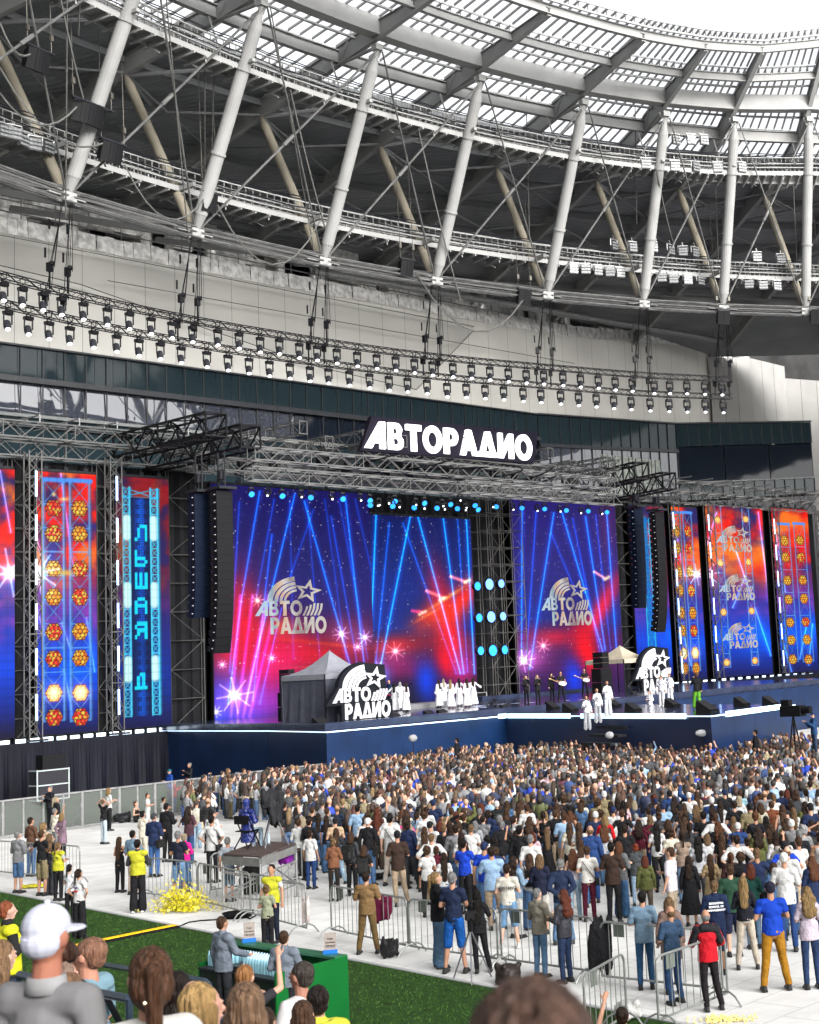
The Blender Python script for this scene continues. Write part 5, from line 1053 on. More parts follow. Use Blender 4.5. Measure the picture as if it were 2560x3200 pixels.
def top_mb(sex, J, kind):
    mb = MB(); f = sex == 'f'; k = {'tee': .018, 'tank': .010, 'long': .020, 'shirt': .026, 'jacket': .034, 'coat': .040, 'vest': .030, 'dress': .015, 'robe': .030, 'crop': .014}[kind]; sw = J['sh'][1].x
    if kind != 'tank': capsule(mb, (-sw*.86, -.005, 1.425), (sw*.86, -.005, 1.425), .055+k, .055+k)
    else: capsule(mb, (-sw*.6, -.005, 1.40), (sw*.6, -.005, 1.40), .055+k, .055+k)
    mb.ball((0, 0, 1.29), ((.145 if not f else .122)+k*.9, .100+k, .17), 14, 10); mb.ball((0, .0, 1.12), ((.138 if not f else .115)+k, .094+k, .17), 14, 10)
    if f: 
        for s in (-1, 1): mb.ball((s*.06, .085, 1.30), (.055, .04, .055), 10, 8)
    hem = {'tee': .90, 'tank': .95, 'long': .92, 'shirt': .84, 'jacket': .86, 'coat': .62, 'vest': .90, 'dress': .55, 'robe': .12, 'crop': 1.02}[kind]
    hw = (.150 if not f else .150)+k; fl = 1. if hem > .8 else 1.12 if hem > .5 else 1.75
    # skirted lower part of the garment
    pr = [(hw*fl, hem), (hw*(1+(fl-1)*.5), (hem+1.0)/2), (hw*.99, 1.0), (hw*.92, 1.16)]
    if hem < 1.0: mb.lathe(pr, (0, 0, 0), 18, 1., (.74 if hem > .5 else .80))
    if kind in ('jacket', 'coat', 'long') : capsule(mb, (0, -.015, 1.47), (0, -.008, 1.505), .062+k*.4, .056+k*.4)
    for s in (-1, 1):
        a, e, w_ = J['sh'][s], J['el'][s], J['wr'][s]; ra = (.046 if not f else .038)+k*.9
        if kind in ('tee', 'dress', 'crop'): capsule(mb, a, a.lerp(e, .55), ra, ra*.98)
        elif kind == 'shirt': capsule(mb, a, a.lerp(e, .8), ra, ra*1.0)
        elif kind in ('tank', 'vest'): pass
        else:
            q = w_.lerp(e, .06); capsule(mb, a, e, ra, ra*.86); capsule(mb, e, q, ra*.86, ra*.66 if kind != 'robe' else ra*1.35)
    return mb
def bottom_mb(sex, J, kind):
    mb = MB(); f = sex == 'f'; hw = .155 if not f else .162
    if kind == 'skirt':
        mb.lathe([(.30, .30), (.24, .6), (.185, .88), (.15, 1.02)], (0, 0, 0), 18, 1., .8); return mb
    if kind == 'mini': mb.lathe([(.215, .58), (.185, .88), (.15, 1.02)], (0, 0, 0), 18, 1., .8); return mb
    mb.ball((0, -.005, .96), (hw, .118, .12), 14, 10); mb.lathe([(hw*.95, .93), (hw*.90, 1.04)], (0, 0, 0), 16, 1., .74)
    th, kn, an = {'trousers': (.092, .068, .056), 'slim': (.088, .066, .054), 'wide': (.096, .090, .105), 'shorts': (.100, .088, 0), 'leggings': (.086, .062, .050)}[kind]
    for s in (-1, 1):
        h, k, a = J['hip'][s], J['kn'][s], J['an'][s]; capsule(mb, h, k, th, kn)
        if an: capsule(mb, k, a+Vector((0, 0, .015)), kn, an)
    return mb
def shoe_mb(J, s):
    mb = MB(); a = J['an'][s]; capsule(mb, a+Vector((0, -.045, -.048)), a+Vector((0, .15, -.055)), .043, .034, 10, (1, 1)); capsule(mb, a+Vector((0, -.04, -.03)), a+Vector((0, 0, -.01)), .042, .040)
    mb.box(a+Vector((0, .055, -.080)), (.088, .28, .022)); return mb
def hair_mb(kind):
    mb = MB(); c = Vector((0, -.008, 1.655))
    if kind == 'bald': mb.ball(c+Vector((0, -.030, -.030)), (.079, .078, .070), 14, 10); return mb
    if kind == 'cap':
        mb.ball(c+Vector((0, -.004, .035)), (.084, .100, .080), 16, 10); capsule(mb, c+Vector((-.025, .085, .010)), c+Vector((.025, .085, .010)), .072, .072, 12, (.16, 1.15)); mb.ball(c+Vector((0, -.03, -.015)), (.078, .078, .065), 12, 8); return mb
    if kind == 'hood':
        mb.ball(c+Vector((0, -.02, .01)), (.108, .115, .13), 16, 10); capsule(mb, (0, -.03, 1.46), (0, -.03, 1.58), .10, .09); return mb
    mb.ball(c+Vector((0, -.022, .026)), (.084, .094, .096), 16, 12); 
    if kind == 'short': mb.ball(c+Vector((0, -.045, -.03)), (.072, .060, .07), 12, 8); return mb
    mb.ball(c+Vector((0, -.040, -.03)), (.088, .078, .09), 14, 10)
    if kind == 'long':
        capsule(mb, (0, -.055, 1.60), (0, -.105, 1.22), .085, .070, 12, (1.15, .62)); 
        for s in (-1, 1): capsule(mb, (s*.07, -.01, 1.62), (s*.09, -.05, 1.38), .030, .025)
    elif kind == 'vlong': capsule(mb, (0, -.055, 1.60), (0, -.120, 1.08), .088, .060, 12, (1.15, .6)); capsule(mb, (-.07, -.02, 1.6), (-.08, -.08, 1.2), .03, .02); capsule(mb, (.07, -.02, 1.6), (.08, -.08, 1.25), .03, .02)
    elif kind == 'wavy':
        rs = random.Random(5); capsule(mb, (0, -.055, 1.60), (0, -.10, 1.32), .100, .105, 12, (1.2, .7))
        for i in range(26): t = rs.random(); mb.ball((rs.uniform(-.12, .12), -.07-.06*t+rs.uniform(-.02, .02), 1.62-.36*t), rs.uniform(.030, .045), 6, 5)
    elif kind == 'bob': capsule(mb, (0, -.04, 1.62), (0, -.055, 1.50), .094, .088, 12, (1.12, .85)); [capsule(mb, (s*.078, .0, 1.66), (s*.085, .0, 1.53), .026, .024) for s in (-1, 1)]
    elif kind == 'pony': mb.ball((0, -.125, 1.70), .030, 8, 6); capsule(mb, (0, -.135, 1.69), (0, -.150, 1.40), .036, .022, 8)
    elif kind == 'bun': mb.ball((0, -.115, 1.72), .048, 10, 8)
    elif kind == 'curly':
        rs = random.Random(9)
        for i in range(60): v = Vector((rs.gauss(0, 1), rs.gauss(-.6, 1), rs.gauss(.3, 1))).normalized(); mb.ball(c+Vector((v.x*.09, -.03+v.y*.09, .01+v.z*.10)), rs.uniform(.025, .038), 6, 5)
    return mb
def M_obj(name, rough, nscale, namp, bump, bscale, stretch=None, **k): return mat(name, (1, 1, 1), rough, nscale=nscale, namp=namp, bump=bump, bscale=bscale, objcol=True, stretch=stretch, **k)
MP = {'skin': M_obj('skin', .5, 9, .10, .0, 1), 'cloth': M_obj('cloth', .85, 7, .16, .9, 9), 'denim': M_obj('denim', .9, 6, .28, .8, 12), 'hair': M_obj('hair', .42, 45, .45, .8, 60, (1, 1, .12)), 'leather': M_obj('leather', .4, 12, .2, .3, 20)}
MP['near'] = M_obj('near_cloth', .9, 3, .08, .2, 3); MP['plastic'] = M_obj('thin_plastic', .25, 5, .2, 1., 14); MP['silver'] = mat('silver_foil_fabric', (.8, .8, .85), .18, .9, nscale=14, namp=.3, bump=1., bscale=16)
PC = {}
def pm(kind, *key, vox=.014):
    k = (kind,)+key+(vox,)
    if k in PC: return PC[k]
    if kind == 'body': m = remesh_mb(body_mb(key[0], pts(*key)), min(vox, .0115), 1, name='body_mesh')
    elif kind == 'top': m = remesh_mb(top_mb(key[0], pts(key[0], key[1], 'stand'), key[2]), vox, 3, name='top_mesh')
    elif kind == 'bottom': m = remesh_mb(bottom_mb(key[0], pts(key[0], ('down', 'down'), key[1]), key[2]), vox, 2, name='bottom_mesh')
    elif kind == 'shoe': m = remesh_mb(shoe_mb(pts('m', ('down', 'down'), key[0]), key[1]), .014, 1, name='shoe_mesh')
    elif kind == 'hair': m = remesh_mb(hair_mb(key[0]), vox*.8, 2, name='hair_mesh')
    elif kind == 'backpack':
        mb = MB(); mb.box((0, -.20, 1.22), (.29, .14, .40)); mb.box((0, -.285, 1.14), (.22, .05, .20)); 
        for s in (-1, 1): mb.path([(s*.12, -.13, 1.40), (s*.13, 0, 1.50), (s*.13, .13, 1.38), (s*.13, .13, 1.20), (s*.15, -.1, 1.06)], .020, 6)
        m = remesh_mb(mb, .014, 2, name='backpack_mesh')
    elif kind == 'bag':
        mb = MB(); mb.path([(-.17, -.02, 1.48), (-.06, -.145, 1.33), (.08, -.15, 1.12), (.19, -.09, .98)], .013, 6); mb.path([(-.17, -.0, 1.48), (-.06, .14, 1.33), (.08, .14, 1.12), (.20, .05, .98)], .013, 6); mb.box((.22, -.02, .92), (.09, .22, .17)); m = remesh_mb(mb, .012, 1, name='bag_mesh')
    elif kind == 'shoulderbag':
        mb = MB(); mb.path([(.16, -.02, 1.49), (.22, -.06, 1.2), (.24, -.03, 1.02)], .010, 6); mb.box((.25, -.03, .92), (.12, .28, .22)); m = remesh_mb(mb, .012, 1, name='bag_mesh')
    elif kind == 'phone':
        mb = MB(); mb.box((0, 0, 0), (.075, .01, .15)); m = mb.mesh('phone_mesh')
    if kind in ('top', 'bottom', 'hair') and key[0] not in ('cap', 'bald', 'hood'):
        from mathutils import noise
        n_ = len(m.vertices); co = np.empty(n_*3); m.vertices.foreach_get('co', co); co = co.reshape(-1, 3); nr = np.empty(n_*3); m.vertices.foreach_get('normal', nr); nr = nr.reshape(-1, 3)
        sc, am = ((8, 8, 5), .008) if kind == 'top' else ((9, 9, 6), .006) if kind == 'bottom' else ((55, 55, 7), .006)
        d_ = np.array([noise.noise((x*sc[0]+3, y*sc[1], z*sc[2]))+.5*noise.noise((x*sc[0]*2.3, y*sc[1]*2.3, z*sc[2]*2.6+7)) for x, y, z in co]); m.vertices.foreach_set('co', (co+nr*(d_*am)[:, None]).ravel()); m.update()
    me = m; PC[k] = me; return me
def kid(name, me, mkey, parent, col, loc=(0, 0, 0), sc=1.):
    key = (me.name, mkey)
    if not me.materials: me.materials.append(MP[mkey] if isinstance(mkey, str) else mkey)
    elif me.materials[0] is not (MP[mkey] if isinstance(mkey, str) else mkey):
        k2 = ('alt', me.name, mkey if isinstance(mkey, str) else mkey.name)
        if k2 not in PC: m2 = me.copy(); m2.materials.clear(); m2.materials.append(MP[mkey] if isinstance(mkey, str) else mkey); PC[k2] = m2
        me = PC[k2]
    o = bpy.data.objects.new(name, me); o.color = (*col, 1); o.location = loc; link(o, parent); return o
SKIN = [(.55, .31, .21), (.50, .27, .18), (.60, .36, .26), (.45, .24, .15)]
TOPN = {'tee': 't_shirt', 'tank': 'tank_top', 'long': 'sweater', 'shirt': 'loose_shirt', 'jacket': 'jacket', 'coat': 'coat', 'vest': 'vest', 'dress': 'dress', 'robe': 'robe', 'crop': 'crop_top'}
BOTN = {'trousers': 'trousers', 'slim': 'trousers', 'wide': 'wide_trousers', 'shorts': 'shorts', 'skirt': 'skirt', 'leggings': 'leggings', 'mini': 'skirt'}
def person(loc, rz, h, sex, arms, legs, top, tc, bot, bc, hair, hc, label, group=None, extra=(), ec=(.02, .02, .02), skin=None, shoe=(.03, .03, .03), shoes=True, girth=1., topm='cloth', tilt=0.):
    k = h/1.77; r = empty('person', label, 'person', loc, rz, group); r.scale = (k*girth, k*girth, k)
    if tilt: r.rotation_euler = (tilt, 0, rz)
    sk = skin or SKIN[R.randrange(4)]
    kid('body', pm('body', sex, arms, legs), 'skin', r, sk)
    kid(TOPN[top], pm('top', sex, arms, top), topm, r, tc)
    if top == 'vest': u_ = 'long' if 'navy' in label else 'tee'; kid('shirt', pm('top', sex, arms, u_), 'cloth', r, (.03, .03, .035) if u_ == 'long' else (.5, .5, .5)); COL.objects[-2].scale = (1.10, 1.2, 1.0)
    if bot: kid(BOTN[bot], pm('bottom', sex, legs, bot), 'denim' if (bc[2] > bc[0]*1.4 and bc[2] > .05) else 'cloth', r, bc)
    if hair == 'cap': kid('cap', pm('hair', 'cap'), 'cloth', r, hc)
    elif hair == 'hood': kid('hood', pm('hair', 'hood'), 'plastic', r, hc)
    elif hair != 'none': kid('hair', pm('hair', hair), 'hair', r, hc)
    if shoes:
        for s in (-1, 1): kid('shoe', pm('shoe', legs, s), 'leather', r, shoe)
    for e in extra:
        if e == 'backpack': kid('backpack', pm('backpack'), 'leather', r, ec)
        elif e == 'bag': kid('crossbody_bag', pm('bag'), 'leather', r, ec)
        elif e == 'shoulderbag': kid('shoulder_bag', pm('shoulderbag'), 'leather', r, ec)
    return r
FOC = W(16, -27)        # what the audience looks at
def face_to(p, q=FOC): d = Vector(q)-Vector(p); return math.atan2(d.y, d.x)-math.pi/2
COLS = {'white': (.58, .58, .57), 'cream': (.58, .54, .44), 'black': (.012, .012, .014), 'charcoal': (.04, .042, .048), 'grey': (.20, .20, .21), 'light grey': (.40, .41, .43), 'navy': (.015, .025, .07), 'dark blue': (.02, .05, .16), 'light blue': (.28, .42, .60), 'denim blue': (.07, .14, .27), 'pale blue': (.36, .50, .62), 'beige': (.42, .32, .22), 'brown': (.10, .05, .03), 'dark brown': (.04, .024, .018), 'rust': (.20, .07, .025), 'maroon': (.10, .012, .025), 'red': (.50, .02, .025), 'pink': (.80, .10, .25), 'pale pink': (.62, .42, .46), 'green': (.02, .16, .06), 'dark green': (.015, .05, .03), 'olive': (.10, .11, .035), 'khaki': (.22, .18, .10), 'mustard': (.38, .18, .01), 'royal blue': (.01, .05, .45), 'lilac': (.40, .34, .45), 'teal': (.02, .22, .26), 'yellow': (.46, .45, .03), 'purple': (.15, .04, .25)}
HAIRC = {'black': (.010, .008, .007), 'dark brown': (.030, .016, .010), 'brown': (.075, .038, .020), 'chestnut': (.13, .05, .022), 'light brown': (.20, .12, .06), 'blonde': (.30, .19, .08), 'platinum': (.45, .37, .25), 'red': (.26, .05, .02), 'grey': (.25, .25, .25), 'white': (.5, .5, .5), 'auburn': (.14, .035, .018)}
HAIRC = {k: tuple(v*.68 for v in c) for k, c in HAIRC.items()}
TAKEN = []
# regions used when surveying people: (x0, y0, pixels per unit)
RG = {'1': (0, 2350, .4058), '2': (600, 2300, .4058), '3': (1200, 2300, .4058), '4': (1860, 2300, .4058), '5': (0, 2700, .371), '6': (560, 2700, .371), '7': (1200, 2700, .3942), '8': (1880, 2650, .3942)}
def place(reg, xh, yh, yf, sex, arms, legs, top, tc, bot, bc, hair, hc, label, turn=0, **kw):
    "xh,yh: head top; yf: feet line (region units); stands on the floor cover"
    x0, y0, s = RG[reg]; px, pt, pf = x0+xh*s, y0+yh*s, y0+yf*s
    g = at_z(px, pf, 0); 
    lo, hi = .8, 2.3
    for _ in range(30):
        m = (lo+hi)/2; y = pix(g+Vector((0, 0, m)))[1]
        if y > pt: lo = m
        else: hi = m
    h = min(max(lo, 1.45), 1.93); TAKEN.append((g.x, g.y)); c = lambda v, D: D[v] if isinstance(v, str) else v
    return person(Vector((g.x, g.y, .012)), face_to(g)+rad(turn), h, sex, arms, legs, top, c(tc, COLS), bot, c(bc, COLS), hair, c(hc, COLS) if hair in ('cap', 'hood') else c(hc, HAIRC), label, kw.pop('group', 'people standing on the white floor behind the crowd'), **kw)
D2 = ('down', 'down'); CR = ('cross', 'cross'); FR = ('front', 'front'); HP = ('hips', 'hips'); PH = ('phone', 'phone'); BK = ('back', 'back')
PL = [
('1', 140, 610, 1090, 'm', FR, 'stand', 'jacket', 'grey', 'shorts', 'denim blue', 'short', 'grey', 'person in grey hoodie and denim shorts at the left fence end, front of the picture', 0),
('1', 240, 505, 960, 'm', FR, 'stand', 'long', 'brown', 'trousers', 'denim blue', 'short', 'dark brown', 'person in brown checked shirt standing behind the grey hoodie at far left', 0),
('1', 340, 545, 1000, 'f', FR, 'stand', 'long', 'beige', 'trousers', 'black', 'pony', 'blonde', 'blonde person in beige top half hidden between checked shirt and black t-shirt', 0),
('1', 325, 605, 1110, 'm', ('out', 'front'), 'stand', 'tee', 'black', 'shorts', 'khaki', 'short', 'brown', 'person in black t-shirt and khaki shorts beside the yellow vest at the turf edge', 0),
('1', 390, 630, 1105, 'f', FR, 'stand', 'tee', 'black', 'wide', 'charcoal', 'wavy', 'light brown', 'curly light brown haired person in black between khaki shorts and yellow vest', 0),
('1', 450, 695, 1150, 'f', FR, 'stand', 'vest', 'yellow', 'trousers', 'black', 'pony', 'light brown', 'steward in yellow vest seen from behind at the left turf edge', 0),
('1', 480, 470, 838, 'f', BK, 'stand', 'coat', (.20, .13, .17), 'trousers', 'black', 'bob', 'blonde', 'blonde person in long mauve coat with hands behind the back', 0),
('1', 425, 435, 780, 'm', ('front', 'up'), 'stand', 'shirt', 'cream', 'trousers', 'grey', 'short', 'grey', 'person in cream shirt pointing up, behind the mauve coat', 0),
('1', 435, 345, 720, 'f', D2, 'stand', 'jacket', 'black', 'trousers', 'black', 'pony', 'platinum', 'platinum blonde person in black jacket close to the mesh fence at far left', 0),
('1', 800, 365, 712, 'm', ('head', 'head'), 'stand', 'tee', 'black', 'slim', (.42, .50, .55), 'short', 'light brown', 'person in black t-shirt and pale jeans with hands on head near the fence', 0),
('1', 840, 278, 610, 'f', CR, 'stand', 'tee', 'white', 'trousers', 'black', 'bob', 'blonde', 'blonde person in white t-shirt and black trousers right at the mesh fence', 0),
('1', 925, 655, 1085, 'f', FR, 'stand', 'tank', 'black', 'trousers', 'black', 'vlong', 'brown', 'person all in black with very long brown hair near the left barrier', 0),
('1', 1030, 605, 1100, 'm', FR, 'stand', 'jacket', (.13, .20, .27), 'trousers', (.38, .30, .24), 'short', 'black', 'person in grey blue jacket and beige trousers behind the yellow vest steward', 0),
('1', 1065, 675, 1240, 'm', FR, 'stand', 'vest', 'yellow', 'wide', 'black', 'short', 'black', 'steward in yellow and navy vest with white shoes beside the left barrier', 20),
('1', 1190, 470, 965, 'm', CR, 'stand', 'jacket', 'navy', 'trousers', (.05, .12, .30), 'cap', 'charcoal', 'person in navy jacket, jeans and grey cap with black bag', 0),
('1', 1290, 395, 850, 'm', FR, 'stand', 'jacket', 'black', 'trousers', 'black', 'short', 'black', 'person in black hoodie and black trousers beside the navy jacket', 0),
('1', 1380, 610, 1140, 'm', CR, 'wide', 'tee', (.012, .015, .03), 'shorts', (.12, .22, .36), 'short', 'grey', 'grey haired person in dark t-shirt and jean shorts above the yellow plastic', 0),
('1', 1430, 630, 1085, 'f', CR, 'stand', 'long', (.80, .02, .30), 'wide', 'denim blue', 'bun', 'platinum', 'person in bright magenta top standing beside jean shorts', 0),
('1', 1460, 420, 860, 'f', ('out', 'front'), 'stand', 'shirt', (.07, .03, .04), 'trousers', (.04, .09, .2), 'wavy', 'dark brown', 'person in dark red checked shirt with dark wavy hair', 0),
('1', 1640, 450, 1010, 'm', HP, 'stand', 'shirt', 'white', 'trousers', 'black', 'short', 'black', 'person in white shirt with black crossbody strap left of the camera platform', 0),
('1', 1610, 355, 780, 'm', FR, 'stand', 'tee', 'charcoal', 'trousers', 'black', 'bald', 'light brown', 'bald person with a dark backpack left of the camera platform', 0),
('1', 1500, 290, 560, 'f', FR, 'stand', 'tee', 'black', 'trousers', 'black', 'long', 'black', 'dark haired person in black looking back near the red jacket', 170),
('1', 1345, 220, 470, 'm', PH, 'stand', 'jacket', 'red', 'trousers', 'denim blue', 'short', 'black', 'person in red jacket holding a phone by the mesh fence', 0),
('1', 1140, 335, 600, 'm', FR, 'stand', 'tee', 'white', 'shorts', 'white', 'short', 'brown', 'person in white t-shirt with a strap near the seated person', -40),
('1', 1265, 360, 640, 'm', CR, 'stand', 'tee', 'white', 'trousers', 'grey', 'short', 'black', 'person in white t-shirt directly behind the black hoodie', 0),
('1', 1105, 455, 850, 'f', FR, 'stand', 'shirt', 'cream', 'trousers', 'cream', 'bun', 'black', 'person in cream top and cream trousers behind the navy jacket', 0),
('2', 160, 575, 1020, 'm', CR, 'stand', 'tee', 'white', 'trousers', 'black', 'short', 'black', 'second person in white with a black strap, right beside the platform', 0),
('2', 300, 420, 640, 'f', D2, 'stand', 'jacket', 'light grey', 'trousers', 'khaki', 'wavy', 'blonde', 'blonde person in light grey hoodie left behind the blue raincoat', 0),
('2', 285, 250, 560, 'f', D2, 'stand', 'long', 'brown', 'trousers', 'white', 'vlong', 'light brown', 'person with very long light brown hair and brown top by the fence end', 0),
('2', 405, 250, 540, 'm', D2, 'stand', 'tee', 'white', 'trousers', 'denim blue', 'short', 'brown', 'person in white t-shirt with black backpack straps by the fence end', 0),
('2', 1100, 785, 1275, 'f', CR, 'stand', 'long', (.20, .085, .045), 'leggings', (.025, .02, .018), 'bun', 'light brown', 'person in rust brown sweater and black leggings standing alone', 0),
('2', 1115, 630, 1100, 'm', FR, 'stand', 'tee', (.48, .34, .22), 'trousers', 'denim blue', 'cap', 'black', 'person in beige t-shirt and black cap behind the rust sweater', 30),
('2', 915, 635, 1115, 'm', CR, 'stand', 'long', 'black', 'trousers', 'black', 'short', 'dark brown', 'person fully in black standing right of the camera platform', 0),
('2', 835, 640, 1110, 'm', FR, 'stand', 'long', 'white', 'trousers', 'charcoal', 'short', 'brown', 'young person in white sweatshirt beside the person fully in black', 0),
('2', 940, 545, 1000, 'm', FR, 'lean', 'tee', 'black', 'trousers', (.12, .2, .34), 'short', 'brown', 'person in black t-shirt with denim jacket over the shoulder', 0),
('2', 725, 510, 900, 'm', FR, 'stand', 'tee', 'black', 'trousers', 'grey', 'short', 'dark brown', 'person in black t-shirt right of the black covered camera', 0),
('2', 820, 550, 960, 'f', FR, 'stand', 'shirt', (.62, .52, .50), 'trousers', 'denim blue', 'wavy', 'dark brown', 'person with curly dark hair in pale blouse beside the black t-shirt', 0),
('2', 1130, 535, 960, 'm', CR, 'stand', 'tee', (.02, .03, .055), 'wide', 'denim blue', 'bald', 'light brown', 'bald person in dark navy t-shirt behind the beige t-shirt', 0),
('2', 1300, 430, 760, 'm', D2, 'stand', 'shirt', 'white', 'trousers', 'denim blue', 'short', 'light brown', 'person in oversized white t-shirt and jeans in the middle', 0),
('2', 1345, 625, 1080, 'm', CR, 'walk', 'shirt', 'white', 'shorts', 'black', 'short', 'brown', 'person walking in open white shirt and black shorts', 0),
('2', 1440, 560, 1030, 'f', D2, 'stand', 'long', (.07, .025, .018), 'wide', (.07, .05, .04), 'vlong', 'auburn', 'person in dark brown with long auburn hair between two white shirts', 0),
('2', 1545, 605, 1155, 'm', D2, 'wide', 'shirt', 'white', 'trousers', (.50, .44, .38), 'short', 'black', 'tall person in white shirt and cream trousers with a black crossbody strap', 0),
('2', 1660, 615, 1085, 'f', HP, 'wide', 'tee', (.80, .10, .28), 'wide', (.30, .44, .55), 'bob', 'dark brown', 'person in hot pink t-shirt and wide pale blue jeans', 0),
('3', 330, 700, 1200, 'f', CR, 'wide', 'crop', 'white', 'shorts', 'black', 'vlong', 'brown', 'person in white top and black knee shorts with a zebra bag and white socks', 0),
('3', 530, 690, 1150, 'f', CR, 'stand', 'jacket', 'black', 'wide', 'dark blue', 'long', 'dark brown', 'person in dark hoodie and dark wide jeans right of the white top', 0),
('3', 460, 655, 1100, 'f', CR, 'stand', 'jacket', 'navy', 'trousers', 'black', 'bun', 'blonde', 'blonde person with tied hair in a navy hoodie', 0),
('3', 615, 765, 1230, 'f', CR, 'stand', 'tee', 'white', 'wide', (.035, .035, .03), 'pony', 'dark brown', 'person in white t-shirt and black side stripe trousers looking right', -50),
('3', 720, 655, 1130, 'f', D2, 'stand', 'shirt', 'light grey', 'wide', (.05, .11, .24), 'bob', 'grey', 'person in light grey blouse and wide blue jeans', 0),
('3', 820, 770, 1280, 'f', HP, 'stand', 'jacket', 'white', 'trousers', (.07, .12, .19), 'curly', 'black', 'person in white cardigan with dark short curls and a black shoulder bag', 0),
('3', 910, 650, 1080, 'f', CR, 'stand', 'jacket', (.32, .23, .13), 'trousers', (.14, .24, .4), 'vlong', 'dark brown', 'person in tan jacket and blue jeans with long dark ponytail', 0),
('3', 1025, 615, 1060, 'f', CR, 'stand', 'shirt', 'white', 'trousers', 'white', 'pony', 'dark brown', 'person all in white turned sideways beside the tan jacket', -40),
('3', 1170, 745, 1190, 'f', CR, 'stand', 'tee', 'pale pink', 'trousers', (.2, .32, .42), 'bob', 'auburn', 'person in pale pink t-shirt with brown crossbody bag', 0),
('3', 430, 1050, 1790, 'f', FR, 'stand', 'jacket', 'black', 'wide', (.09, .17, .27), 'pony', 'blonde', 'blonde ponytail person in black jacket and wide jeans leaning on the front barrier', -70),
('3', 555, 1050, 1830, 'm', FR, 'wide', 'tee', (.012, .02, .05), 'shorts', (.01, .09, .35), 'short', 'grey', 'person in navy t-shirt and bright blue shorts behind the front barrier', -10),
('7', 765, 208, 870, 'f', ('rail', 'rail'), 'lean', 'shirt', 'black', 'slim', 'black', 'vlong', 'black', 'person in black with very long dark hair leaning on the front barrier', 0),
('7', 1000, 0, 672, 'm', FR, 'wide', 'tee', (.52, .50, .44), 'shorts', (.11, .21, .34), 'short', 'dark brown', 'bearded person in printed cream t-shirt and jean shorts with white shoes', 0),
('7', 1250, 195, 905, 'm', FR, 'stand', 'jacket', (.22, .20, .16), 'trousers', (.09, .17, .28), 'short', 'grey', 'older person in stone grey jacket leaning near the front barrier', -40),
('7', 1450, 205, 945, 'f', FR, 'stand', 'jacket', (.035, .035, .045), 'slim', (.02, .035, .08), 'wavy', 'auburn', 'person with long auburn hair in dark leather jacket holding a white cup', 50),
('7', 1260, -75, 560, 'f', FR, 'stand', 'jacket', (.012, .015, .035), 'shorts', (.45, .43, .40), 'bob', 'light brown', 'person in navy blazer with light brown bob hair', 0),
('7', 1430, -40, 640, 'm', BK, 'wide', 'jacket', (.015, .025, .06), 'trousers', (.09, .17, .28), 'short', 'grey', 'person in dark navy tracksuit top with white piping and jeans', 0),
('7', 1060, -60, 590, 'f', FR, 'stand', 'jacket', (.20, .30, .42), 'trousers', 'white', 'wavy', 'dark brown', 'person in denim jacket and white trousers behind the printed t-shirt', -40),
('3', 1590, 850, 1430, 'm', FR, 'stand', 'tee', (.66, .64, .60), 'slim', (.07, .008, .02), 'short', 'brown', 'person in white t-shirt and maroon trousers with black crossbody strap', 0),
('3', 1480, 870, 1420, 'f', FR, 'stand', 'tank', (.55, .50, .55), 'trousers', (.3, .42, .52), 'wavy', 'chestnut', 'person in pale tank top with wavy chestnut hair', 0),
('3', 1400, 575, 1000, 'm', CR, 'wide', 'tee', (.012, .016, .03), 'trousers', 'black', 'short', 'brown', 'broad person in dark navy t-shirt in the middle of the crowd edge', 0),
('3', 1270, 710, 1130, 'f', PH, 'stand', 'long', 'black', 'skirt', 'black', 'vlong', 'light brown', 'person in black top with long light brown hair holding a phone', 20),
('4', 100, 610, 1130, 'f', CR, 'stand', 'jacket', (.62, .012, .02), 'trousers', (.10, .17, .20), 'bob', 'blonde', 'blonde person in bright red hoodie with a small black backpack', 0),
('4', 215, 815, 1400, 'f', CR, 'stand', 'jacket', (.12, .125, .13), 'wide', (.05, .12, .24), 'bob', 'chestnut', 'person with glasses in washed grey hoodie and wide blue jeans', -40),
('4', 335, 830, 1310, 'f', CR, 'stand', 'jacket', (.06, .065, .07), 'trousers', (.24, .34, .45), 'bun', 'red', 'person with red hair bun in charcoal denim jacket', 0),
('4', 410, 925, 1440, 'f', D2, 'stand', 'jacket', 'olive', 'trousers', (.10, .08, .06), 'bob', 'auburn', 'person in olive green jacket with shoulder length auburn hair', 0),
('4', 255, 685, 1240, 'm', FR, 'stand', 'tee', 'black', 'trousers', 'black', 'short', 'dark brown', 'person in black t-shirt behind the grey hoodie', 0),
('4', 335, 608, 1000, 'f', D2, 'stand', 'shirt', (.34, .40, .50), 'trousers', 'light grey', 'short', 'white', 'white haired person in pale blue striped shirt', 0),
('4', 500, 670, 1205, 'f', FR, 'lean', 'tee', 'white', 'trousers', (.02, .02, .022), 'vlong', 'black', 'person with very long black hair in white top and black trousers', 0),
('4', 610, 860, 1500, 'm', ('down', 'front'), 'stand', 'shirt', (.60, .56, .60), 'trousers', (.42, .34, .25), 'short', 'brown', 'person in patterned pale shirt and beige trousers walking left', 60),
('4', 700, 740, 1290, 'f', FR, 'stand', 'vest', (.30, .22, .17), 'slim', (.18, .29, .44), 'pony', 'dark brown', 'person in beige knitted vest and pale jeans with dark ponytail', 0),
('4', 650, 520, 880, 'm', D2, 'stand', 'long', (.24, .27, .31), 'trousers', 'black', 'short', 'brown', 'broad person in blue grey sweatshirt with sleeves down', 0),
('4', 800, 530, 990, 'f', FR, 'wide', 'jacket', (.10, .17, .27), 'wide', (.14, .24, .38), 'wavy', 'light brown', 'person in denim jacket and blue jeans with long golden hair', 0),
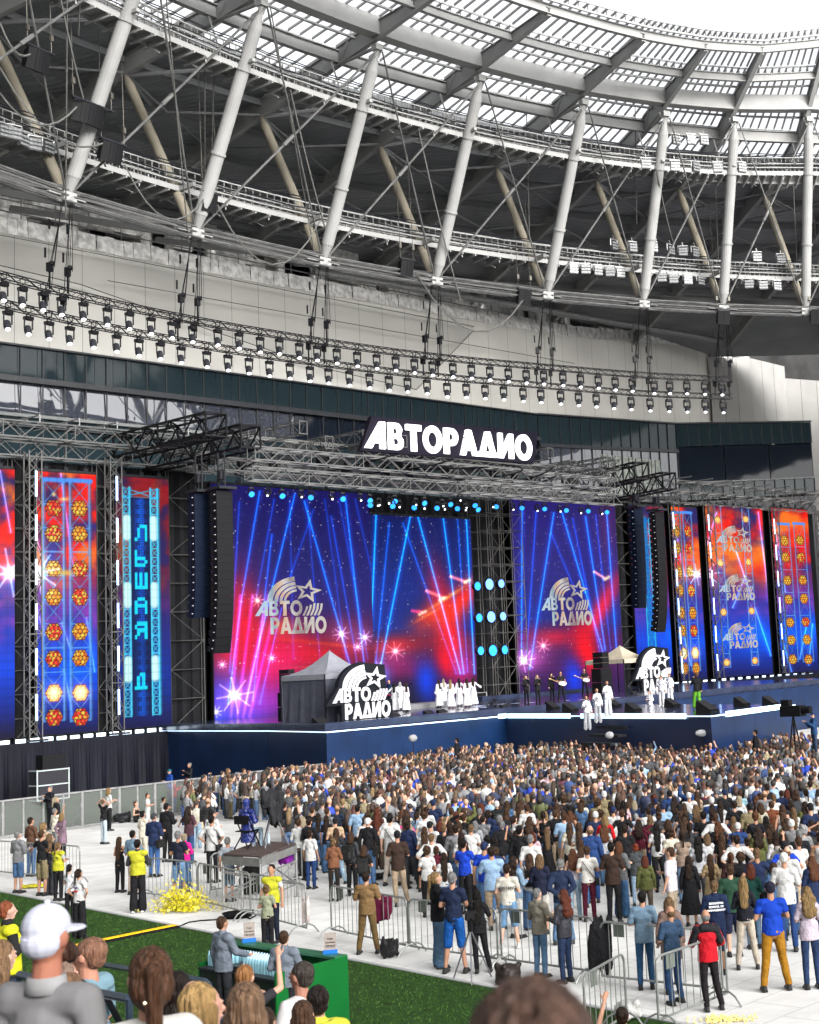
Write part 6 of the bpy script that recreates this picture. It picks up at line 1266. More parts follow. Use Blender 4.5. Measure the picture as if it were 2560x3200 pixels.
('4', 890, 755, 1250, 'f', D2, 'stand', 'shirt', 'white', 'trousers', (.46, .40, .32), 'bob', 'light brown', 'person in plain white t-shirt with layered blonde hair', 0),
('4', 1090, 765, 1250, 'm', ('front', 'over'), 'stand', 'shirt', (.36, .33, .38), 'trousers', (.08, .16, .27), 'short', 'dark brown', 'person in lilac grey shirt hugged by the neighbour on the right', 0),
('4', 1200, 785, 1290, 'f', ('over', 'front'), 'stand', 'tank', 'black', 'trousers', 'black', 'bun', 'dark brown', 'person in black strappy top with an arm over the neighbour', 0),
('4', 1270, 585, 1180, 'f', PH, 'stand', 'tee', (.014, .014, .02), 'wide', (.015, .018, .03), 'short', 'chestnut', 'person with short chestnut hair all in black reading a phone', 0),
('4', 1345, 620, 1120, 'f', CR, 'stand', 'tee', 'black', 'skirt', (.06, .03, .025), 'vlong', 'black', 'person in black top and long brown skirt', 0),
('4', 915, 1000, 1430, 'f', CR, 'stand', 'shirt', (.38, .28, .15), 'skirt', (.40, .30, .16), 'vlong', 'brown', 'person in leopard spotted dress with long brown hair', 0),
('4', 1075, 900, 1450, 'f', CR, 'stand', 'jacket', (.045, .02, .018), 'trousers', 'black', 'pony', 'chestnut', 'person in dark brown knitted jacket with long ponytail', 0),
('4', 1080, 990, 1700, 'm', CR, 'stand', 'shirt', (.02, .06, .035), 'shorts', (.015, .02, .05), 'short', 'brown', 'person in dark green t-shirt and navy shorts behind the school jacket', 0),
('4', 1235, 985, 1640, 'f', CR, 'stand', 'long', (.01, .055, .045), 'trousers', (.12, .2, .3), 'bob', 'auburn', 'person in deep teal green sweater with auburn hair', 0),
('4', 1490, 750, 1380, 'f', PH, 'stand', 'shirt', (.58, .55, .50), 'wide', (.045, .028, .022), 'bob', 'dark brown', 'person in cream shirt with small black leather backpack at the right', 0),
('4', 1610, 725, 1320, 'm', CR, 'stand', 'jacket', (.012, .014, .018), 'trousers', (.03, .09, .17), 'short', 'grey', 'person in black padded jacket near the right picture edge', 0),
('4', 1640, 690, 1260, 'f', CR, 'stand', 'shirt', (.3, .3, .3), 'trousers', 'denim blue', 'curly', 'white', 'person with fluffy white hair at the right picture edge', 0),
('4', 1385, 505, 960, 'm', CR, 'wide', 'long', (.17, .055, .025), 'trousers', (.03, .06, .11), 'short', 'brown', 'broad person in rust sweater at the right', 0),
('4', 1140, 420, 840, 'm', CR, 'stand', 'tee', (.30, .50, .58), 'trousers', (.02, .08, .2), 'short', 'brown', 'person in pale turquoise polo and blue jeans', 0),
('4', 870, 415, 800, 'm', CR, 'stand', 'tee', (.09, .01, .03), 'trousers', (.10, .2, .35), 'short', 'white', 'grey haired person in maroon shirt with a big black backpack', 0),
('4', 980, 520, 900, 'm', CR, 'stand', 'shirt', 'white', 'trousers', 'denim blue', 'short', 'brown', 'person in white shirt with a white jumper tied on shoulders', 0),
('4', 1290, 440, 840, 'f', CR, 'stand', 'tee', (.85, .03, .14), 'trousers', 'black', 'bun', 'brown', 'person in bright pink t-shirt with black backpack', 0),
('8', 360, 345, 1125, 'm', CR, 'stand', 'shirt', (.16, .25, .34), 'slim', (.03, .09, .19), 'short', 'black', 'person in light denim shirt and blue jeans behind the right barrier', 0),
('8', 575, 390, 1160, 'f', D2, 'stand', 'coat', (.20, .13, .11), 'trousers', 'dark blue', 'bob', 'light brown', 'person in taupe trench coat behind the right barrier', 0),
('8', 585, 460, 1250, 'm', ('front', 'front'), 'lean', 'shirt', (.035, .07, .13), 'trousers', (.03, .07, .16), 'bald', 'light brown', 'bald person in dark denim jacket leaning on the right barrier', 30),
('8', 870, 490, 1300, 'm', ('rail', 'rail'), 'lean', 'jacket', (.50, .01, .02), 'trousers', (.015, .012, .014), 'bald', 'grey', 'bald person in red and black hooded jacket with a foot on the barrier', 0),
('8', 935, 262, 1010, 'm', FR, 'stand', 'jacket', (.012, .022, .06), 'shorts', 'navy', 'short', 'light brown', 'young person in navy varsity jacket with white lettering', 0),
('8', 1165, 230, 965, 'f', FR, 'wide', 'long', (.012, .013, .02), 'trousers', (.48, .42, .34), 'long', 'blonde', 'blonde person in black top and cream cargo trousers', -10),
('8', 1390, 268, 1135, 'm', FR, 'wide', 'tee', (.008, .05, .42), 'trousers', (.32, .15, .012), 'cap', (.015, .015, .03), 'person in royal blue polo shirt and mustard cargo trousers with dark cap', 0),
('8', 1680, 308, 1120, 'f', CR, 'stand', 'shirt', (.52, .45, .52), 'slim', (.02, .04, .10), 'wavy', 'blonde', 'person in pale lilac sweater with long golden hair at right picture edge', 0),
('6', 1595, 70, 760, 'm', CR, 'wide', 'shirt', (.19, .115, .05), 'trousers', (.14, .09, .035), 'short', 'dark brown', 'balding person in ochre brown sweater and brown trousers behind the front barrier', 0),
('6', 790, 10, 670, 'm', D2, 'stand', 'vest', 'yellow', 'trousers', (.012, .016, .03), 'short', 'black', 'steward in yellow vest facing the viewer beside the kiosk', 180),
('6', 750, 245, 760, 'f', FR, 'stand', 'tee', (.28, .30, .20), 'trousers', 'black', 'bun', 'light brown', 'person in sage green t-shirt buying at the water kiosk', 0),
('5', 670, 45, 630, 'f', HP, 'stand', 'tee', 'white', 'wide', 'black', 'pony', 'dark brown', 'person in white printed t-shirt and wide black trousers on the turf', -10),
('5', 590, 5, 500, 'f', CR, 'stand', 'tee', (.6, .6, .63), 'trousers', 'black', 'pony', 'black', 'person in white t-shirt hidden behind the one with wide black trousers', 0),
('2', 285, 780, 1280, 'm', D2, 'stand', 'tee', (.34, .38, .43), 'shorts', (.11, .18, .26), 'short', 'grey', 'grey haired person in light shirt and jean shorts beside the platform scaffold', 0),
]
EX = {'small black backpack': ('backpack',), 'dark backpack': ('backpack',), 'big black backpack': ('backpack',), 'leather backpack': ('backpack',), 'with black backpack': ('backpack',), 'backpack straps': ('backpack',), 'crossbody': ('bag',), 'black strap': ('bag',), 'shoulder bag': ('shoulderbag',), 'zebra bag': ('shoulderbag',), 'with black bag': ('shoulderbag',)}
LATER = {}
for i, a in enumerate(PL):
    ex = (); lab = a[13]
    for kx, v in EX.items():
        if kx in lab: ex = v
    kw = dict(extra=ex)
    if 'white shoes' in lab or 'jean shorts with' in lab: kw['shoe'] = (.6, .6, .58)
    if 'leather jacket' in lab: kw['topm'] = 'leather'
    if 'broad' in lab or 'ochre' in lab or 'royal' in lab: kw['girth'] = 1.10
    LATER[lab] = place(*a[:14], turn=a[14], **kw)
# ================================================================ THE CROWD
def inpoly(s, o, P):
    c = False; n = len(P)
    for i in range(n):
        (x0, y0), (x1, y1) = P[i], P[(i+1) % n]
        if (y0 > o) != (y1 > o) and s < (x1-x0)*(o-y0)/(y1-y0)+x0: c = not c
    return c
TOPY = ([540, 620, 800, 1000, 1200, 1600, 2100, 2600], [2420, 2404, 2392, 2368, 2342, 2324, 2308, 2288])
BOTY = ([540, 700, 900, 1100, 1300, 1500, 1800, 2000, 2300, 2600], [2470, 2545, 2595, 2615, 2635, 2660, 2650, 2635, 2660, 2735])
RC2 = random.Random(21); cand = []
y_ = 26.
while y_ < 96:
    st = .70 if y_ > 60 else .74 if y_ > 45 else .84
    x_ = -.30*y_
    while x_ < .18*y_:
        X, Y = x_+RC2.uniform(-.24, .24), y_+RC2.uniform(-.24, .24); x_ += st
        hx, hy = pix((X, Y, 1.68))
        if hx < 555 or hx > 2620: continue
        t, b = np.interp(hx, *TOPY), np.interp(hx, *BOTY)
        if hy < t or hy > b+10: continue
        if hy > b-90 and RC2.random() < .16+.5*(hy-(b-90))/100: continue
        if hx < 1000 and RC2.random() < .08: continue
        s_, o_ = invW((X, Y))
        if inpoly(s_, o_, [(p[0], p[1]) for p in poly]) or o_ > -21.5 and s_ < 22: continue
        if math.sin(X*1.1+2*math.sin(Y*.7))*math.sin(Y*.9+X*.3) > .86: continue
        if any((X-a)**2+(Y-b2)**2 < .26 for a, b2 in TAKEN): continue
        if 690 < hx < 900 and 2440 < hy < 2680: continue
        cand.append((Y, X))
    y_ += st*.92
cand.sort(); NIND = 300-len(PL)
WOM_T = [('tee', 'white'), ('tee', 'black'), ('long', 'white'), ('long', 'black'), ('jacket', 'black'), ('tee', 'cream'), ('jacket', 'beige'), ('tee', 'pale pink'), ('jacket', 'denim blue'), ('tee', 'white'), ('tank', 'black'), ('tank', 'white'), ('jacket', 'navy'), ('shirt', 'light blue'), ('long', 'maroon'), ('tee', 'light grey'), ('jacket', 'grey'), ('tee', 'black'), ('jacket', 'olive'), ('tee', 'navy'), ('long', 'charcoal'), ('jacket', 'charcoal'), ('shirt', 'white')]
MEN_T = [('tee', 'white'), ('tee', 'black'), ('tee', 'navy'), ('shirt', 'white'), ('jacket', 'black'), ('jacket', 'navy'), ('tee', 'charcoal'), ('shirt', 'light blue'), ('tee', 'grey'), ('jacket', 'dark blue'), ('long', 'grey'), ('tee', 'white'), ('tee', 'black'), ('jacket', 'khaki'), ('long', 'black'), ('shirt', 'dark brown'), ('tee', 'royal blue')]
WHAIR = [('long', 'dark brown'), ('long', 'brown'), ('vlong', 'brown'), ('vlong', 'dark brown'), ('long', 'blonde'), ('wavy', 'brown'), ('bob', 'brown'), ('pony', 'dark brown'), ('pony', 'brown'), ('bun', 'brown'), ('wavy', 'chestnut'), ('bob', 'auburn'), ('long', 'black'), ('long', 'light brown'), ('curly', 'brown'), ('bob', 'brown'), ('vlong', 'dark brown'), ('long', 'brown'), ('bun', 'dark brown'), ('wavy', 'dark brown'), ('bob', 'platinum')]
MHAIR = [('short', 'dark brown'), ('short', 'brown'), ('short', 'black'), ('short', 'light brown'), ('short', 'grey'), ('bald', 'light brown'), ('cap', 'black'), ('cap', 'white'), ('short', 'brown'), ('short', 'dark brown'), ('cap', 'navy')]
HN_ = {'long': 'long {} hair', 'vlong': 'very long {} hair', 'wavy': 'wavy {} hair', 'bob': '{} bob', 'pony': '{} ponytail', 'bun': '{} hair in a bun', 'curly': 'curly {} hair', 'short': 'short {} hair', 'bald': 'bald head', 'cap': '{} cap'}
TN_ = {'tee': 't-shirt', 'long': 'sweater', 'jacket': 'jacket', 'tank': 'tank top', 'shirt': 'shirt'}
BOT = [('trousers', 'black'), ('trousers', 'denim blue'), ('trousers', 'dark blue'), ('wide', 'denim blue'), ('trousers', 'beige'), ('wide', 'black'), ('skirt', 'black'), ('trousers', 'pale blue'), ('trousers', 'charcoal')]
WARM = [D2, D2, CR, CR, FR, ('front', 'down'), FR]; MARM = [D2, D2, CR, FR, HP]
def rnd_person(rr):
    f = rr.random() < .62
    arms = rr.choice(WARM if f else MARM)
    if rr.random() < .07: arms = rr.choice([('up', 'front'), ('up', 'up'), ('head', 'front'), ('clap', 'clap')])
    elif rr.random() < .05: arms = PH
    top, tc = rr.choice(WOM_T if f else MEN_T); bot, bc = rr.choice(BOT if f else BOT[:3]+BOT[4:5]); hair, hc = rr.choice(WHAIR if f else MHAIR)
    h = rr.gauss(1.65, .07) if f else rr.gauss(1.77, .075)
    return ('f' if f else 'm', arms, top, tc, bot, bc, hair, hc, min(max(h, 1.5), 1.9))
rr = random.Random(77); IND = []
for Y, X in cand[:NIND]: IND.append((X, Y, rnd_person(rr)))
# labels that single each one out
def where(px):
    for lim, t in ((760, 'left of camera platform'), (960, 'right of camera platform'), (1150, 'below left emblem board'), (1330, 'below robed dancers'), (1560, 'below scaffold tower'), (1800, 'below right main screen'), (2000, 'below runway stairs'), (2220, 'below the singer'), (2420, 'below runway tip')):
        if px < lim: return t
    return 'at right picture edge'
used = {}
info = []
for X, Y, q in IND:
    p = pix((X, Y, 1.6)); hs_ = HN_[q[6]].format(q[7]); base = f'person with {hs_} in {q[3]} {TN_[q[2]]}'; w_ = where(p[0]); info.append([base, w_, p])
keys = {}
for i, (b, w_, p) in enumerate(info): keys.setdefault((b, w_), []).append(i)
labs = [None]*len(info)
for (b, w_), ids in keys.items():
    if len(ids) == 1: labs[ids[0]] = f'{b}, {w_}'
    else:
        ids.sort(key=lambda i: -info[i][2][1])
        for k, i in enumerate(ids): labs[i] = f'{b}, {w_}, {"nearest" if k == 0 else ordinal(k)+" nearest"}'
for (X, Y, q), lab in zip(IND, labs):
    ex = (); 
    if rr.random() < .16: ex = (rr.choice(['backpack', 'bag', 'shoulderbag']),)
    person(Vector((X, Y, .012)), face_to((X, Y, 0))+rr.uniform(-.3, .3), q[8], q[0], q[1], 'stand' if rr.random() < .7 else 'lean', q[2], COLS[q[3]], q[4], COLS[q[5]], q[6], COLS[q[7]] if q[6] == 'cap' else HAIRC[q[7]], lab, 'audience seen from behind', extra=ex, girth=rr.uniform(.94, 1.08))
# everyone farther away: one mass
def lowpoly():
    out = []
    for f in (0, 1):
        for arm in range(4):
            for hk in range(4):
                P_ = []
                def add(mb, slot): P_.append((np.array([tuple(v) for v in mb.v]), mb.f, slot))
                sw = .17 if f else .20
                mb = MB(); mb.ball((0, 0, 1.65), (.075, .092, .11), 8, 6); mb.tube((0, 0, 1.42), (0, 0, 1.58), .05, n=6); add(mb, 0)
                mb = MB(); mb.lathe([(.145, .86), (.13 if f else .155, 1.05), (.165, 1.25), (sw, 1.38), (sw*.55, 1.47), (.06, 1.50)], (0, 0, 0), 10, 1.05, .66)
                ar = MB()
                for s in (-1, 1):
                    if arm == 1: e, w_ = (s*.25, .04, 1.17), (s*-.02, .23, 1.22)
                    elif arm == 2 and s == 1: e, w_ = (s*.30, .14, 1.52), (s*.22, .22, 1.80)
                    elif arm == 3: e, w_ = (s*.38, -.04, 1.20), (s*.18, .06, 1.02)
                    else: e, w_ = (s*.25, -.02, 1.16), (s*.27, .06, .92)
                    mb.tube((s*sw*.9, 0, 1.40), e, .065, .055, n=6); (mb if (arm+hk) % 2 else ar).tube(e, w_, .048, .036, n=6); ar.ball(w_, .04, 6, 4)
                add(mb, 1); add(ar, 0)
                mb = MB(); 
                for s in (-1, 1): mb.tube((s*.09, 0, .95), (s*.10, 0, .08), .095, .06, n=6)
                mb.ball((0, 0, .93), (.165, .12, .12), 8, 5); add(mb, 2)
                mb = MB(); mb.ball((0, -.022, 1.675), (.086, .098, .100), 9, 7)
                if f:
                    if hk == 0: mb.tube((0, -.05, 1.64), (0, -.11, 1.24), .10, .07, n=8)
                    elif hk == 1: mb.tube((0, -.05, 1.66), (0, -.06, 1.46), .105, .095, n=8)
                    elif hk == 2: mb.ball((0, -.12, 1.72), .05, 6, 5)
                    else: mb.tube((0, -.05, 1.64), (0, -.12, 1.08), .11, .06, n=8)
                add(mb, 3); out.append((f, P_))
    return out
LP = lowpoly(); VV, FF, CC = [], [], []; nv = 0; rs = random.Random(5)
hcw = ['chestnut', 'dark brown', 'dark brown', 'brown', 'brown', 'brown', 'light brown', 'blonde', 'black', 'chestnut', 'auburn', 'dark brown', 'grey']
for Y, X in cand[NIND:]:
    f = rs.random() < .6; q = rnd_person(rs); f, parts_ = LP[(16 if q[0] == 'f' else 0)+rs.choice([0, 0, 0, 1, 1, 1, 3, 2])%4*4+rs.randrange(4)] if True else None
    a = face_to((X, Y, 0))+rs.uniform(-.5, .5); k = q[8]/1.76; c, s = math.cos(a), math.sin(a)
    cols = [SKIN[rs.randrange(4)], COLS[q[3]], COLS[q[5]], tuple(v*.85 for v in HAIRC[rs.choice(hcw)]) if q[6] != 'bald' else SKIN[0]]
    for V, F, sl_ in parts_:
        x, y, z = V[:, 0]*k, V[:, 1]*k, V[:, 2]*k; VV.append(np.c_[x*c-y*s+X, x*s+y*c+Y, z+.012]); FF += [tuple(i+nv for i in t) for t in F]; CC.append(np.tile(np.array(cols[sl_])*rs.uniform(.85, 1.1), (len(V), 1))); nv += len(V)
me = bpy.data.meshes.new('crowd'); me.from_pydata(np.concatenate(VV).tolist(), [], FF); at = me.color_attributes.new('led', 'FLOAT_COLOR', 'POINT'); CCa = np.concatenate(CC); at.data.foreach_set('color', np.c_[CCa, np.ones(len(CCa))].ravel().astype(np.float32)); me.polygons.foreach_set('use_smooth', [True]*len(me.polygons))
mc = bpy.data.materials.new('crowd_cloth'); mc.use_nodes = True; nn, ll, bb = nodes(mc); a = nn.new('ShaderNodeAttribute'); a.attribute_name = 'led'; bb.inputs['Roughness'].default_value = .75
tc = nn.new('ShaderNodeTexCoord'); n1 = nn.new('ShaderNodeTexNoise'); n1.inputs['Scale'].default_value = 14; n1.inputs['Detail'].default_value = 4; ll.new(tc.outputs['Object'], n1.inputs['Vector']); mr = nn.new('ShaderNodeMapRange'); mr.inputs['From Min'].default_value = .3; mr.inputs['From Max'].default_value = .7; mr.inputs['To Min'].default_value = .48; mr.inputs['To Max'].default_value = .92; ll.new(n1.outputs[0], mr.inputs[0])
v = nn.new('ShaderNodeVectorMath'); v.operation = 'SCALE'; ll.new(a.outputs['Color'], v.inputs[0]); ll.new(mr.outputs[0], v.inputs['Scale']); ll.new(v.outputs[0], bb.inputs['Base Color'])
me.materials.append(mc); co = bpy.data.objects.new('crowd', me); link(co); tag(co, 'densely packed far audience in front of the stage seen from behind', 'crowd', kind='stuff')
print('crowd', len(cand), 'individuals', len(IND)+len(PL))

# ================================================================ ON THE STAGE
def onstage(x, y, z, h, sex, arms, legs, top, tc, bot, bc, hair, hc, label, rz, group=None, **kw):
    g = at_z(x, y, z); return person(Vector((g.x, g.y, z+.012)), rz, h, sex, arms, legs, top, tc, bot, bc, hair, hc, label, group, **kw)
toCam = lambda g: math.atan2(-g[1], -g[0])-math.pi/2
AUD = WROT+math.pi           # facing the audience (front is +Y local)
wht = (.72, .72, .75)
ro = [(1234, 2226, 'black'), (1252, 2220, 'white'), (1270, 2225, 'dark brown'), (1373, 2212, 'dark brown'), (1388, 2205, 'platinum'), (1410, 2214, 'blonde'), (1437, 2208, 'black'), (1461, 2211, 'dark brown'), (1481, 2206, 'dark brown')]
rl_ = ['person in white robe just right of the keyboard player, leftmost of three', 'person in white robe with white hood, middle of the left three', 'person in white robe with dark hair, rightmost of the left three', 'person in white robe with dark hair, first of the right hand group', 'platinum haired person in white robe partly hidden in the right group', 'blonde long haired person in white robe in the right group', 'person in white robe with black hair beside the blonde one', 'person in white robe second from right in the right group', 'person in white robe rightmost, next to the scaffold tower']
for (x, y, hc), l in zip(ro, rl_): onstage(x, y, ZM, 1.70, 'f', ('down', 'out') if x % 2 else ('out', 'down'), 'stand', 'robe', wht, None, None, 'long' if hc != 'white' else 'bob', HAIRC[hc], l, WROT+R.uniform(-.5, .5)-.3, 'white robed dancers on stage')
onstage(1218, 2208, ZM+.02, 1.75, 'm', ('keys', 'keys'), 'stand', 'long', (.02, .04, .10), 'trousers', (.012, .012, .015), 'bald', (.2, .1, .06), 'bald keyboard player in dark blue shirt behind the left emblem board', WROT-math.pi/2-.2)
for x, y, a_, hc, hr, l in ((1647, 2203, ('mic', 'front'), 'light brown', 'wavy', 'backing singer in black with light brown hair, leftmost of the band on the right'), (1683, 2203, ('mic', 'front'), 'platinum', 'vlong', 'backing singer in black with long platinum hair'), (1727, 2192, ('mic', 'down'), 'dark brown', 'long', 'dark haired backing singer in black between the blonde and the guitarist')):
    onstage(x, y, ZM, 1.70, 'f', a_, 'stand', 'jacket', (.015, .015, .018), 'leggings', (.01, .01, .012), hr, HAIRC[hc], l, AUD-.3, 'band members in black')
gts = []
for x, y, hr, l in ((1756, 2191, 'short', 'guitarist in black t-shirt standing before the right screen'), (1830, 2175, 'bald', 'bald bass player in black t-shirt beside the right speaker stack')):
    p = onstage(x, y, ZM, 1.80, 'm', ('keys', 'front'), 'wide', 'tee', (.015, .015, .018), 'trousers', (.01, .01, .012), hr, HAIRC['dark brown'], l, AUD-.5, 'band members in black'); gts.append(p)
    g = empty('guitar', 'light wood electric guitar held by the '+('younger guitarist' if x == 1756 else 'bald bass player'), 'guitar', p.location+Vector((0, 0, 1.02)), AUD-.5, 'guitars on stage')
    mb = MB(); mb.ball((-.10, .20, .02), (.20, .03, .14), 14, 8); mb.ball((.08, .20, .05), (.14, .03, .11), 12, 8); mb.build('guitar_body', mat('guitar_wood', (.45, .28, .12) if x != 1756 else (.5, .5, .5), .25), g, local=True)
    mb = MB(); mb.bar((.10, .23, .06), (.72, .26, .34), .05, .03); mb.box((.78, .265, .37), (.14, .03, .07)); mb.build('guitar_neck', mat('guitar_neck', (.35, .22, .10), .4), g, local=True)
gp_ = at_z(2182, 2217, ZD); sp = person(Vector((gp_.x, gp_.y, ZD+.012)), WROT-.5, 1.82, 'm', ('mic', 'down'), 'walk', 'jacket', (.012, .012, .014), 'wide', (.12, .36, .03), 'curly', (.10, .05, .03), 'lead singer in black jacket and lime green trousers striding on the runway', None)
# silver dancers
def edge_pt(x, y, dist):
    a, b = W(17.3, -21.6), W(12.6, -39.0); u = (b-a).normalized(); n_ = Vector((u.y, -u.x, 0)); 
    if n_.dot(Vector((0, 0, 0))-a) < 0: n_ = -n_
    p0_ = a+n_*dist; d = ray(x, y); t = (p0_.x*n_.x+p0_.y*n_.y)/(d.x*n_.x+d.y*n_.y); return Vector((0, 0, CAMZ))+d*t
steps = MB(); spt = []
for x, y, l, h in ((1837, 2281, 'silver suited dancer lowest on the runway stairs', 1.68), (1870, 2259, 'silver suited dancer in the middle of the runway stairs', 1.68), (1902, 2238, 'silver suited dancer at the top of the runway stairs', 1.70)):
    g = edge_pt(x, y, .75); spt.append(g)
    person(g, toCam(g)+.2, h, 'f', ('down', 'front'), 'stand', 'jacket', (.7, .7, .75), 'wide', (.7, .7, .75), 'bun', HAIRC['brown'], l, 'dancers in silver suits', topm='silver', shoe=(.6, .6, .6))
for x, y, l in ((2070, 2208, 'silver suited dancer in dark glasses left of the lead singer'), (2096, 2193, 'silver suited dancer standing behind, before the right emblem board')):
    g = at_z(x, y, ZD); person(Vector((g.x, g.y, ZD+.012)), toCam(g)-.4, 1.68, 'f', ('down', 'front'), 'stand', 'jacket', (.7, .7, .75), 'wide', (.7, .7, .75), 'bun', HAIRC['brown'], l, 'dancers in silver suits', topm='silver', shoe=(.6, .6, .6))
g = at_z(2032, 2206, ZD); person(Vector((g.x, g.y, ZD-.75)), toCam(g)-.4, 1.6, 'f', CR, 'stand', 'jacket', (.7, .7, .75), 'wide', (.7, .7, .75), 'bun', HAIRC['blonde'], 'silver suited dancer crouching low, only head and shoulders above the deck', 'dancers in silver suits', topm='silver')
# emblem boards
def board(px, py, wpx, off, label, hpx):
    s0, z0 = onW(px, py, off); s1, _ = onW(px+wpx, py, off); k = s1-s0; kz = (onW(px, py-hpx, off)[1]-z0)/.93; r = empty('emblem_board', label, 'sign', W(s0+k/2, off, ZM), WROT, 'emblem boards standing on stage')
    mb = MB(); place_polys(mb, backing(), .28, W(s0, off+.16, z0), EXS, EZ, k, kz); mb.box(W(s0+k*.55, off+.3, (z0+ZM)/2+.15), (k*.85, .2, z0-ZM+.3), WROT); mb.build('backing_board', mat('board_black', (.006, .007, .010), .5), r)
    mb = MB(); [place_polys(mb, g_, .06, W(s0, off-.03, z0)+EXS.cross(EZ)*(.004*i_), EXS, EZ, k, kz) for i_, g_ in enumerate(emblem())]; mb.build('emblem', mat('emblem_white', (.5, .5, .52), .45), r)
board(1040, 2253, 181, -18.6, 'white radio emblem cut-out on black board beside the grey tent', 168); board(1989, 2166, 116, -12.6, 'white radio emblem cut-out on black board before the open beige tent', 135)
# tents
def tent(s, o, w_, h, ha, col, closed, label):
    c = W(s+w_/2, o+w_/2, ZM); r = empty('tent', label, 'tent', c, WROT); mb = MB(); q = [W(s, o), W(s+w_, o), W(s+w_, o+w_), W(s, o+w_)]
    e = .04; n = 8; ap = c+Vector((0, 0, ha))
    for i in range(4):
        a, b = q[i]+Vector((0, 0, ZM+h)), q[(i+1) % 4]+Vector((0, 0, ZM+h))
        for k in range(n):                      # sagging roof skin
            def P(t, u): base = a.lerp(b, u); v = base.lerp(ap, t); v.z -= .22*math.sin(t*math.pi)*(ha-h); return v
            for j in range(4): mb.quad(P(k/n, j/4+.0), P(k/n, (j+1)/4), P((k+1)/n, (j+1)/4), P((k+1)/n, j/4))
        mb.quad(a-Vector((0, 0, .28)), b-Vector((0, 0, .28)), b, a)
    M_ = mat('tent_'+('grey' if closed else 'beige'), col, .75, nscale=2, namp=.12, bump=.5, bscale=3); mb.build('canopy', M_, r)
    if closed:
        M_ = mat('tent_wall_grey', (.05, .053, .07), .75, nscale=2, namp=.12, bump=.5, bscale=3); mb = MB()
        for i in range(4):
            a, b = q[i], q[(i+1) % 4]; d_ = (c-a); n_ = Vector((-(b-a).y, (b-a).x, 0)).normalized()
            for k in range(12):
                u0, u1 = k/12, (k+1)/12; f0, f1 = .035*math.sin(k*2.2), .035*math.sin((k+1)*2.2)
                mb.quad(a.lerp(b, u0)+n_*(f0+.05)+Vector((0, 0, ZM)), a.lerp(b, u1)+n_*(f1+.05)+Vector((0, 0, ZM)), a.lerp(b, u1)+n_*.05+Vector((0, 0, ZM+h-.2)), a.lerp(b, u0)+n_*.05+Vector((0, 0, ZM+h-.2)))
        mb.build('side_wall', M_, r)
    for i in range(4): p = MB(); p.bar(q[i]+Vector((0, 0, ZM)), q[i]+Vector((0, 0, ZM+h)), .05); p.build('leg', M_DARK, r)
tent(8.4, -17.2, 3.7, 2.45, 3.7, (.16, .165, .19), True, 'closed grey pop-up tent at the left of the main stage'); tent(39, -12.2, 3.6, 2.3, 3.3, (.33, .29, .22), False, 'open beige pop-up tent behind the right emblem board')
# light boxes
LBX = [('l', x*.5797, 1300+y*.5797) for x, y in ((22, 1772), (108, 1764), (184, 1757), (258, 1750), (330, 1746), (402, 1741), (474, 1734), (543, 1728), (613, 1722), (682, 1716), (750, 1710), (815, 1703), (880, 1698), (947, 1692), (1013, 1687), (1083, 1681), (1357, 1660))]+[('r', 1560+x*.5797, 1400+y*.5797) for x, y in ((955, 1277), (1000, 1273), (1033, 1270), (1073, 1268), (1110, 1264), (1155, 1262), (1211, 1256), (1255, 1253), (1298, 1249), (1342, 1246), (1386, 1243), (1427, 1240), (1469, 1237), (1511, 1234), (1554, 1231), (1595, 1228), (1640, 1225), (1680, 1222))]+[('b', 1560+x*.5797, 1400+y*.5797) for x, y in ((185, 1348), (218, 1345), (260, 1342), (305, 1338), (355, 1335), (390, 1333), (420, 1330), (480, 1326), (525, 1322))]
fx = empty('floor_light', 'x', 'stage light', (0, 0, 0), 0, 'light boxes lined up along the screens'); mb = MB(); mb.box((0, .12, .02), (.76, .3, .58)); mb.bar((-.46, .1, -.32), (-.46, .1, .1), .04); mb.bar((.46, .1, -.32), (.46, .1, .1), .04); k1 = mb.build('housing', M_BLACK, fx, local=True); mb = MB(); mb.box((0, -.045, .02), (.56, .03, .36)); k2 = mb.build('lens', emitter('floor_light_white', (.72, .86, 1.), 2.4), fx, local=True); cn = {}
for i, (k, x, y) in enumerate(LBX):
    off = {'l': -1.1, 'r': -1.4, 'b': -1.6}[k]; s, z = onW(x, y, off); cn[k] = cn.get(k, 0)+1
    l = 'glowing white light box '+{'l': 'under the left wing screens', 'r': 'under the right wing screens', 'b': 'behind the band musicians'}[k]+f', {ordinal(cn[k]-1)} from the left'; p = W(s, off, z)
    if i == 0: fx.location = p; fx.rotation_euler = (0, 0, WROT); fx['label'] = l
    else: tree_copy(fx, [(k1, []), (k2, [])], p, WROT, l)
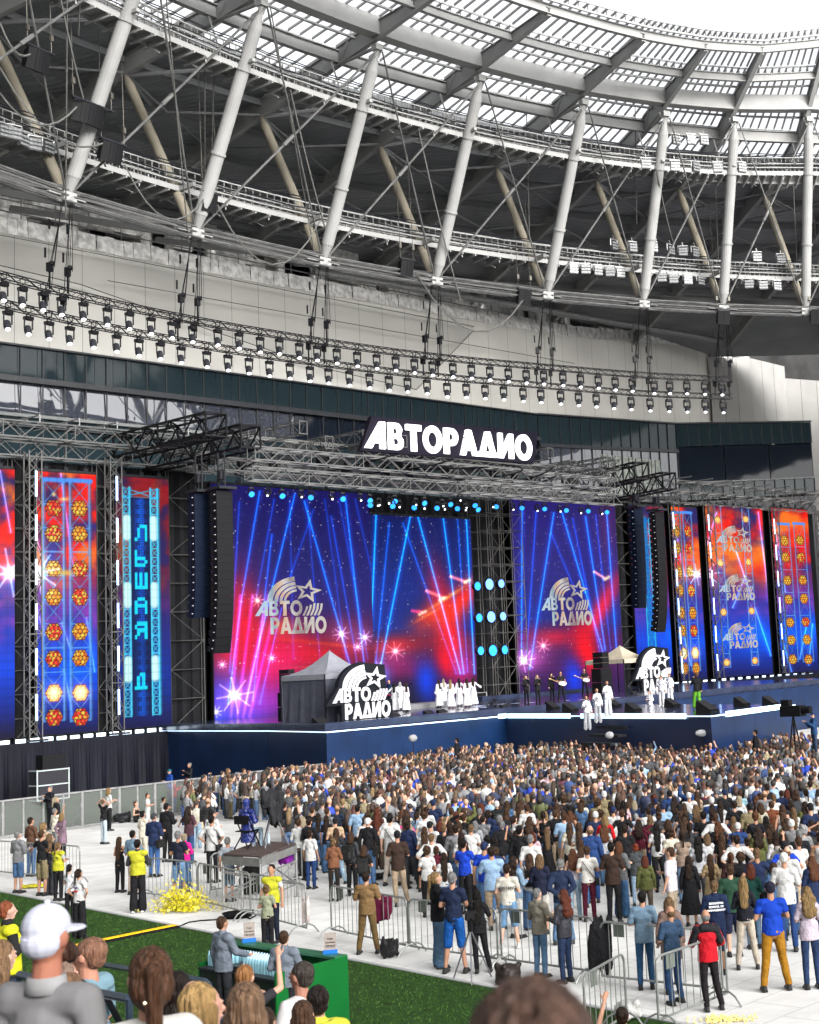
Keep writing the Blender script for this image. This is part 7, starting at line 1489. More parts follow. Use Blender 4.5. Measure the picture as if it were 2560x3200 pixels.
# moving heads under the front truss
def mh_proto(name, lens, big):
    r = empty(name, 'x', 'stage light', (0, 0, 0), 0, 'moving lights under the front truss'); ks = []
    mb = MB(); mb.box((0, 0, .62), (.36, .28, .14)); mb.bar((0, 0, .68), (0, 0, .85), .08); ks.append((mb.build('lamp_base', M_BLACK, r, local=True), []))
    mb = MB(); mb.bar((-.22, 0, .12), (-.22, 0, .6), .07, .14); mb.bar((.22, 0, .12), (.22, 0, .6), .07, .14); ks.append((mb.build('yoke', M_BLACK, r, local=True), []))
    T = Matrix.Rotation(rad(35), 3, 'X'); hd = MB(); 
    if big: hd.lathe([(.10, .18), (.20, .10), (.27, -.05), (.29, -.16), (.28, -.18)], (0, 0, 0), 14)
    else: hd.lathe([(.09, .26), (.16, .20), (.17, -.05), (.14, -.28), (.13, -.30)], (0, 0, 0), 12)
    RX = Matrix.Rotation(rad(-62), 3, 'X'); hd.v = [tuple(RX@Vector(v)+Vector((0, 0, .12))) for v in hd.v]; h_ = hd.build('lamp_head', M_DARK, r, local=True)
    ln = MB(); ln.lathe([(.02, -.20 if big else -.32), (.25 if big else .085, -.20 if big else -.32), (.26 if big else .09, -.19 if big else -.31)], (0, 0, 0), 14); ln.v = [tuple(RX@Vector(v)+Vector((0, 0, .12))) for v in ln.v]; l_ = ln.build('lens', lens, h_, local=True); ks.append((h_, [l_])); return r, ks
bpR, bpK = mh_proto('stage_lamp', M_LAMPB, True); spR, spK = mh_proto('spot_lamp', M_LAMPW, False)
c5 = lambda x, y: (400+x*.4638, 1250+y*.4638); c6 = lambda x, y: (1160+x*.4638, 1300+y*.4638)
BL = [c5(*q) for q in ((830, 640), (1038, 652), (1235, 662), (1447, 672), (1628, 683), (1636, 713))]+[c6(*q) for q in ((158, 580), (146, 612), (357, 592), (292, 622), (445, 625), (533, 600), (583, 628), (700, 607), (718, 635), (845, 615), (1017, 624), (1168, 630), (1316, 640), (1465, 645), (1590, 652))]
SPL = [c5(*q) for q in ((945, 645), (1165, 655), (1375, 668), (1565, 678), (1690, 710))]+[c6(*q) for q in ((50, 605), (125, 590), (190, 615), (300, 600), (360, 625), (480, 608), (495, 630), (600, 570), (632, 635), (645, 620), (815, 615), (955, 632), (1120, 640), (1270, 645), (1415, 655), (1550, 660))]
for nm, L_, rt_, ks in (('round cyan glowing lamp', BL, bpR, bpK), ('narrow black spotlight', SPL, spR, spK)):
    for i, (x, y) in enumerate(sorted(L_)):
        s, z = onW(x, y, -10.6); p = W(s, -10.6, z); l = f'{nm} under the front stage truss, {ordinal(i)} from the left'; ro_ = WROT+R.uniform(-.5, .2)-.5
        if i == 0: rt_.scale = (.64, .64, .64); rt_.location = p; rt_.rotation_euler = (0, 0, ro_); rt_['label'] = l
        else: tree_copy(rt_, ks, p, ro_, l)
# the two long black trusses hung from the roof ring
r3_ = lambda x, y: (x*.742, 700+y*.742); r4_ = lambda x, y: (1280+x*.742, 700+y*.742)
UP = [r3_(*q) for q in ((15, 320), (95, 340), (182, 360), (260, 380), (352, 400), (453, 422), (546, 440), (637, 460), (725, 478), (812, 495), (918, 508), (1008, 522), (1097, 538), (1178, 545), (1262, 562), (1337, 572), (1420, 585), (1506, 597), (1588, 607), (1668, 615))]+[r4_(*q) for q in ((22, 625), (98, 635), (184, 642), (262, 648), (340, 655), (418, 662), (493, 668), (567, 672), (648, 678), (722, 685), (797, 690), (868, 697), (940, 702), (1032, 712), (1098, 712), (1170, 713), (1245, 715), (1318, 718))]
LO = [r3_(*q) for q in ((33, 440), (120, 462), (207, 482), (295, 502), (395, 518), (492, 535), (586, 552), (676, 566), (764, 582), (872, 600), (961, 614), (1050, 627), (1136, 638), (1222, 648), (1307, 660), (1385, 668), (1473, 677), (1558, 688), (1640, 698), (1718, 705))]+[r4_(*q) for q in ((75, 712), (160, 725), (240, 728), (320, 733), (398, 738), (480, 745), (555, 750), (638, 756), (714, 762), (788, 768), (862, 775), (935, 780), (1015, 785), (1095, 788), (1171, 790), (1247, 790), (1323, 793))]
r_ = empty('moving_head', 'x', 'stage light', (0, 0, 0), 0, 'moving lights on the two long hanging trusses'); ks = []
mb = MB(); mb.box((0, 0, .95), (.52, .36, .20)); mb.bar((-.15, 0, 1.02), (-.15, 0, 1.22), .07); mb.bar((.15, 0, 1.02), (.15, 0, 1.22), .07); ks.append((mb.build('lamp_base', M_BLACK, r_, local=True), []))
mb = MB(); mb.bar((-.30, 0, .30), (-.30, 0, .9), .09, .2); mb.bar((.30, 0, .30), (.30, 0, .9), .09, .2); mb.bar((-.3, 0, .88), (.3, 0, .88), .1, .1); ks.append((mb.build('yoke', M_BLACK, r_, local=True), []))
mb = MB(); mb.lathe([(.12, .62), (.21, .52), (.23, .2), (.19, -.02), (.17, -.05)], (0, 0, 0), 12); Rq = Matrix.Rotation(rad(-28), 3, 'X')@Matrix.Rotation(rad(14), 3, 'Y'); mb.v = [tuple(Rq@Vector(v)) for v in mb.v]; hd = mb.build('lamp_head', M_DARK, r_, local=True)
mb = MB(); mb.lathe([(.02, -.065), (.15, -.065), (.155, -.06)], (0, 0, 0), 12); mb.v = [tuple(Rq@Vector(v)) for v in mb.v]; ln = mb.build('lens', M_LAMPW, hd, local=True); ks.append((hd, [ln])); first = True
for nm, L_, rr_0, z0_ in (('upper', UP, 70.5, 25.0), ('lower', LO, 70.8, 23.9)):
    PTS = []
    for i, (x, y) in enumerate(L_):
        p = atr(x, y, rr_0); PTS.append(p+Vector((0, 0, 1.15))); ro_ = math.atan2(RC.y-p.y, RC.x-p.x)+math.pi/2; l = f'black moving spotlight on the {nm} hanging truss, {ordinal(i)} from the left'
        if first: r_.scale = (.8, .8, .8); r_.location = p; r_.rotation_euler = (0, 0, ro_); r_['label'] = l; first = False
        else: tree_copy(r_, ks, p, ro_, l)
    mb = MB(); a0 = PTS[0]+(PTS[0]-PTS[1])*1.3; PTS = [a0]+PTS+[PTS[-1]+(PTS[-1]-PTS[-2])*.5]; zs = [p.z for p in PTS]; zs = np.convolve(np.pad(zs, 3, mode='edge'), np.ones(7)/7, 'valid')
    for p, z in zip(PTS, zs): p.z = z
    for p, q_ in zip(PTS[:-1], PTS[1:]): truss_mb(mb, p, q_, .34, .34, .5, .045)
    tr_ = thing_mesh(mb, 'lighting_truss', M_BLACK, f'long black {nm} truss hanging from the roof in front of the grey wall', 'truss', PTS[len(PTS)//2], 0, 'black trusses hung from the roof ring')
    for ia, a in enumerate(ANG[1:12]):
        for da in (-.45, .45):
            q_ = ring(rr_0+.1, 0, a+da); jj = min(range(len(PTS)), key=lambda j: (PTS[j].x-q_.x)**2+(PTS[j].y-q_.y)**2)
            if (PTS[jj]-Vector((q_.x, q_.y, PTS[jj].z))).length > 2.5: continue
            b = Vector((q_.x, q_.y, PTS[jj].z)); mb = MB(); h0 = 1.1 if nm == 'upper' else .95; mb.box(b+Vector((0, 0, h0)), (.24, .24, .45), a); mb.ball(b+Vector((.12, 0, h0+.2)), .14, 8, 6); mb.tube(b, b+Vector((0, 0, h0)), .05, n=5)
            mb.tube(b+Vector((0, 0, h0)), ring(70, HN-.3, a+da*.4), .022, n=4); mb.tube(b+Vector((.25, 0, h0)), ring(70, HN-.3, a+da*.6), .018, n=4); mb.box(b+Vector((0, 0, h0+2.2)), (.08, .08, .5))
            thing_mesh(mb, 'chain_hoist', M_BLACK, f'{"left" if da > 0 else "right"} black chain hoist lifting the {nm} hanging truss, {ordinal(ia)} pair from left', 'hoist', b, 0, 'chain hoists of the hanging trusses')
# ---- line arrays
def linearray(x, ytop, ybot, off, n, label, w_=1.0, bend=.55, blue=False):
    s, zt = onW(x, ytop, off); _, zb = onW(x, ybot, off); r = empty('line_array', label, 'loudspeaker', W(s, off, zt), WROT, 'tall hanging loudspeaker columns'); ch = (zt-zb)/n; o = 0; z = 0; tilt = 0
    for i in range(n):
        tilt = bend*max(0, (i/n-.35))**1.6; M = Matrix.Rotation(tilt, 3, 'X'); mb = MB(); mb.box((0, o, z-ch/2), (w_, .5, ch*.985), M=None); c = Vector((0, o, z-ch/2)); mb.v = [tuple(M@(Vector(v)-c)+c) for v in mb.v]
        mb.box((0, o+.28, z-ch/2), (w_+.06, .2, ch*.7)); k = mb.build('speaker_cabinet', mat('array_grille', (.005, .005, .006), .55, nscale=30, namp=.3) if not blue else mat('array_blue_lit_tint', (.002, .005, .014), .5), r, local=True)  # blue variant: black cabinet with dim blue stage light put into its colour
        d = MB(); d.box((-w_/2-.035, o-.1, z-ch/2), (.02, .10, .05)); d.build('badge', mat('badge_grey', (.5, .5, .52), .4), k, local=True); z -= ch*math.cos(tilt); o += ch*math.sin(tilt)
    mb = MB(); mb.box((0, 0, .15), (w_+.1, 1.2, .15)); mb.tube((0, -.3, .2), (0, -.3, 2.2), .05, n=5); mb.tube((0, .3, .2), (0, .3, 2.2), .05, n=5); mb.box((0, 0, .9), (.35, .3, .5)); mb.build('hanging_frame', M_DARK, r, local=True)
linearray(693, 1535, 2040, -10.4, 20, 'tall curved black loudspeaker column left of the main screen', 1.05); linearray(622, 1545, 1930, -9.0, 16, 'dark blue lit loudspeaker column at the far left of the pair', .95, .3, True); linearray(2053, 1600, 1975, -9.2, 20, 'tall curved black loudspeaker column right of the main screens', 1.05); linearray(1988, 1590, 1900, -6.5, 16, 'dim loudspeaker column behind the right curved one', 1.1, .3, True)
# ---- backline
def wedge(x, y, z, label, rz=None, sc=1.):
    g = at_z(x, y, z); r = empty('floor_monitor', label, 'loudspeaker', (g.x, g.y, z+.01), (rz if rz is not None else WROT+math.pi+.2), 'floor monitors on the deck'); mb = MB(); a, b, h = .42*sc, .30*sc, .50*sc
    mb.add([(-a, -b, 0), (a, -b, 0), (a, b, 0), (-a, b, 0), (-a*.9, -b*.9, h), (a*.9, -b*.9, h), (a*.95, b*1.0, h*.25), (-a*.95, b, h*.25)], [(0, 3, 2, 1), (0, 1, 5, 4), (1, 2, 6, 5), (2, 3, 7, 6), (3, 0, 4, 7)]); mb.build('cabinet', M_BLACK, r, local=True)
    mb = MB(); mb.add([(-a*.85, -b*.8, h*1.0), (a*.85, -b*.8, h*1.0), (a*.9, b*.93, h*.30), (-a*.9, b*.93, h*.30)], [(0, 1, 2, 3)]); mb.build('grille', mat('monitor_grille', (.012, .012, .014), .6, nscale=40, namp=.4), r, local=True)
r2z = lambda x, y: (800+x*.5217, 1300+y*.5217)
for i, (q, l) in enumerate(((r2z(850, 1838), 'before the keyboard player'), (r2z(1050, 1818), 'flat black pair left of the dark wedge, before the left robes'), (r2z(1130, 1812), 'before the left robed dancers'), (r2z(1505, 1780), 'beside the round fan'), (z3(287, 1412), 'before the backing singers'), (z3(385, 1425), 'before the guitarist'), (z3(725, 1425), 'left of the lead singer'), (z3(935, 1400), 'behind the lead singer'), (z3(743, 1352), 'before the beige tent'), (z3(620, 1400), 'beside the top silver dancer'), (z3(1465, 1392), 'at the far end of the runway'), (z3(1310, 1395), 'lying behind the white runway light'))): wedge(q[0], q[1], ZD, 'black floor monitor wedge '+l)
wedge(*z3(1125, 1434), ZD, 'large black floor monitor in front of the lead singer', sc=1.25); wedge(*r2z(400, 1878), ZD, 'black monitor box at the corner before the grey tent', sc=1.2)
g = at_z(*r2z(1425, 1788), ZD); r = empty('stage_fan', 'round black caged fan standing at the deck edge', 'fan', g, WROT+math.pi); mb = MB()
for k in range(5):
    rr0 = .12+.1*k; ps = [Vector((rr0*math.cos(t*.45), 0, .62+rr0*math.sin(t*.45))) for t in range(15)]; mb.path(ps, .012, 4)
for k in range(14): mb.bar((0, .0, .62), (.52*math.cos(k*.45), 0, .62+.52*math.sin(k*.45)), .012)
mb.build('cage', M_DARK, r, local=True); mb = MB(); [mb.box((.2*math.cos(k*2.09), .04, .62+.2*math.sin(k*2.09)), (.22, .02, .18)) for k in range(3)]; mb.build('fan_blade', M_BLACK, r, local=True); mb = MB(); mb.bar((-.45, 0, 0), (-.5, 0, .62), .04); mb.bar((.45, 0, 0), (.5, 0, .62), .04); mb.bar((-.5, -.2, .02), (-.5, .25, .02), .04); mb.bar((.5, -.2, .02), (.5, .25, .02), .04); mb.build('stand', M_BLACK, r, local=True)
g = at_z(1218, 2222, ZM); r = empty('keyboard', 'red stage keyboard on a black stand before the bald player', 'keyboard', (g.x, g.y, ZM+.01), WROT+math.pi/2+2.9); mb = MB(); mb.box((0, 0, .95), (1.35, .36, .10)); mb.build('keyboard_case', mat('keyboard_red', (.35, .01, .02), .3), r, local=True); mb = MB(); mb.box((0, .05, 1.005), (1.2, .16, .012)); mb.build('keys', M_WHITE, r, local=True); mb = MB(); mb.bar((-.4, -.2, 0), (.35, .2, .9), .05); mb.bar((.35, -.2, 0), (-.4, .2, .9), .05); mb.build('stand', M_BLACK, r, local=True)
g = at_z(1302, 2180, ZM+.3); r = empty('drum_kit', 'drum kit with white shells and cymbals between the two robed groups', 'drum kit', (g.x, g.y, ZM+.3), AUD); 
mb = MB(); mb.tube((0, .35, .33), (0, -.15, .33), .33, n=20); mb.build('bass_drum', M_BLACK, r, local=True)
for k, (x, y, z, rr0) in enumerate(((-.28, .25, .85, .17), (.15, .28, .87, .19), (.55, -.05, .55, .24), (-.55, -.05, .6, .20))): mb = MB(); mb.tube((x, y, z-.12), (x, y, z+.12), rr0, n=16); mb.build('tom_drum', mat('drum_shell_white', (.6, .6, .62), .25), r, local=True)
for k, (x, y, z) in enumerate(((-.75, .1, 1.25), (.75, .15, 1.3), (.35, .5, 1.45), (-.9, -.2, 1.0))): mb = MB(); mb.lathe([(.24, z), (.05, z+.03), (.02, z+.04)], (x, y, 0), 16); mb.tube((x, y, 0), (x, y, z), .014, n=5); mb.build('cymbal', mat('cymbal_brass', (.5, .4, .2), .25, .9), r, local=True)
person(W(*invW((g.x, g.y)), ZM-.17)+Vector((NX, NY, 0))*.9, AUD, 1.75, 'm', ('keys', 'clap'), 'sit', 'tee', (.02, .02, .02), 'trousers', (.02, .02, .02), 'short', HAIRC['dark brown'], 'drummer in black sitting behind the drum kit')
def stack(x, y, z, w_, hs_, label, name='speaker_stack'):
    g = at_z(x, y, z); r = empty(name, label, 'loudspeaker', (g.x, g.y, z+.01), WROT, 'speaker stacks'); zz = 0
    for i, h in enumerate(hs_): mb = MB(); mb.box((0, 0, zz+h/2), (w_*(1 if h > .5 else .62), .8, h*.95)); mb.box((0, -.41, zz+h/2), (w_*(.9 if h > .5 else .55), .02, h*.8)); mb.build('speaker_cabinet', mat('stack_black', (.005, .005, .006), .6, nscale=20, namp=.4), r, local=True); zz += h
stack(900, 2256, ZM, .7, [.8, .8, .24, .24, .24, .24, .24], 'black speaker stack with small cabinets on top left of the grey tent'); stack(1884, 2176, ZM, 1.1, [.9, .9, .35, .35, .35], 'black speaker stack left of the beige tent'); stack(700, 2440, 0, 2.1, [1.2, .9, .45], 'low black subwoofer stack on the ground under the left stage corner')
g = at_z(1460, 2182, ZD); r = empty('flight_case', 'small open flight case inside the foot of the scaffold tower', 'case', W(*invW(at_z(1490, 2200, ZD)), ZD), WROT)
mb = MB(); mb.box((0, 0, .45), (1.4, .7, .75)); mb.build('case_body', M_BLACK, r, local=True); mb = MB(); [mb.bar(a, b, .05) for a, b in (((-.7, -.36, .1), (.7, -.36, .1)), ((-.7, -.36, .8), (.7, -.36, .8)), ((-.7, -.36, .1), (-.7, -.36, .8)), ((.7, -.36, .1), (.7, -.36, .8)), ((-.7, -.36, .5), (.7, -.36, .5)))]; mb.build('metal_edge', M_GALV, r, local=True)
for i, (x, y) in enumerate(((1145+40, 2238), (1270, 2232), (1432, 2218), (1850, 2200), (1620, 2196))):
    g = at_z(x, y, ZM); mb = MB(); mb.lathe([(.15, 0), (.15, .02), (.015, .03)], (0, 0, 0), 10); mb.tube((0, 0, 0), (0, 0, 1.45), .014, n=5); mb.tube((0, 0, 1.45), (.1, -.35, 1.62), .010, n=5); mb.tube((.1, -.35, 1.62), (.12, -.45, 1.62), .028, n=6)
    thing_mesh(mb, 'microphone_stand', M_BLACK, 'thin black microphone stand '+['near the keyboard player', 'beside the left robed dancers', 'before the right robed group', 'before the bald bass player', 'left of the backing singers'][i], 'microphone stand', (g.x, g.y, ZM+.01), WROT)
    o = [c for c in COL.objects][-1]; o.data.transform(Matrix.Translation(Vector((g.x, g.y, ZD+.01)))) if False else None
# ================================================================ ON THE FLOOR: fences, barriers, kiosk, platform
GR_ = lambda k, x, y: (RG[k][0]+x*RG[k][2], RG[k][1]+y*RG[k][2])
# mesh fence along the stage
mmesh = bpy.data.materials.new('fence_mesh'); mmesh.use_nodes = True; q = mmesh.node_tree; q.nodes.clear()
o_ = q.nodes.new('ShaderNodeOutputMaterial'); tr = q.nodes.new('ShaderNodeBsdfTransparent'); df = q.nodes.new('ShaderNodeBsdfDiffuse'); df.inputs[0].default_value = (.16, .165, .165, 1); mx = q.nodes.new('ShaderNodeMixShader'); mx.inputs[0].default_value = .42
q.links.new(tr.outputs[0], mx.inputs[1]); q.links.new(df.outputs[0], mx.inputs[2]); q.links.new(mx.outputs[0], o_.inputs[0])
pf = empty('mesh_fence', 'x', 'fence', W(-16, -20.3, 0), WROT, 'grey mesh fence panels before the left stage skirt'); ks = []
mb = MB(); [mb.bar(a, b, .06) for a, b in (((0, 0, .05), (1.72, 0, .05)), ((0, 0, 1.47), (1.72, 0, 1.47)), ((0, 0, 0), (0, 0, 1.5)), ((1.72, 0, 0), (1.72, 0, 1.5)), ((.86, 0, .05), (.86, 0, 1.45)))]; ks.append((mb.build('frame', M_GALV, pf, local=True), []))
mb = MB(); mb.quad((.03, .01, .08), (1.69, .01, .08), (1.69, .01, 1.45), (.03, .01, 1.45)); ks.append((mb.build('mesh_panel', mmesh, pf, local=True), []))
mb = MB(); mb.bar((0, 0, .03), (0, .9, .03), .05); mb.bar((0, .85, .03), (0, .05, 1.0), .05); mb.bar((1.72, .85, .03), (1.72, .05, 1.0), .05); mb.bar((0, -.5, .03), (1.72, -.5, .03), .05); ks.append((mb.build('support_foot', M_GALV, pf, local=True), []))
for i in range(16):
    l = f'grey mesh fence panel before the left stage skirt, {ordinal(i)} from the left'; p = W(-14.2+i*1.75, -20.3, .01)
    if i == 0: pf.location = p; pf['label'] = l
    else: tree_copy(pf, ks, p, WROT, l)
# crowd barriers
def barrier(px0, px1, label, foot=(True, True)):
    a, b = at_z(*px0), at_z(*px1); a.z = b.z = .01; d = b-a; L_ = d.length; r = empty('crowd_barrier', label, 'barrier', a, math.atan2(d.y, d.x), 'steel crowd barriers')
    h = 1.12; mb = MB(); c = .16
    pts_ = [(0, 0, .16), (0, 0, h-c)]+[(c-c*math.cos(t), 0, h-c+c*math.sin(t)) for t in (.4, .8, 1.2, 1.57)]+[(L_-c+c*math.sin(t), 0, h-c+c*math.cos(t)) for t in (0, .4, .8, 1.2, 1.57)]+[(L_, 0, .16), (0, 0, .16)]
    mb.path(pts_, .021, 8); mb.build('frame', mat('barrier_steel', (.20, .21, .20), .4, .6, nscale=3, namp=.2), r, local=True)
    mb = MB(); n = max(4, int(L_/.19)); 
    for i in range(1, n): mb.tube((L_*i/n, 0, .16), (L_*i/n, 0, h), .0085, n=5)
    mb.build('bars', mat('barrier_steel', (.20, .21, .20)), r, local=True)
    mb = MB(); mb.box((.42, .012, h-.14), (.24, .008, .22)); mb.build('plate', mat('barrier_plate', (.10, .115, .10), .5, .3), r, local=True)
    for k, f in enumerate(foot):
        if not f: continue
        x = .12 if k == 0 else L_-.12; mb = MB()
        for s in (-1, 1): mb.path([(x, 0, .20), (x-.03, s*.12, .22), (x-.05, s*.26, .15), (x-.06, s*.38, .0)], .017, 6)
        mb.build('foot', mat('barrier_steel', (.20, .21, .20)), r, local=True)
barrier((1037, 2928), (1277, 2982), 'steel barrier before the ochre sweater, with a maroon cloth hung over it'); barrier((1283, 2983), (1558, 3024), 'steel barrier before the blue shorts and the black haired leaning person'); barrier((1570, 3024), (1866, 3066), 'steel barrier before the stone grey jacket and the leather jacket'); barrier((1884, 3080), (2262, 3122), 'steel barrier before denim shirt and denim jacket at right', (False, True)); barrier((2061, 3222), (2277, 3135), 'steel barrier set diagonally, nearest to the viewer at right'); barrier((1835, 3290), (1961, 3204), 'steel barrier cut by the lower picture edge beside the blurred head', (False, True))
barrier((-60, 2735), (250, 2765), 'steel barrier at the left picture edge behind the grey hoodie'); barrier((442, 2809), (617, 2832), 'steel barrier over the yellow plastic heap'); barrier((621, 2834), (783, 2876), 'steel barrier before the platform scaffold, right of the yellow heap'); barrier((785, 2876), (959, 2924), 'steel barrier beside the kiosk with a white plastic bag hung on it'); barrier((660, 2800), (945, 2762), 'steel barrier behind the camera platform, partly hidden')
# maroon cloth, black coats on barriers, bags
def blob(name, m, col, label, cat, px, z, sz, seed=1, n=26, group=None, mk='cloth'):
    g = at_z(px[0], px[1], 0); rs = random.Random(seed); mb = MB()
    mb.ball((0, 0, sz[2]*.46), (sz[0]*.5, sz[1]*.5, sz[2]*.46), 12, 8)
    for _ in range(n): a_ = rs.uniform(0, 6.28); mb.ball((.42*sz[0]*math.cos(a_), .42*sz[1]*math.sin(a_), sz[2]*rs.uniform(.1, .85)), (.12*sz[0], .12*sz[1], rs.uniform(.12, .3)*sz[2]), 7, 5)
    me = remesh_mb(mb, max(.012, min(sz)/14), 3, name=name); me.materials.append(m); o = bpy.data.objects.new(name, me); o.location = (g.x, g.y, z); o.color = (*col, 1); link(o); return tag(o, label, cat, group)
blob('cloth', MP['cloth'], (.10, .006, .03), 'maroon cloth draped over the barrier beside the ochre sweater', 'cloth', (1192, 2962), .55, (.55, .2, .55), 3)
blob('jacket', MP['cloth'], (.012, .012, .014), 'black jacket hanging on the barrier between two panels, right of centre', 'jacket', (1880, 3078), .25, (.45, .25, .95), 5, 34)
blob('backpack', MP['leather'], (.02, .02, .022), 'black backpack lying on the floor left of the blond ponytail person', 'backpack', GR_('7', 45, 745), .01, (.40, .3, .42), 7)
blob('backpack', MP['leather'], (.03, .022, .02), 'dark backpack lying on the floor behind the blurred head', 'backpack', (1590, 3075), .01, (.5, .4, .4), 9)
blob('backpack', MP['leather'], (.015, .015, .018), 'black bag on the floor near the mesh fence beside the seated person', 'bag', GR_('1', 940, 548), .01, (.75, .5, .45), 11)
blob('bag', MP['leather'], (.02, .02, .02), 'dark backpack under the camera platform', 'backpack', GR_('2', 450, 1225), .01, (.6, .5, .9), 13)
blob('bag', MP['cloth'], (.25, .02, .35), 'purple patterned bag hanging under the platform corner', 'bag', GR_('2', 730, 1240), .85, (.4, .25, .5), 15)
blob('bag', MP['leather'], (.015, .015, .015), 'black bag on the floor behind the walking person', 'bag', GR_('2', 1420, 1110), .01, (.55, .35, .2), 17)
blob('plastic_bag', MP['plastic'], (.55, .55, .53), 'crumpled clear plastic bag on the floor at the lower right', 'bag', (1965, 3188), .01, (.45, .4, .35), 19)
blob('plastic_bag', MP['plastic'], (.72, .60, .56), 'white and red plastic bag hanging on the barrier corner by the kiosk', 'bag', (957, 2921), .25, (.18, .12, .62), 21)
blob('raincoat', MP['plastic'], (.70, .62, .02), 'crumpled yellow plastic raincoat on the floor under the left barrier', 'raincoat', GR_('1', 270, 1048), .01, (.9, .4, .12), 23)
# yellow plastic heap: thin crumpled film
g = at_z(*GR_('1', 1400, 1232)); mb = MB(); rs = random.Random(2)
for i in range(1500):
    u = rs.random(); x = rs.gauss(0, .36)+.1*rs.choice([-1, 1]); y = rs.gauss(0, .18); z = abs(rs.gauss(0, .30))*(1.1-min(1, abs(x)/1.6)); p = Vector((x, y, z+.02)); a = Vector((rs.gauss(0, 1), rs.gauss(0, 1), rs.gauss(0, 1))).normalized()*rs.uniform(.03, .10); b = Vector((rs.gauss(0, 1), rs.gauss(0, 1), rs.gauss(0, 1))).normalized()*rs.uniform(.02, .07)
    q_ = [p, p+a, p+a+b, p+b]; q_ = [Vector((v.x, v.y, max(.012, v.z))) for v in q_]; mb.add(q_, [(0, 1, 2), (0, 2, 3)])
my = mat('yellow_film', (.50, .43, .01), .35, nscale=6, namp=.2); my.node_tree.nodes['Principled BSDF'].inputs['Alpha'].default_value = .75
thing_mesh(mb, 'plastic_heap', my, 'heap of crumpled yellow plastic film under the left barriers', 'plastic film', (g.x, g.y, .01), -.35)
# yellow cable ramp on the turf and black cable
a, b = at_z(*GR_('5', 548, 722)), at_z(*GR_('5', 1480, 532)); r = empty('cable_ramp', 'yellow and black cable ramp lying across the turf', 'cable ramp', a, math.atan2((b-a).y, (b-a).x)); L_ = (b-a).length; n = int(L_/.45)
for i in range(n):
    mb = MB(); x = L_*i/n; w2 = L_/n*.97; mb.add([(x, -.22, 0), (x+w2, -.22, 0), (x+w2, .22, 0), (x, .22, 0), (x, -.12, .05), (x+w2, -.12, .05), (x+w2, .12, .05), (x, .12, .05)], [(0, 1, 5, 4), (2, 3, 7, 6), (0, 4, 7, 3), (1, 2, 6, 5)]); k = mb.build('ramp_segment', M_BLACK, r, local=True)
    mb = MB(); mb.box((x+w2/2, 0, .055), (w2*.98, .20, .012)); mb.build('yellow_lid', mat('lid_yellow', (.75, .42, .01), .5), k, local=True)
cpts = [at_z(*GR_('6', *q)) for q in ((0, 535), (80, 500), (180, 485), (320, 478), (430, 470), (500, 455), (545, 448), (600, 470), (650, 440))]; mb = MB(); mb.path([Vector((p.x, p.y, .025)) for p in cpts], .018, 5); thing_mesh(mb, 'power_cable', M_BLACK, 'thin black cable running over the white floor toward the platform', 'cable', cpts[4], 0)
mb = MB(); c = cpts[5]
for k in range(7): mb.path([c+Vector(((.28+.02*k)*math.cos(t), (.22+.02*k)*math.sin(t), .02+.018*k)) for t in [j*.63 for j in range(11)]], .018, 5)
thing_mesh(mb, 'cable_coil', M_BLACK, 'coil of black cable on the floor before the scaffold', 'cable', c, 0)
# popcorn spill
rs = random.Random(4); c = at_z(*GR_('8', 960, 1372)); mb = MB()
for i in range(160): mb.ball((c.x+rs.gauss(0, .22), c.y+rs.gauss(0, .12), .02+.03*rs.random()), .018, 5, 4)
o = thing_mesh(mb, 'popcorn', mat('popcorn', (.75, .58, .18), .8), 'spilled yellow popcorn on the floor before the diagonal barrier', 'popcorn', c, 0); o['kind'] = 'stuff'
# tripod
c = at_z(*GR_('7', 700, 925)); r = empty('tripod', 'camera tripod without camera standing before the front barrier', 'tripod', c, .4); mb = MB()
mb = MB(); [mb.tube((0, 0, .95), (.42*math.cos(t), .42*math.sin(t), 0), .018, .014, n=6) for t in (.2, 2.3, 4.4)]; mb.build('legs', mat('tripod_grey', (.12, .12, .13), .4, .5), r, local=True)
mb = MB(); mb.tube((0, 0, .9), (0, 0, 1.12), .05, n=10); mb.box((0, 0, 1.17), (.16, .12, .12)); mb.box((0, 0, 1.25), (.26, .10, .035)); mb.tube((0, -.05, 1.15), (.1, -.45, 1.0), .014, n=6); mb.build('pan_head', M_BLACK, r, local=True)
# small water bottle
mb = MB(); mb.lathe([(.032, 0), (.034, .02), (.034, .15), (.028, .19), (.013, .22), (.013, .245)], (0, 0, 0), 10); mbot = mat('bottle_plastic', (.45, .60, .66), .12, alpha=.75); c = at_z(*GR_('7', 402, 795)); thing_mesh(mb, 'water_bottle', mbot, 'single water bottle on the floor at the foot of the front barrier', 'bottle', (c.x, c.y, .01), 0)
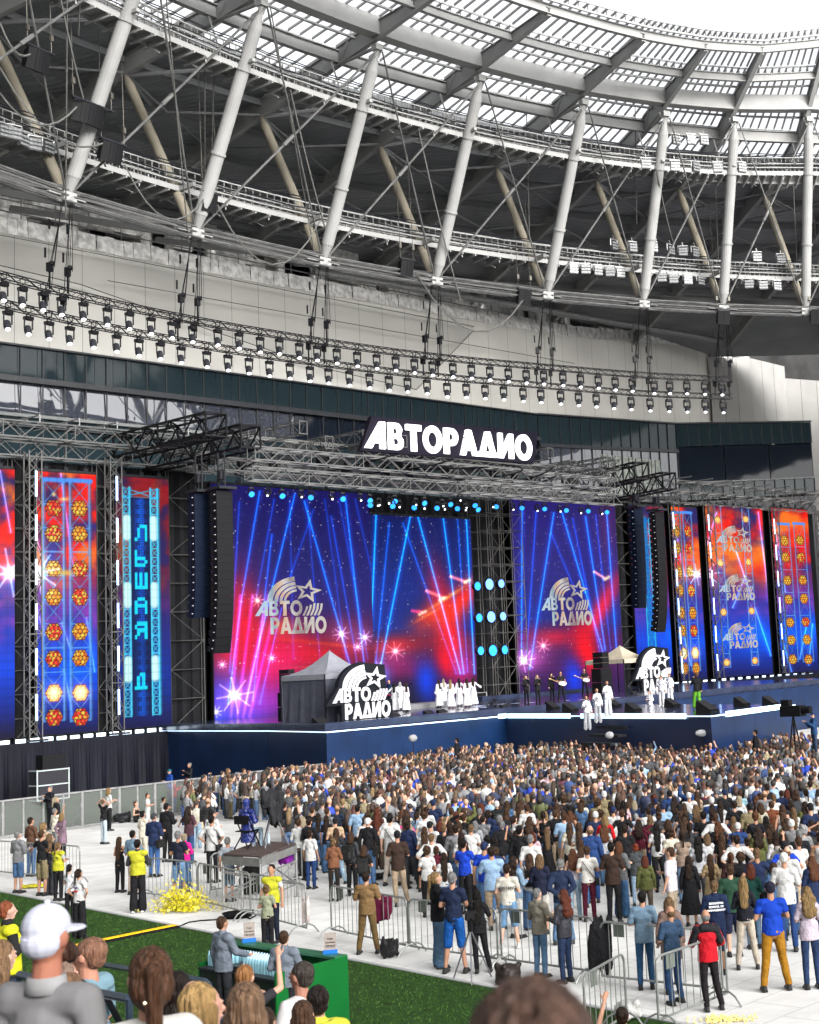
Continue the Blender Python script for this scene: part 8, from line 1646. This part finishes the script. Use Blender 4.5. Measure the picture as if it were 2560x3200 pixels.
# ---- camera platform
A = at_z(697, 2846); B = at_z(812, 2846); Zp = 1.42
fl_c = at_z(697, 2668, Zp); fr_c = at_z(813, 2676, Zp); rt_c = at_z(925, 2634, Zp); u = (fr_c-fl_c); v = (rt_c-fr_c)
if u.length > 3: pass
bk_c = fl_c+v; corners = [fl_c, fr_c, rt_c, bk_c]; pc = (fl_c+rt_c)/2; r = empty('camera_platform', 'scaffold camera platform with plywood top standing on the white floor', 'platform', (pc.x, pc.y, 0.01), 0)
mb = MB(); mb.prism([(p.x, p.y) for p in corners], Zp-.04, Zp); mb.build('deck_board', mat('brown_plywood', (.055, .04, .035), .6, nscale=3, namp=.25), r)
mb = MB(); 
for i in range(4): a, b = corners[i], corners[(i+1) % 4]; mb.bar(Vector((a.x, a.y, Zp-.16)), Vector((b.x, b.y, Zp-.16)), .05, .2)
mb.build('side_beam', mat('platform_grey_beam', (.12, .12, .115), .6, nscale=4, namp=.2), r)
for p in corners+[(corners[0]+corners[1])/2]: mb = MB(); mb.tube((p.x, p.y, 0), (p.x, p.y, Zp-.2), .028, n=8); mb.tube((p.x, p.y, 0), (p.x, p.y, .02), .08, n=8); mb.build('leg', M_GALV, r)
mb = MB()
for i in range(4):
    a, b = corners[i], corners[(i+1) % 4]
    for z in (.35, .95): mb.tube((a.x, a.y, z), (b.x, b.y, z), .024, n=6)
    mb.tube((a.x, a.y, .35), (b.x, b.y, .95), .022, n=6)
mb.build('brace', M_GALV, r)
def on_plat(px, py): p = at_z(px, py, Zp); return Vector((p.x, p.y, Zp))
oc = on_plat(*GR_('2', 430, 862)); od = face_to(oc)
person(oc+Vector((0, 0, -.47)), od-.25, 1.75, 'm', ('front', 'front'), 'sit', 'coat', (.008, .02, .16), 'trousers', (.25, .33, .40), 'hood', (.008, .02, .16), 'camera operator sitting in a hooded blue raincoat on the platform', topm='plastic', shoe=(.4, .4, .4))
ch = empty('folding_chair', 'black folding chair under the blue raincoat on the platform', 'chair', oc, od-.25)
mb = MB(); mb.box((0, 0, .45), (.46, .42, .03)); mb.build('seat', M_BLACK, ch, local=True); mb = MB(); mb.box((0, -.24, .75), (.46, .03, .22)); mb.build('backrest', M_BLACK, ch, local=True)
for s in (-1, 1): mb = MB(); mb.bar((s*.22, .25, 0), (s*.22, -.24, .85), .025); mb.bar((s*.22, -.28, 0), (s*.22, .18, .46), .025); mb.build('leg', M_BLACK, ch, local=True)
cc = on_plat(*GR_('2', 625, 850)); cam_ = empty('broadcast_camera', 'big camera on a tripod covered by a black cloth on the platform', 'camera', cc, od); cam_.scale = (.82, .82, .82)
mb = MB(); [mb.tube((0, 0, 1.25), (.5*math.cos(t), .5*math.sin(t), 0), .025, n=6) for t in (.6, 2.7, 4.6)]; mb.build('tripod_legs', mat('tripod_grey', (.12, .12, .13)), cam_, local=True)
mb = MB(); mb.box((0, 0, 1.45), (.30, .9, .38)); mb.box((0, -.1, 1.62), (.42, .55, .3)); rs = random.Random(8)
for i in range(40): a_ = rs.uniform(0, 6.28); zz = rs.uniform(.75, 1.7); k = 1 if zz > 1.3 else .8; mb.ball((.24*math.cos(a_)*k, .48*math.sin(a_)*k, zz), (.10, .12, .25), 6, 5)
me = remesh_mb(mb, .03, 3, name='cloth_cover'); me.materials.append(mat('black_cover_cloth', (.014, .014, .016), .7, nscale=3, namp=.4, bump=.8, bscale=5)); o = bpy.data.objects.new('cloth_cover', me); link(o, cam_)
for i in range(2): p = on_plat(*GR_('2', 572+i*20, 828)); mb = MB(); mb.lathe([(.034, 0), (.036, .18), (.028, .24), (.014, .27), (.014, .30)], (0, 0, 0), 10); thing_mesh(mb, 'water_bottle', mbot, ['left', 'right'][i]+' one of two water bottles standing on the camera platform', 'bottle', (p.x, p.y, Zp+.003), 0, 'water bottles on the platform')
# seated person by the fence, security people, man at flight case
c = at_z(*GR_('1', 1050, 545)); person(Vector((c.x, c.y, -.76)), face_to(c)-.9, 1.66, 'f', ('front', 'front'), 'sit', 'tank', (.012, .012, .012), 'trousers', (.012, .012, .012), 'bun', HAIRC['auburn'], 'person in black sitting on the floor against the mesh fence')
def at_head(px, py, dep, h, sex, arms, legs, top, tc, bot, bc, hair, hc, label, rz, group=None, **kw):
    p = at_d(px, py, dep); return person(Vector((p.x, p.y, p.z-h*1.005)), rz, h, sex, arms, legs, top, tc, bot, bc, hair, hc, label, group, **kw)
for (k, x, y, dz, l, a) in (('1', 385, 262, 72, 'security man in dark suit seated before the flight case behind the fence', 2.6), ('1', 1458, 82, 74, 'security man in dark suit with hand at chin, below the left stage corner', 2.4)): p = GR_(k, x, y); dep = 4564*(5.9-1.72)/(p[1]-2150+.055*p[0]); at_head(p[0], p[1], dep, 1.76, 'm', ('phone', 'front'), 'stand', 'jacket', (.012, .012, .016), 'trousers', (.012, .012, .016), 'short', HAIRC['grey'], l, a)
p = GR_('1', 1305, 130); at_head(p[0], p[1], 70, 1.76, 'm', FR, 'stand', 'jacket', (.01, .05, .25), 'trousers', (.02, .03, .05), 'cap', (.02, .12, .16), 'person in blue jacket and teal cap behind the fence near the security man', 2.4)
for (x, y, l) in ((GR_('3', 560, 15)[0], GR_('3', 560, 15)[1], 'man in black suit walking between crowd and fascia left of centre'), (1560+1378*.5797, 1400+1518*.5797, 'man in black suit walking between crowd and runway tip at right')):
    at_head(x, y, 72 if x < 1500 else 63, 1.85, 'm', D2, 'walk', 'jacket', (.012, .012, .016), 'trousers', (.012, .012, .016), 'short', HAIRC['black'], l, WROT+.5)
# flight case with speaker, left
c = at_z(*GR_('1', 380, 395)); r = empty('flight_case', 'large wheeled flight case with a black speaker on top behind the mesh fence', 'case', (c.x, c.y, .01), WROT); mb = MB(); mb.box((0, 0, .95), (1.75, .8, 1.55)); mb.build('case_body', mat('case_black', (.02, .02, .025), .5), r, local=True)
mb = MB(); 
for z in (.2, .95, 1.7): [mb.bar(a, b, .06) for a, b in (((-.88, -.41, z), (.88, -.41, z)), ((-.88, -.41, z), (-.88, .41, z)))]
for x in (-.88, .88): mb.bar((x, -.41, .2), (x, -.41, 1.75), .06)
mb.build('metal_edge', mat('case_edge_pale', (.45, .5, .5), .4, .5), r, local=True); mb = MB(); mb.box((.1, 0, 2.1), (1.3, .7, .75)); mb.build('speaker_cabinet', mat('stack_black', (.018, .018, .02)), r, local=True)
for i in range(4): mb = MB(); mb.tube((-.7+(i % 2)*1.4, -.3+.6*(i//2)-.03, .1), (-.7+(i % 2)*1.4, -.3+.6*(i//2)+.03, .1), .09, n=10); mb.build('wheel', M_BLACK, r, local=True)
# boom microphones before the stage
for x, y, l in ((800+940*.5217, 1300+1930*.5217, 'grey furry boom microphone on a thin pole in front of the left fascia'), (1560+595*.5797, 1400+1548*.5797, 'small round furry microphone in front of the runway stairs'), (1560+1092*.5797, 1400+1537*.5797, 'long grey furry microphone in front of the runway tip')):
    g = at_d(x, y, 66); mb = MB(); mb.ball((g.x, g.y, g.z), (.30 if 'long' in l else .20, .14, .16), 12, 8); k = thing_mesh(mb, 'boom_microphone', mat('furry_grey', (.30, .30, .31), .95, nscale=30, namp=.5, bump=1., bscale=60), l, 'microphone', g, 0); mb = MB(); mb.tube(g, (g.x+.05, g.y, 0), .02, n=5); mb.build('pole', M_BLACK, k)
# camera crane operator at far right
p = at_d(2478, 2222, 62); r = empty('broadcast_camera', 'black broadcast camera on a tall tripod at the right end of the runway', 'camera', (p.x, p.y, 0), WROT); mb = MB(); mb.box((0, 0, p.z), (.5, 1.0, .45)); mb.tube((0, -.4, p.z), (0, -.9, p.z+.05), .15, n=12); mb.box((0, .3, p.z+.35), (.3, .4, .25)); mb.build('camera_body', M_BLACK, r, local=True); mb = MB(); [mb.tube((0, 0, p.z-.2), (.6*math.cos(t), .6*math.sin(t), 0), .04, n=6) for t in (.6, 2.7, 4.8)]; mb.build('tripod_legs', M_BLACK, r, local=True)
at_head(2540, 2225, 61, 1.8, 'm', PH, 'stand', 'jacket', (.02, .06, .15), 'trousers', (.03, .05, .1), 'cap', (.02, .04, .1), 'camera operator in blue jacket beside the tall broadcast camera at right', 1.8)
# ---- water kiosk on the turf
k0, k1 = at_z(741, 2940, 1.15), at_z(1083, 2989, 1.15); u = (k1-k0); u.z = 0; Lk = u.length; u.normalize(); nk = Vector((u.y, -u.x, 0)); 
if nk.dot(-k0) < 0: nk = -nk
rk = math.atan2(u.y, u.x); r = empty('water_kiosk', 'green sales counter full of water bottles standing on the turf', 'kiosk', (k0.x, k0.y, 0.01), rk); sg_ = 1 if nk.dot(Vector((-u.y, u.x, 0))) > 0 else -1; D_ = 1.45
mgk = mat('kiosk_green', (.003, .075, .014), .4, nscale=1.5, namp=.12)
def kb(c, s, m=mgk, name='panel'): mb = MB(); mb.box((c[0], c[1]*sg_, c[2]), s); return mb.build(name, m, r, local=True)
kb((Lk/2, .0, .57), (Lk, .05, 1.15), name='back_panel'); kb((Lk, D_/2, .57), (.04, D_, 1.15), name='end_panel'); kb((0, D_*.28, .45), (.04, D_*.55, .9), name='end_panel'); kb((Lk/2, .12, 1.15), (Lk+.02, .26, .04), mat('kiosk_green_top', (.007, .085, .025), .35), 'ledge'); kb((Lk/2, D_*.32, .82), (Lk-.1, D_*.55, .04), mat('kiosk_counter_dark', (.02, .02, .024), .4), 'counter_top'); kb((Lk/2, D_*.55, .4), (Lk-.1, .03, .8), mat('kiosk_inner_dark', (.012, .02, .016), .6), 'inner_panel')
def kw(x, y, z): M_ = Matrix.Rotation(rk, 3, 'Z'); return Vector((k0.x, k0.y, .01))+M_@Vector((x, y*sg_, z))
bt = empty('water_bottle', 'x', 'bottle', (0, 0, 0), 0, 'water bottles on the kiosk counter'); mb = MB(); mb.lathe([(.034, 0), (.036, .03), (.036, .16), (.030, .20), (.013, .225)], (0, 0, 0), 10); b1 = mb.build('bottle_body', mat('bottle_aqua', (.28, .52, .60), .08, alpha=.8), bt, local=True); mb = MB(); mb.tube((0, 0, .222), (0, 0, .25), .017, n=10); b2_ = mb.build('bottle_cap', mat('cap_pale_blue', (.45, .65, .80), .4), bt, local=True); cnt_ = 0
for i in range(26):
    for j in range(5):
        x = .12+i*(Lk-1.0)/26; y = .32+j*.085
        if 7 < i < 13 and j > 1: continue
        p = kw(x+R.uniform(-.006, .006), y, .84); l = f'clear water bottle, row {["one", "two", "three", "four", "five"][j]} behind the kiosk ledge, {ordinal(i)} from left'; cnt_ += 1
        if cnt_ == 1: bt.location = p; bt['label'] = l
        else: tree_copy(bt, [(b1, []), (b2_, [])], p, 0, l)
mb = MB(); c = kw(1.15, .62, .84); mb.box(c+Vector((0, 0, .05)), (.55, .40, .10), rk); thing_mesh(mb, 'tray', mat('black_tray', (.02, .02, .022), .4), 'flat black tray on the kiosk counter before the left seller', 'tray', c, rk)
for x, y, l in ((1.2, .6, 'white card payment terminal on the black tray of the kiosk'), (Lk-.45, .55, 'white card payment terminal at the right end of the kiosk')):
    c = kw(x, y, .95 if x < 2 else .87); mb = MB(); mb.box(c, (.09, .20, .05), rk+.4); o = thing_mesh(mb, 'payment_terminal', mat('terminal_white', (.6, .6, .6), .4), l, 'card terminal', c, rk); mb = MB(); mb.box(c+Vector((0, 0, .028)), (.07, .08, .004), rk+.4); mb.build('display', M_BLACK, o)
# price signs with writing (font objects turned into meshes)
def text_mesh(txt, size, bold=0.):
    cu = bpy.data.curves.new('t', 'FONT'); cu.body = txt; cu.size = size; cu.align_x = 'CENTER'; cu.align_y = 'CENTER'; cu.offset = bold; cu.extrude = .001; o = bpy.data.objects.new('t', cu); me = bpy.data.meshes.new_from_object(o); V, F = [tuple(v.co) for v in me.vertices], [tuple(f.vertices) for f in me.polygons]; bpy.data.objects.remove(o); return V, F
def put_text(name, lines, org, ex, ez, m, parent, lh):
    mb = MB(); ex = Vector(ex).normalized(); ez = Vector(ez).normalized(); n = ex.cross(ez)
    for i, (t, sz) in enumerate(lines):
        V, F = text_mesh(t, sz, sz*.02); mb.add([org+ex*x+ez*(y-i*lh)+n*(z+.003) for x, y, z in V], F)
    return mb.build(name, m, parent)
for x, l in ((.55, 'grey price sign on the kiosk ledge before the sage green t-shirt'), (Lk-.55, 'grey price sign at the right end of the kiosk ledge')):
    pxx = GR_('6', 680, 640) if x < 1 else GR_('6', 1283, 755); g = at_z(pxx[0], pxx[1], 1.17); xx = (Vector((g.x, g.y, 0))-Vector((k0.x, k0.y, 0))).dot(u); c = kw(xx, .05, 1.17); fr_ = toCam(c)+math.pi; ex = Vector((math.cos(fr_), math.sin(fr_), 0)); 
    if ex.dot(cR) < 0: ex = -ex
    s_ = empty('price_sign', l, 'sign', c, 0); mb = MB(); nrm = ex.cross(EZ); mb.box(c+EZ*.17, (.20, .02, .33), math.atan2(ex.y, ex.x)); mb.build('sign_board', mat('card_grey', (.22, .19, .17), .7), s_)
    put_text('lettering', [('Вода', .040), ('питьевая', .036), ('100 руб', .048)], c+EZ*.24+nrm*.012, ex, EZ, mat('ink_dark', (.03, .03, .03), .6), s_, .06)
    mb = MB(); mb.box(c+EZ*.03+nrm*.03, (.24, .03, .06), math.atan2(ex.y, ex.x)); mb.build('blue_label', mat('label_blue', (.01, .10, .42), .5), s_)
# sellers
def turfman(px, py, h, *a, **k): return at_head(px, py, (CAMZ-h)*FPX/(py-np.interp(px, [0, 2560], [2159, 2017])), h, *a, **k)
grey_j = (.15, .175, .215)
turfman(696, 2861, 1.80, 'm', ('down', 'keys'), 'stand', 'jacket', grey_j, 'trousers', (.025, .027, .032), 'short', HAIRC['brown'], 'bearded seller in grey blue bomber jacket at the left end of the kiosk', toCam((-6, 25))+math.pi-.9)
turfman(888, 2906, 1.74, 'm', FR, 'stand', 'jacket', grey_j, 'trousers', (.015, .016, .02), 'short', HAIRC['brown'], 'seller in grey blue bomber jacket seen from behind at the kiosk middle', toCam((-5, 24))+math.pi-.3)
turfman(1943, 3143, 1.72, 'm', ('up', 'down'), 'stand', 'tee', (.05, .05, .06), 'trousers', (.03, .03, .04), 'short', HAIRC['dark brown'], 'person with raised hand at the lower edge right of the blurred head', 0.)
# lettering on clothes and vests
def back_text(lab, lines, zc, off, m, lh, rzx=0.):
    r = LATER[lab]; rz = r.rotation_euler.z; k = r.scale.z; ex = Vector((math.cos(rz), math.sin(rz), 0)); n = Vector((math.sin(rz), -math.cos(rz), 0)); mb = MB()
    for i, (t, sz) in enumerate(lines): V, F = text_mesh(t, sz, sz*.03); mb.add([(x, -off-.004-z, zc+y-i*lh) for x, y, z in V], F)
    mb.build('lettering', m, r, local=True)
ink = mat('ink_dark', (.03, .03, .03)); back_text('bearded person in printed cream t-shirt and jean shorts with white shoes', [('MUSTANG', .085)], 1.27, .142, ink, .1)
back_text('young person in navy varsity jacket with white lettering', [('SKOLKOVO', .052), ('SCHOOL OF', .052), ('MANAGEMENT', .052)], 1.36, .158, mat('ink_white', (.7, .7, .7), .6), .065)
back_text('steward in yellow vest seen from behind at the left turf edge', [('ЧАРТЕР', .07)], 1.30, .145, ink, .10)
for z_, sz_, m_ in ((1.30, .05, mat('ink_violet', (.06, .05, .12), .6)), (1.21, .06, mat('ink_red', (.30, .03, .03), .6))):
    mb = MB(); [mb.ball((-.06+.03*i, -.135, z_+.012*math.sin(i*2.1)), (.022, .008, sz_*.4), 7, 5) for i in range(5)]; mb.build('print', m_, LATER['person in white printed t-shirt and wide black trousers on the turf'], local=True)
rj = LATER['bald person in red and black hooded jacket with a foot on the barrier']; mb = MB(); capsule(mb, (-.17, -.01, 1.42), (.17, -.01, 1.42), .088, .088); capsule(mb, (-.06, -.06, 1.45), (.06, -.06, 1.45), .085, .085)
for s in (-1, 1): capsule(mb, (s*.17, 0, 1.41), (s*.25, .06, 1.2), .078, .072)
me = remesh_mb(mb, .013, 2, name='black_yoke'); kid('black_yoke', me, 'cloth', rj, (.02, .02, .025))
# ================================================================ NEAR STAND AND SPECTATORS
td = Vector((tdir.x, tdir.y, 0)); tn_ = Vector((tn.x, tn.y, 0)); stand = empty('spectator_stand', 'dark stepped concrete stand under the nearest spectators at the bottom edge', 'grandstand', (0, 0, 0))
for i in range(-1, 12):
    p, z = .8*i-.4, 4.3-.3*i; mb = MB(); c = tn_*(p+.4); a = c-td*14; b = c+td*8; mb.bar(Vector((a.x, a.y, z/2)), Vector((b.x, b.y, z/2)), .8, z-.004*i); mb.build('step', mat('stand_concrete', (.055, .055, .06), .85, nscale=3, namp=.2), stand)
def onrow(px, py, perp): d = ray(px, py); t = perp/(d.x*tn_.x+d.y*tn_.y); return Vector((0, 0, CAMZ))+d*t
mrail = mat('rail_navy', (.02, .035, .055), .35, .3)
def rail_(pxs, perp, label, rr_=.028):
    P_ = [onrow(x, y, perp) for x, y in pxs]; r = empty('handrail', label, 'railing', (P_[0].x, P_[0].y, 4.3-.3*perp/.8), 0, 'navy handrails of the stand'); mb = MB(); mb.path(P_, rr_, 10); mb.build('rail', mrail, r)
    for k in (0, len(P_)-1): mb = MB(); q_ = P_[k]; mb.tube(q_, (q_.x, q_.y, max(.3, 4.3-.3*perp/.8-.4)), rr_*.9, n=8); mb.build('post', mrail, r)
rail_([(60, 3046), (222, 3086), (404, 3122)], 4.5, 'navy handrail crossing before the glasses wearing man'); rail_([(197, 2993), (260, 3005), (400, 3028), (560, 3050), (640, 3066), (656, 3080)], 7.3, 'navy handrail behind the ponytail woman, curving down at its right end'); rail_([(505, 3141), (570, 3156), (700, 3185)], 4.6, 'navy handrail low between the ponytail woman and the blonde woman'); rail_([(10, 2992), (50, 2968), (120, 2975)], 7.5, 'short bent navy handrail at the left edge below the red haired steward')
VF = .008
def near(px, py, dep, h, sex, arms, top, tc, hair, hc, label, turn, skin, vox=VF, bot='trousers', bc=(.03, .04, .07), girth=1., extra=(), tilt=0.):
    p = at_d(px, py, dep); k = h/1.77; r = empty('person', label, 'person', Vector((p.x, p.y, p.z-h*1.0)), toCam(p)+math.pi+rad(turn), 'spectators on the near stand'); r.scale = (k*girth, k*girth, k)
    kid('body', pm('body', sex, arms, 'stand', vox=min(vox, .0075)), 'skin', r, skin); kid(TOPN[top], pm('top', sex, arms, top, vox=vox*1.2), 'near', r, tc); kid(BOTN[bot], pm('bottom', sex, 'stand', bot), 'cloth', r, bc)
    if hair: kid('cap' if hair == 'cap' else 'hair', pm('hair', hair, vox=vox), 'near' if hair == 'cap' else 'hair', r, hc)
    e = MB(); 
    for s in (-1, 1): e.ball((s*.030, .083, 1.668), (.011, .008, .007), 8, 6)
    e.build('eyes', mat('eye_dark', (.03, .025, .02), .2), r, local=True); return r
gm = near(150, 2820, 5.5, 1.84, 'm', D2, 'tee', (.22, .215, .22), 'cap', (.56, .57, .66), 'broad man in white baseball cap and grey polo shirt at the lower left corner', -38, (.42, .17, .11), girth=.95)
mb = MB(); mb.lathe([(.080, 1.46), (.072, 1.49), (.068, 1.515)], (0, -.01, 0), 18, 1.05, 1.); mb.v = mb.v; mb.build('collar', mat('polo_collar_grey', (.19, .19, .19), .8, nscale=12, namp=.1), gm, True, local=True)
mb = MB(); [mb.ball((.062*math.sin(t), .04+.05*math.cos(t), 1.575+.012*abs(math.sin(t*3))), (.028, .028, .035), 7, 5) for t in [-1.5+.25*i for i in range(13)]]; me = remesh_mb(mb, .007, 2, name='beard'); kid('beard', me, 'hair', gm, (.06, .03, .02))
mb = MB(); mb.path([Vector((.082*math.sin(t), -.004-.098*math.cos(t), 1.655)) for t in [-1.0+.2*i for i in range(11)]], .010, 6); mb.box((.02, -.103, 1.655), (.03, .01, .022)); mb.ball((0, -.004, 1.772), (.012, .012, .008), 8, 5); mb.build('cap_strap', mat('cap_strap', (.5, .51, .6), .6), gm, local=True)
g2 = near(467, 2958, 5.4, 1.66, 'f', D2, 'shirt', (.58, .57, .54), 'pony', (.075, .034, .018), 'woman with glossy brown low ponytail and white collar, back to the viewer', 6, (.50, .27, .18))
mb = MB(); rs = random.Random(6); [mb.ball((rs.uniform(-.035, .035), -.135+rs.uniform(-.012, .012), 1.575+rs.uniform(-.01, .012)), .007, 6, 4) for _ in range(26)]; mb.build('hair_clip', mat('clip_gold', (.75, .6, .35), .2, .9), g2, local=True)
mb = MB(); capsule(mb, (0, -.10, 1.60), (0, -.135, 1.56), .055, .035, 10); capsule(mb, (0, -.135, 1.555), (.005, -.15, 1.40), .034, .030, 10); capsule(mb, (.005, -.15, 1.42), (.0, -.15, 1.30), .032, .016, 10); mb.ball((0, -.045, 1.63), (.088, .088, .10), 14, 10); me = remesh_mb(mb, .008, 2, name='ponytail'); kid('ponytail', me, 'hair', g2, (.085, .038, .02))
g3 = near(272, 2932, 10.6, 1.80, 'm', ('front', 'front'), 'shirt', (.20, .33, .40), 'short', (.22, .11, .07), 'man with glasses and short reddish hair in light blue shirt with black strap', 62, (.52, .25, .17), vox=.011, girth=1.22, tilt=0)
mb = MB(); [mb.path([Vector((s*.033+.024*math.cos(t), .105, 1.668+.017*math.sin(t))) for t in [j*.7 for j in range(10)]], .003, 4) for s in (-1, 1)]; mb.path([(-.06, .10, 1.67), (-.078, .0, 1.67)], .003, 4); mb.path([(.06, .10, 1.67), (.078, .0, 1.67)], .003, 4); mb.build('glasses', M_BLACK, g3, local=True)
mb = MB(); mb.path([(-.12, -.02, 1.505), (-.06, -.155, 1.36), (.08, -.165, 1.15), (.2, -.1, .98)], .020, 6); mb.path([(-.12, -.02, 1.505), (-.06, .15, 1.36), (.08, .17, 1.15), (.2, .1, .98)], .020, 6); mb.build('shoulder_strap', M_BLACK, g3, local=True)
near(634, 3068, 6.3, 1.62, 'f', CR, 'jacket', (.16, .14, .12), 'bob', (.40, .25, .10), 'woman with golden blonde bob in checked jacket, face turned right', -60, (.62, .34, .25))
near(762, 3068, 6.0, 1.62, 'f', D2, 'tee', (.22, .10, .18), 'long', (.17, .10, .06), 'woman with straight light brown hair right of the golden blonde', 8, (.55, .31, .21))
near(768, 3013, 12.6, 1.62, 'f', ('phone', 'up'), 'tee', (.03, .03, .035), 'short', (.28, .13, .05), 'person with short coppery hair raising a fist beside the kiosk', -30, (.60, .34, .24), vox=.012)
near(938, 3005, 12.8, 1.78, 'm', FR, 'tee', (.62, .60, .60), 'short', (.05, .04, .035), 'man with cropped dark hair in white polo shirt before the kiosk', 50, (.42, .20, .14), vox=.012, girth=1.1)
gy = near(990, 3078, 9.4, 1.5, 'm', CR, 'coat', (.55, .52, .05), 'short', (.015, .010, .009), 'child with black hair in a translucent yellow raincoat, hood down', 10, (.5, .3, .2), vox=.011)
mb = MB(); [mb.ball((.10*math.cos(t), -.05+.06*math.sin(t), 1.47), (.06, .05, .045), 8, 6) for t in [j*.5 for j in range(13)]]; me = remesh_mb(mb, .012, 2, name='raincoat_hood'); kid('raincoat_hood', me, 'plastic', gy, (.72, .68, .05))
near(946, 3124, 9.0, 1.40, 'f', CR, 'tee', (.3, .1, .12), 'long', (.07, .035, .02), 'girl with dark brown hair left of the yellow raincoat', -10, (.55, .31, .21), vox=.011); near(830, 3146, 9.6, 1.5, 'm', CR, 'tee', (.2, .2, .25), 'short', (.05, .03, .02), 'small dark haired head between light brown hair and white polo', -30, (.55, .31, .21), vox=.011)
near(224, 3038, 8.6, 1.5, 'm', CR, 'tee', (.03, .04, .09), 'short', (.20, .11, .06), 'boy with cropped brown hair right of the white cap', -40, (.55, .31, .21), vox=.011); near(204, 3000, 10.4, 1.7, 'm', CR, 'shirt', (.6, .6, .62), 'short', (.25, .17, .13), 'man with thinning hair and white collar seen between cap and blue shirt', -60, (.58, .32, .24), vox=.011); near(240, 3004, 11.6, 1.62, 'f', CR, 'tee', (.3, .05, .04), 'long', (.28, .07, .02), 'person with orange red hair behind the thinning haired man', 0, (.6, .36, .26), vox=.012); near(212, 2971, 12.8, 1.62, 'f', CR, 'tee', (.05, .2, .2), 'curly', (.45, .30, .14), 'blond curly head right behind the white cap', 0, (.6, .36, .26), vox=.012)
sv = near(25, 2815, 16.6, 1.62, 'f', CR, 'jacket', (.02, .02, .02), 'short', (.24, .07, .03), 'red haired steward with yellow vest over black at the left edge', -75, (.6, .36, .28), vox=.012); kid('vest', pm('top', 'f', CR, 'vest'), 'cloth', sv, (.62, .62, .02), sc=1.); COL.objects[-1].scale = (1.12, 1.22, 1.0)
near(10, 2935, 9.5, 1.6, 'f', PH, 'tank', (.3, .12, .1), 'wavy', (.22, .13, .07), 'bare armed person clapping at the left picture edge', -50, (.62, .38, .28), vox=.012)
near(558, 3032, 9.2, 1.6, 'f', CR, 'tee', (.35, .35, .42), 'long', (.015, .010, .008), 'black haired head between ponytail woman and golden blonde', -20, (.5, .3, .2), vox=.011); near(603, 3060, 8.2, 1.6, 'm', CR, 'tee', (.5, .5, .52), 'bald', (.4, .25, .15), 'bald head just behind the golden blonde woman', -20, (.55, .32, .24), vox=.011)
near(1648, 3050, 1.62, 1.62, 'f', D2, 'tee', (.1, .08, .08), 'wavy', (.085, .048, .035), 'out of focus brown haired head right in front at the bottom edge', 0, (.5, .3, .2), vox=.010)
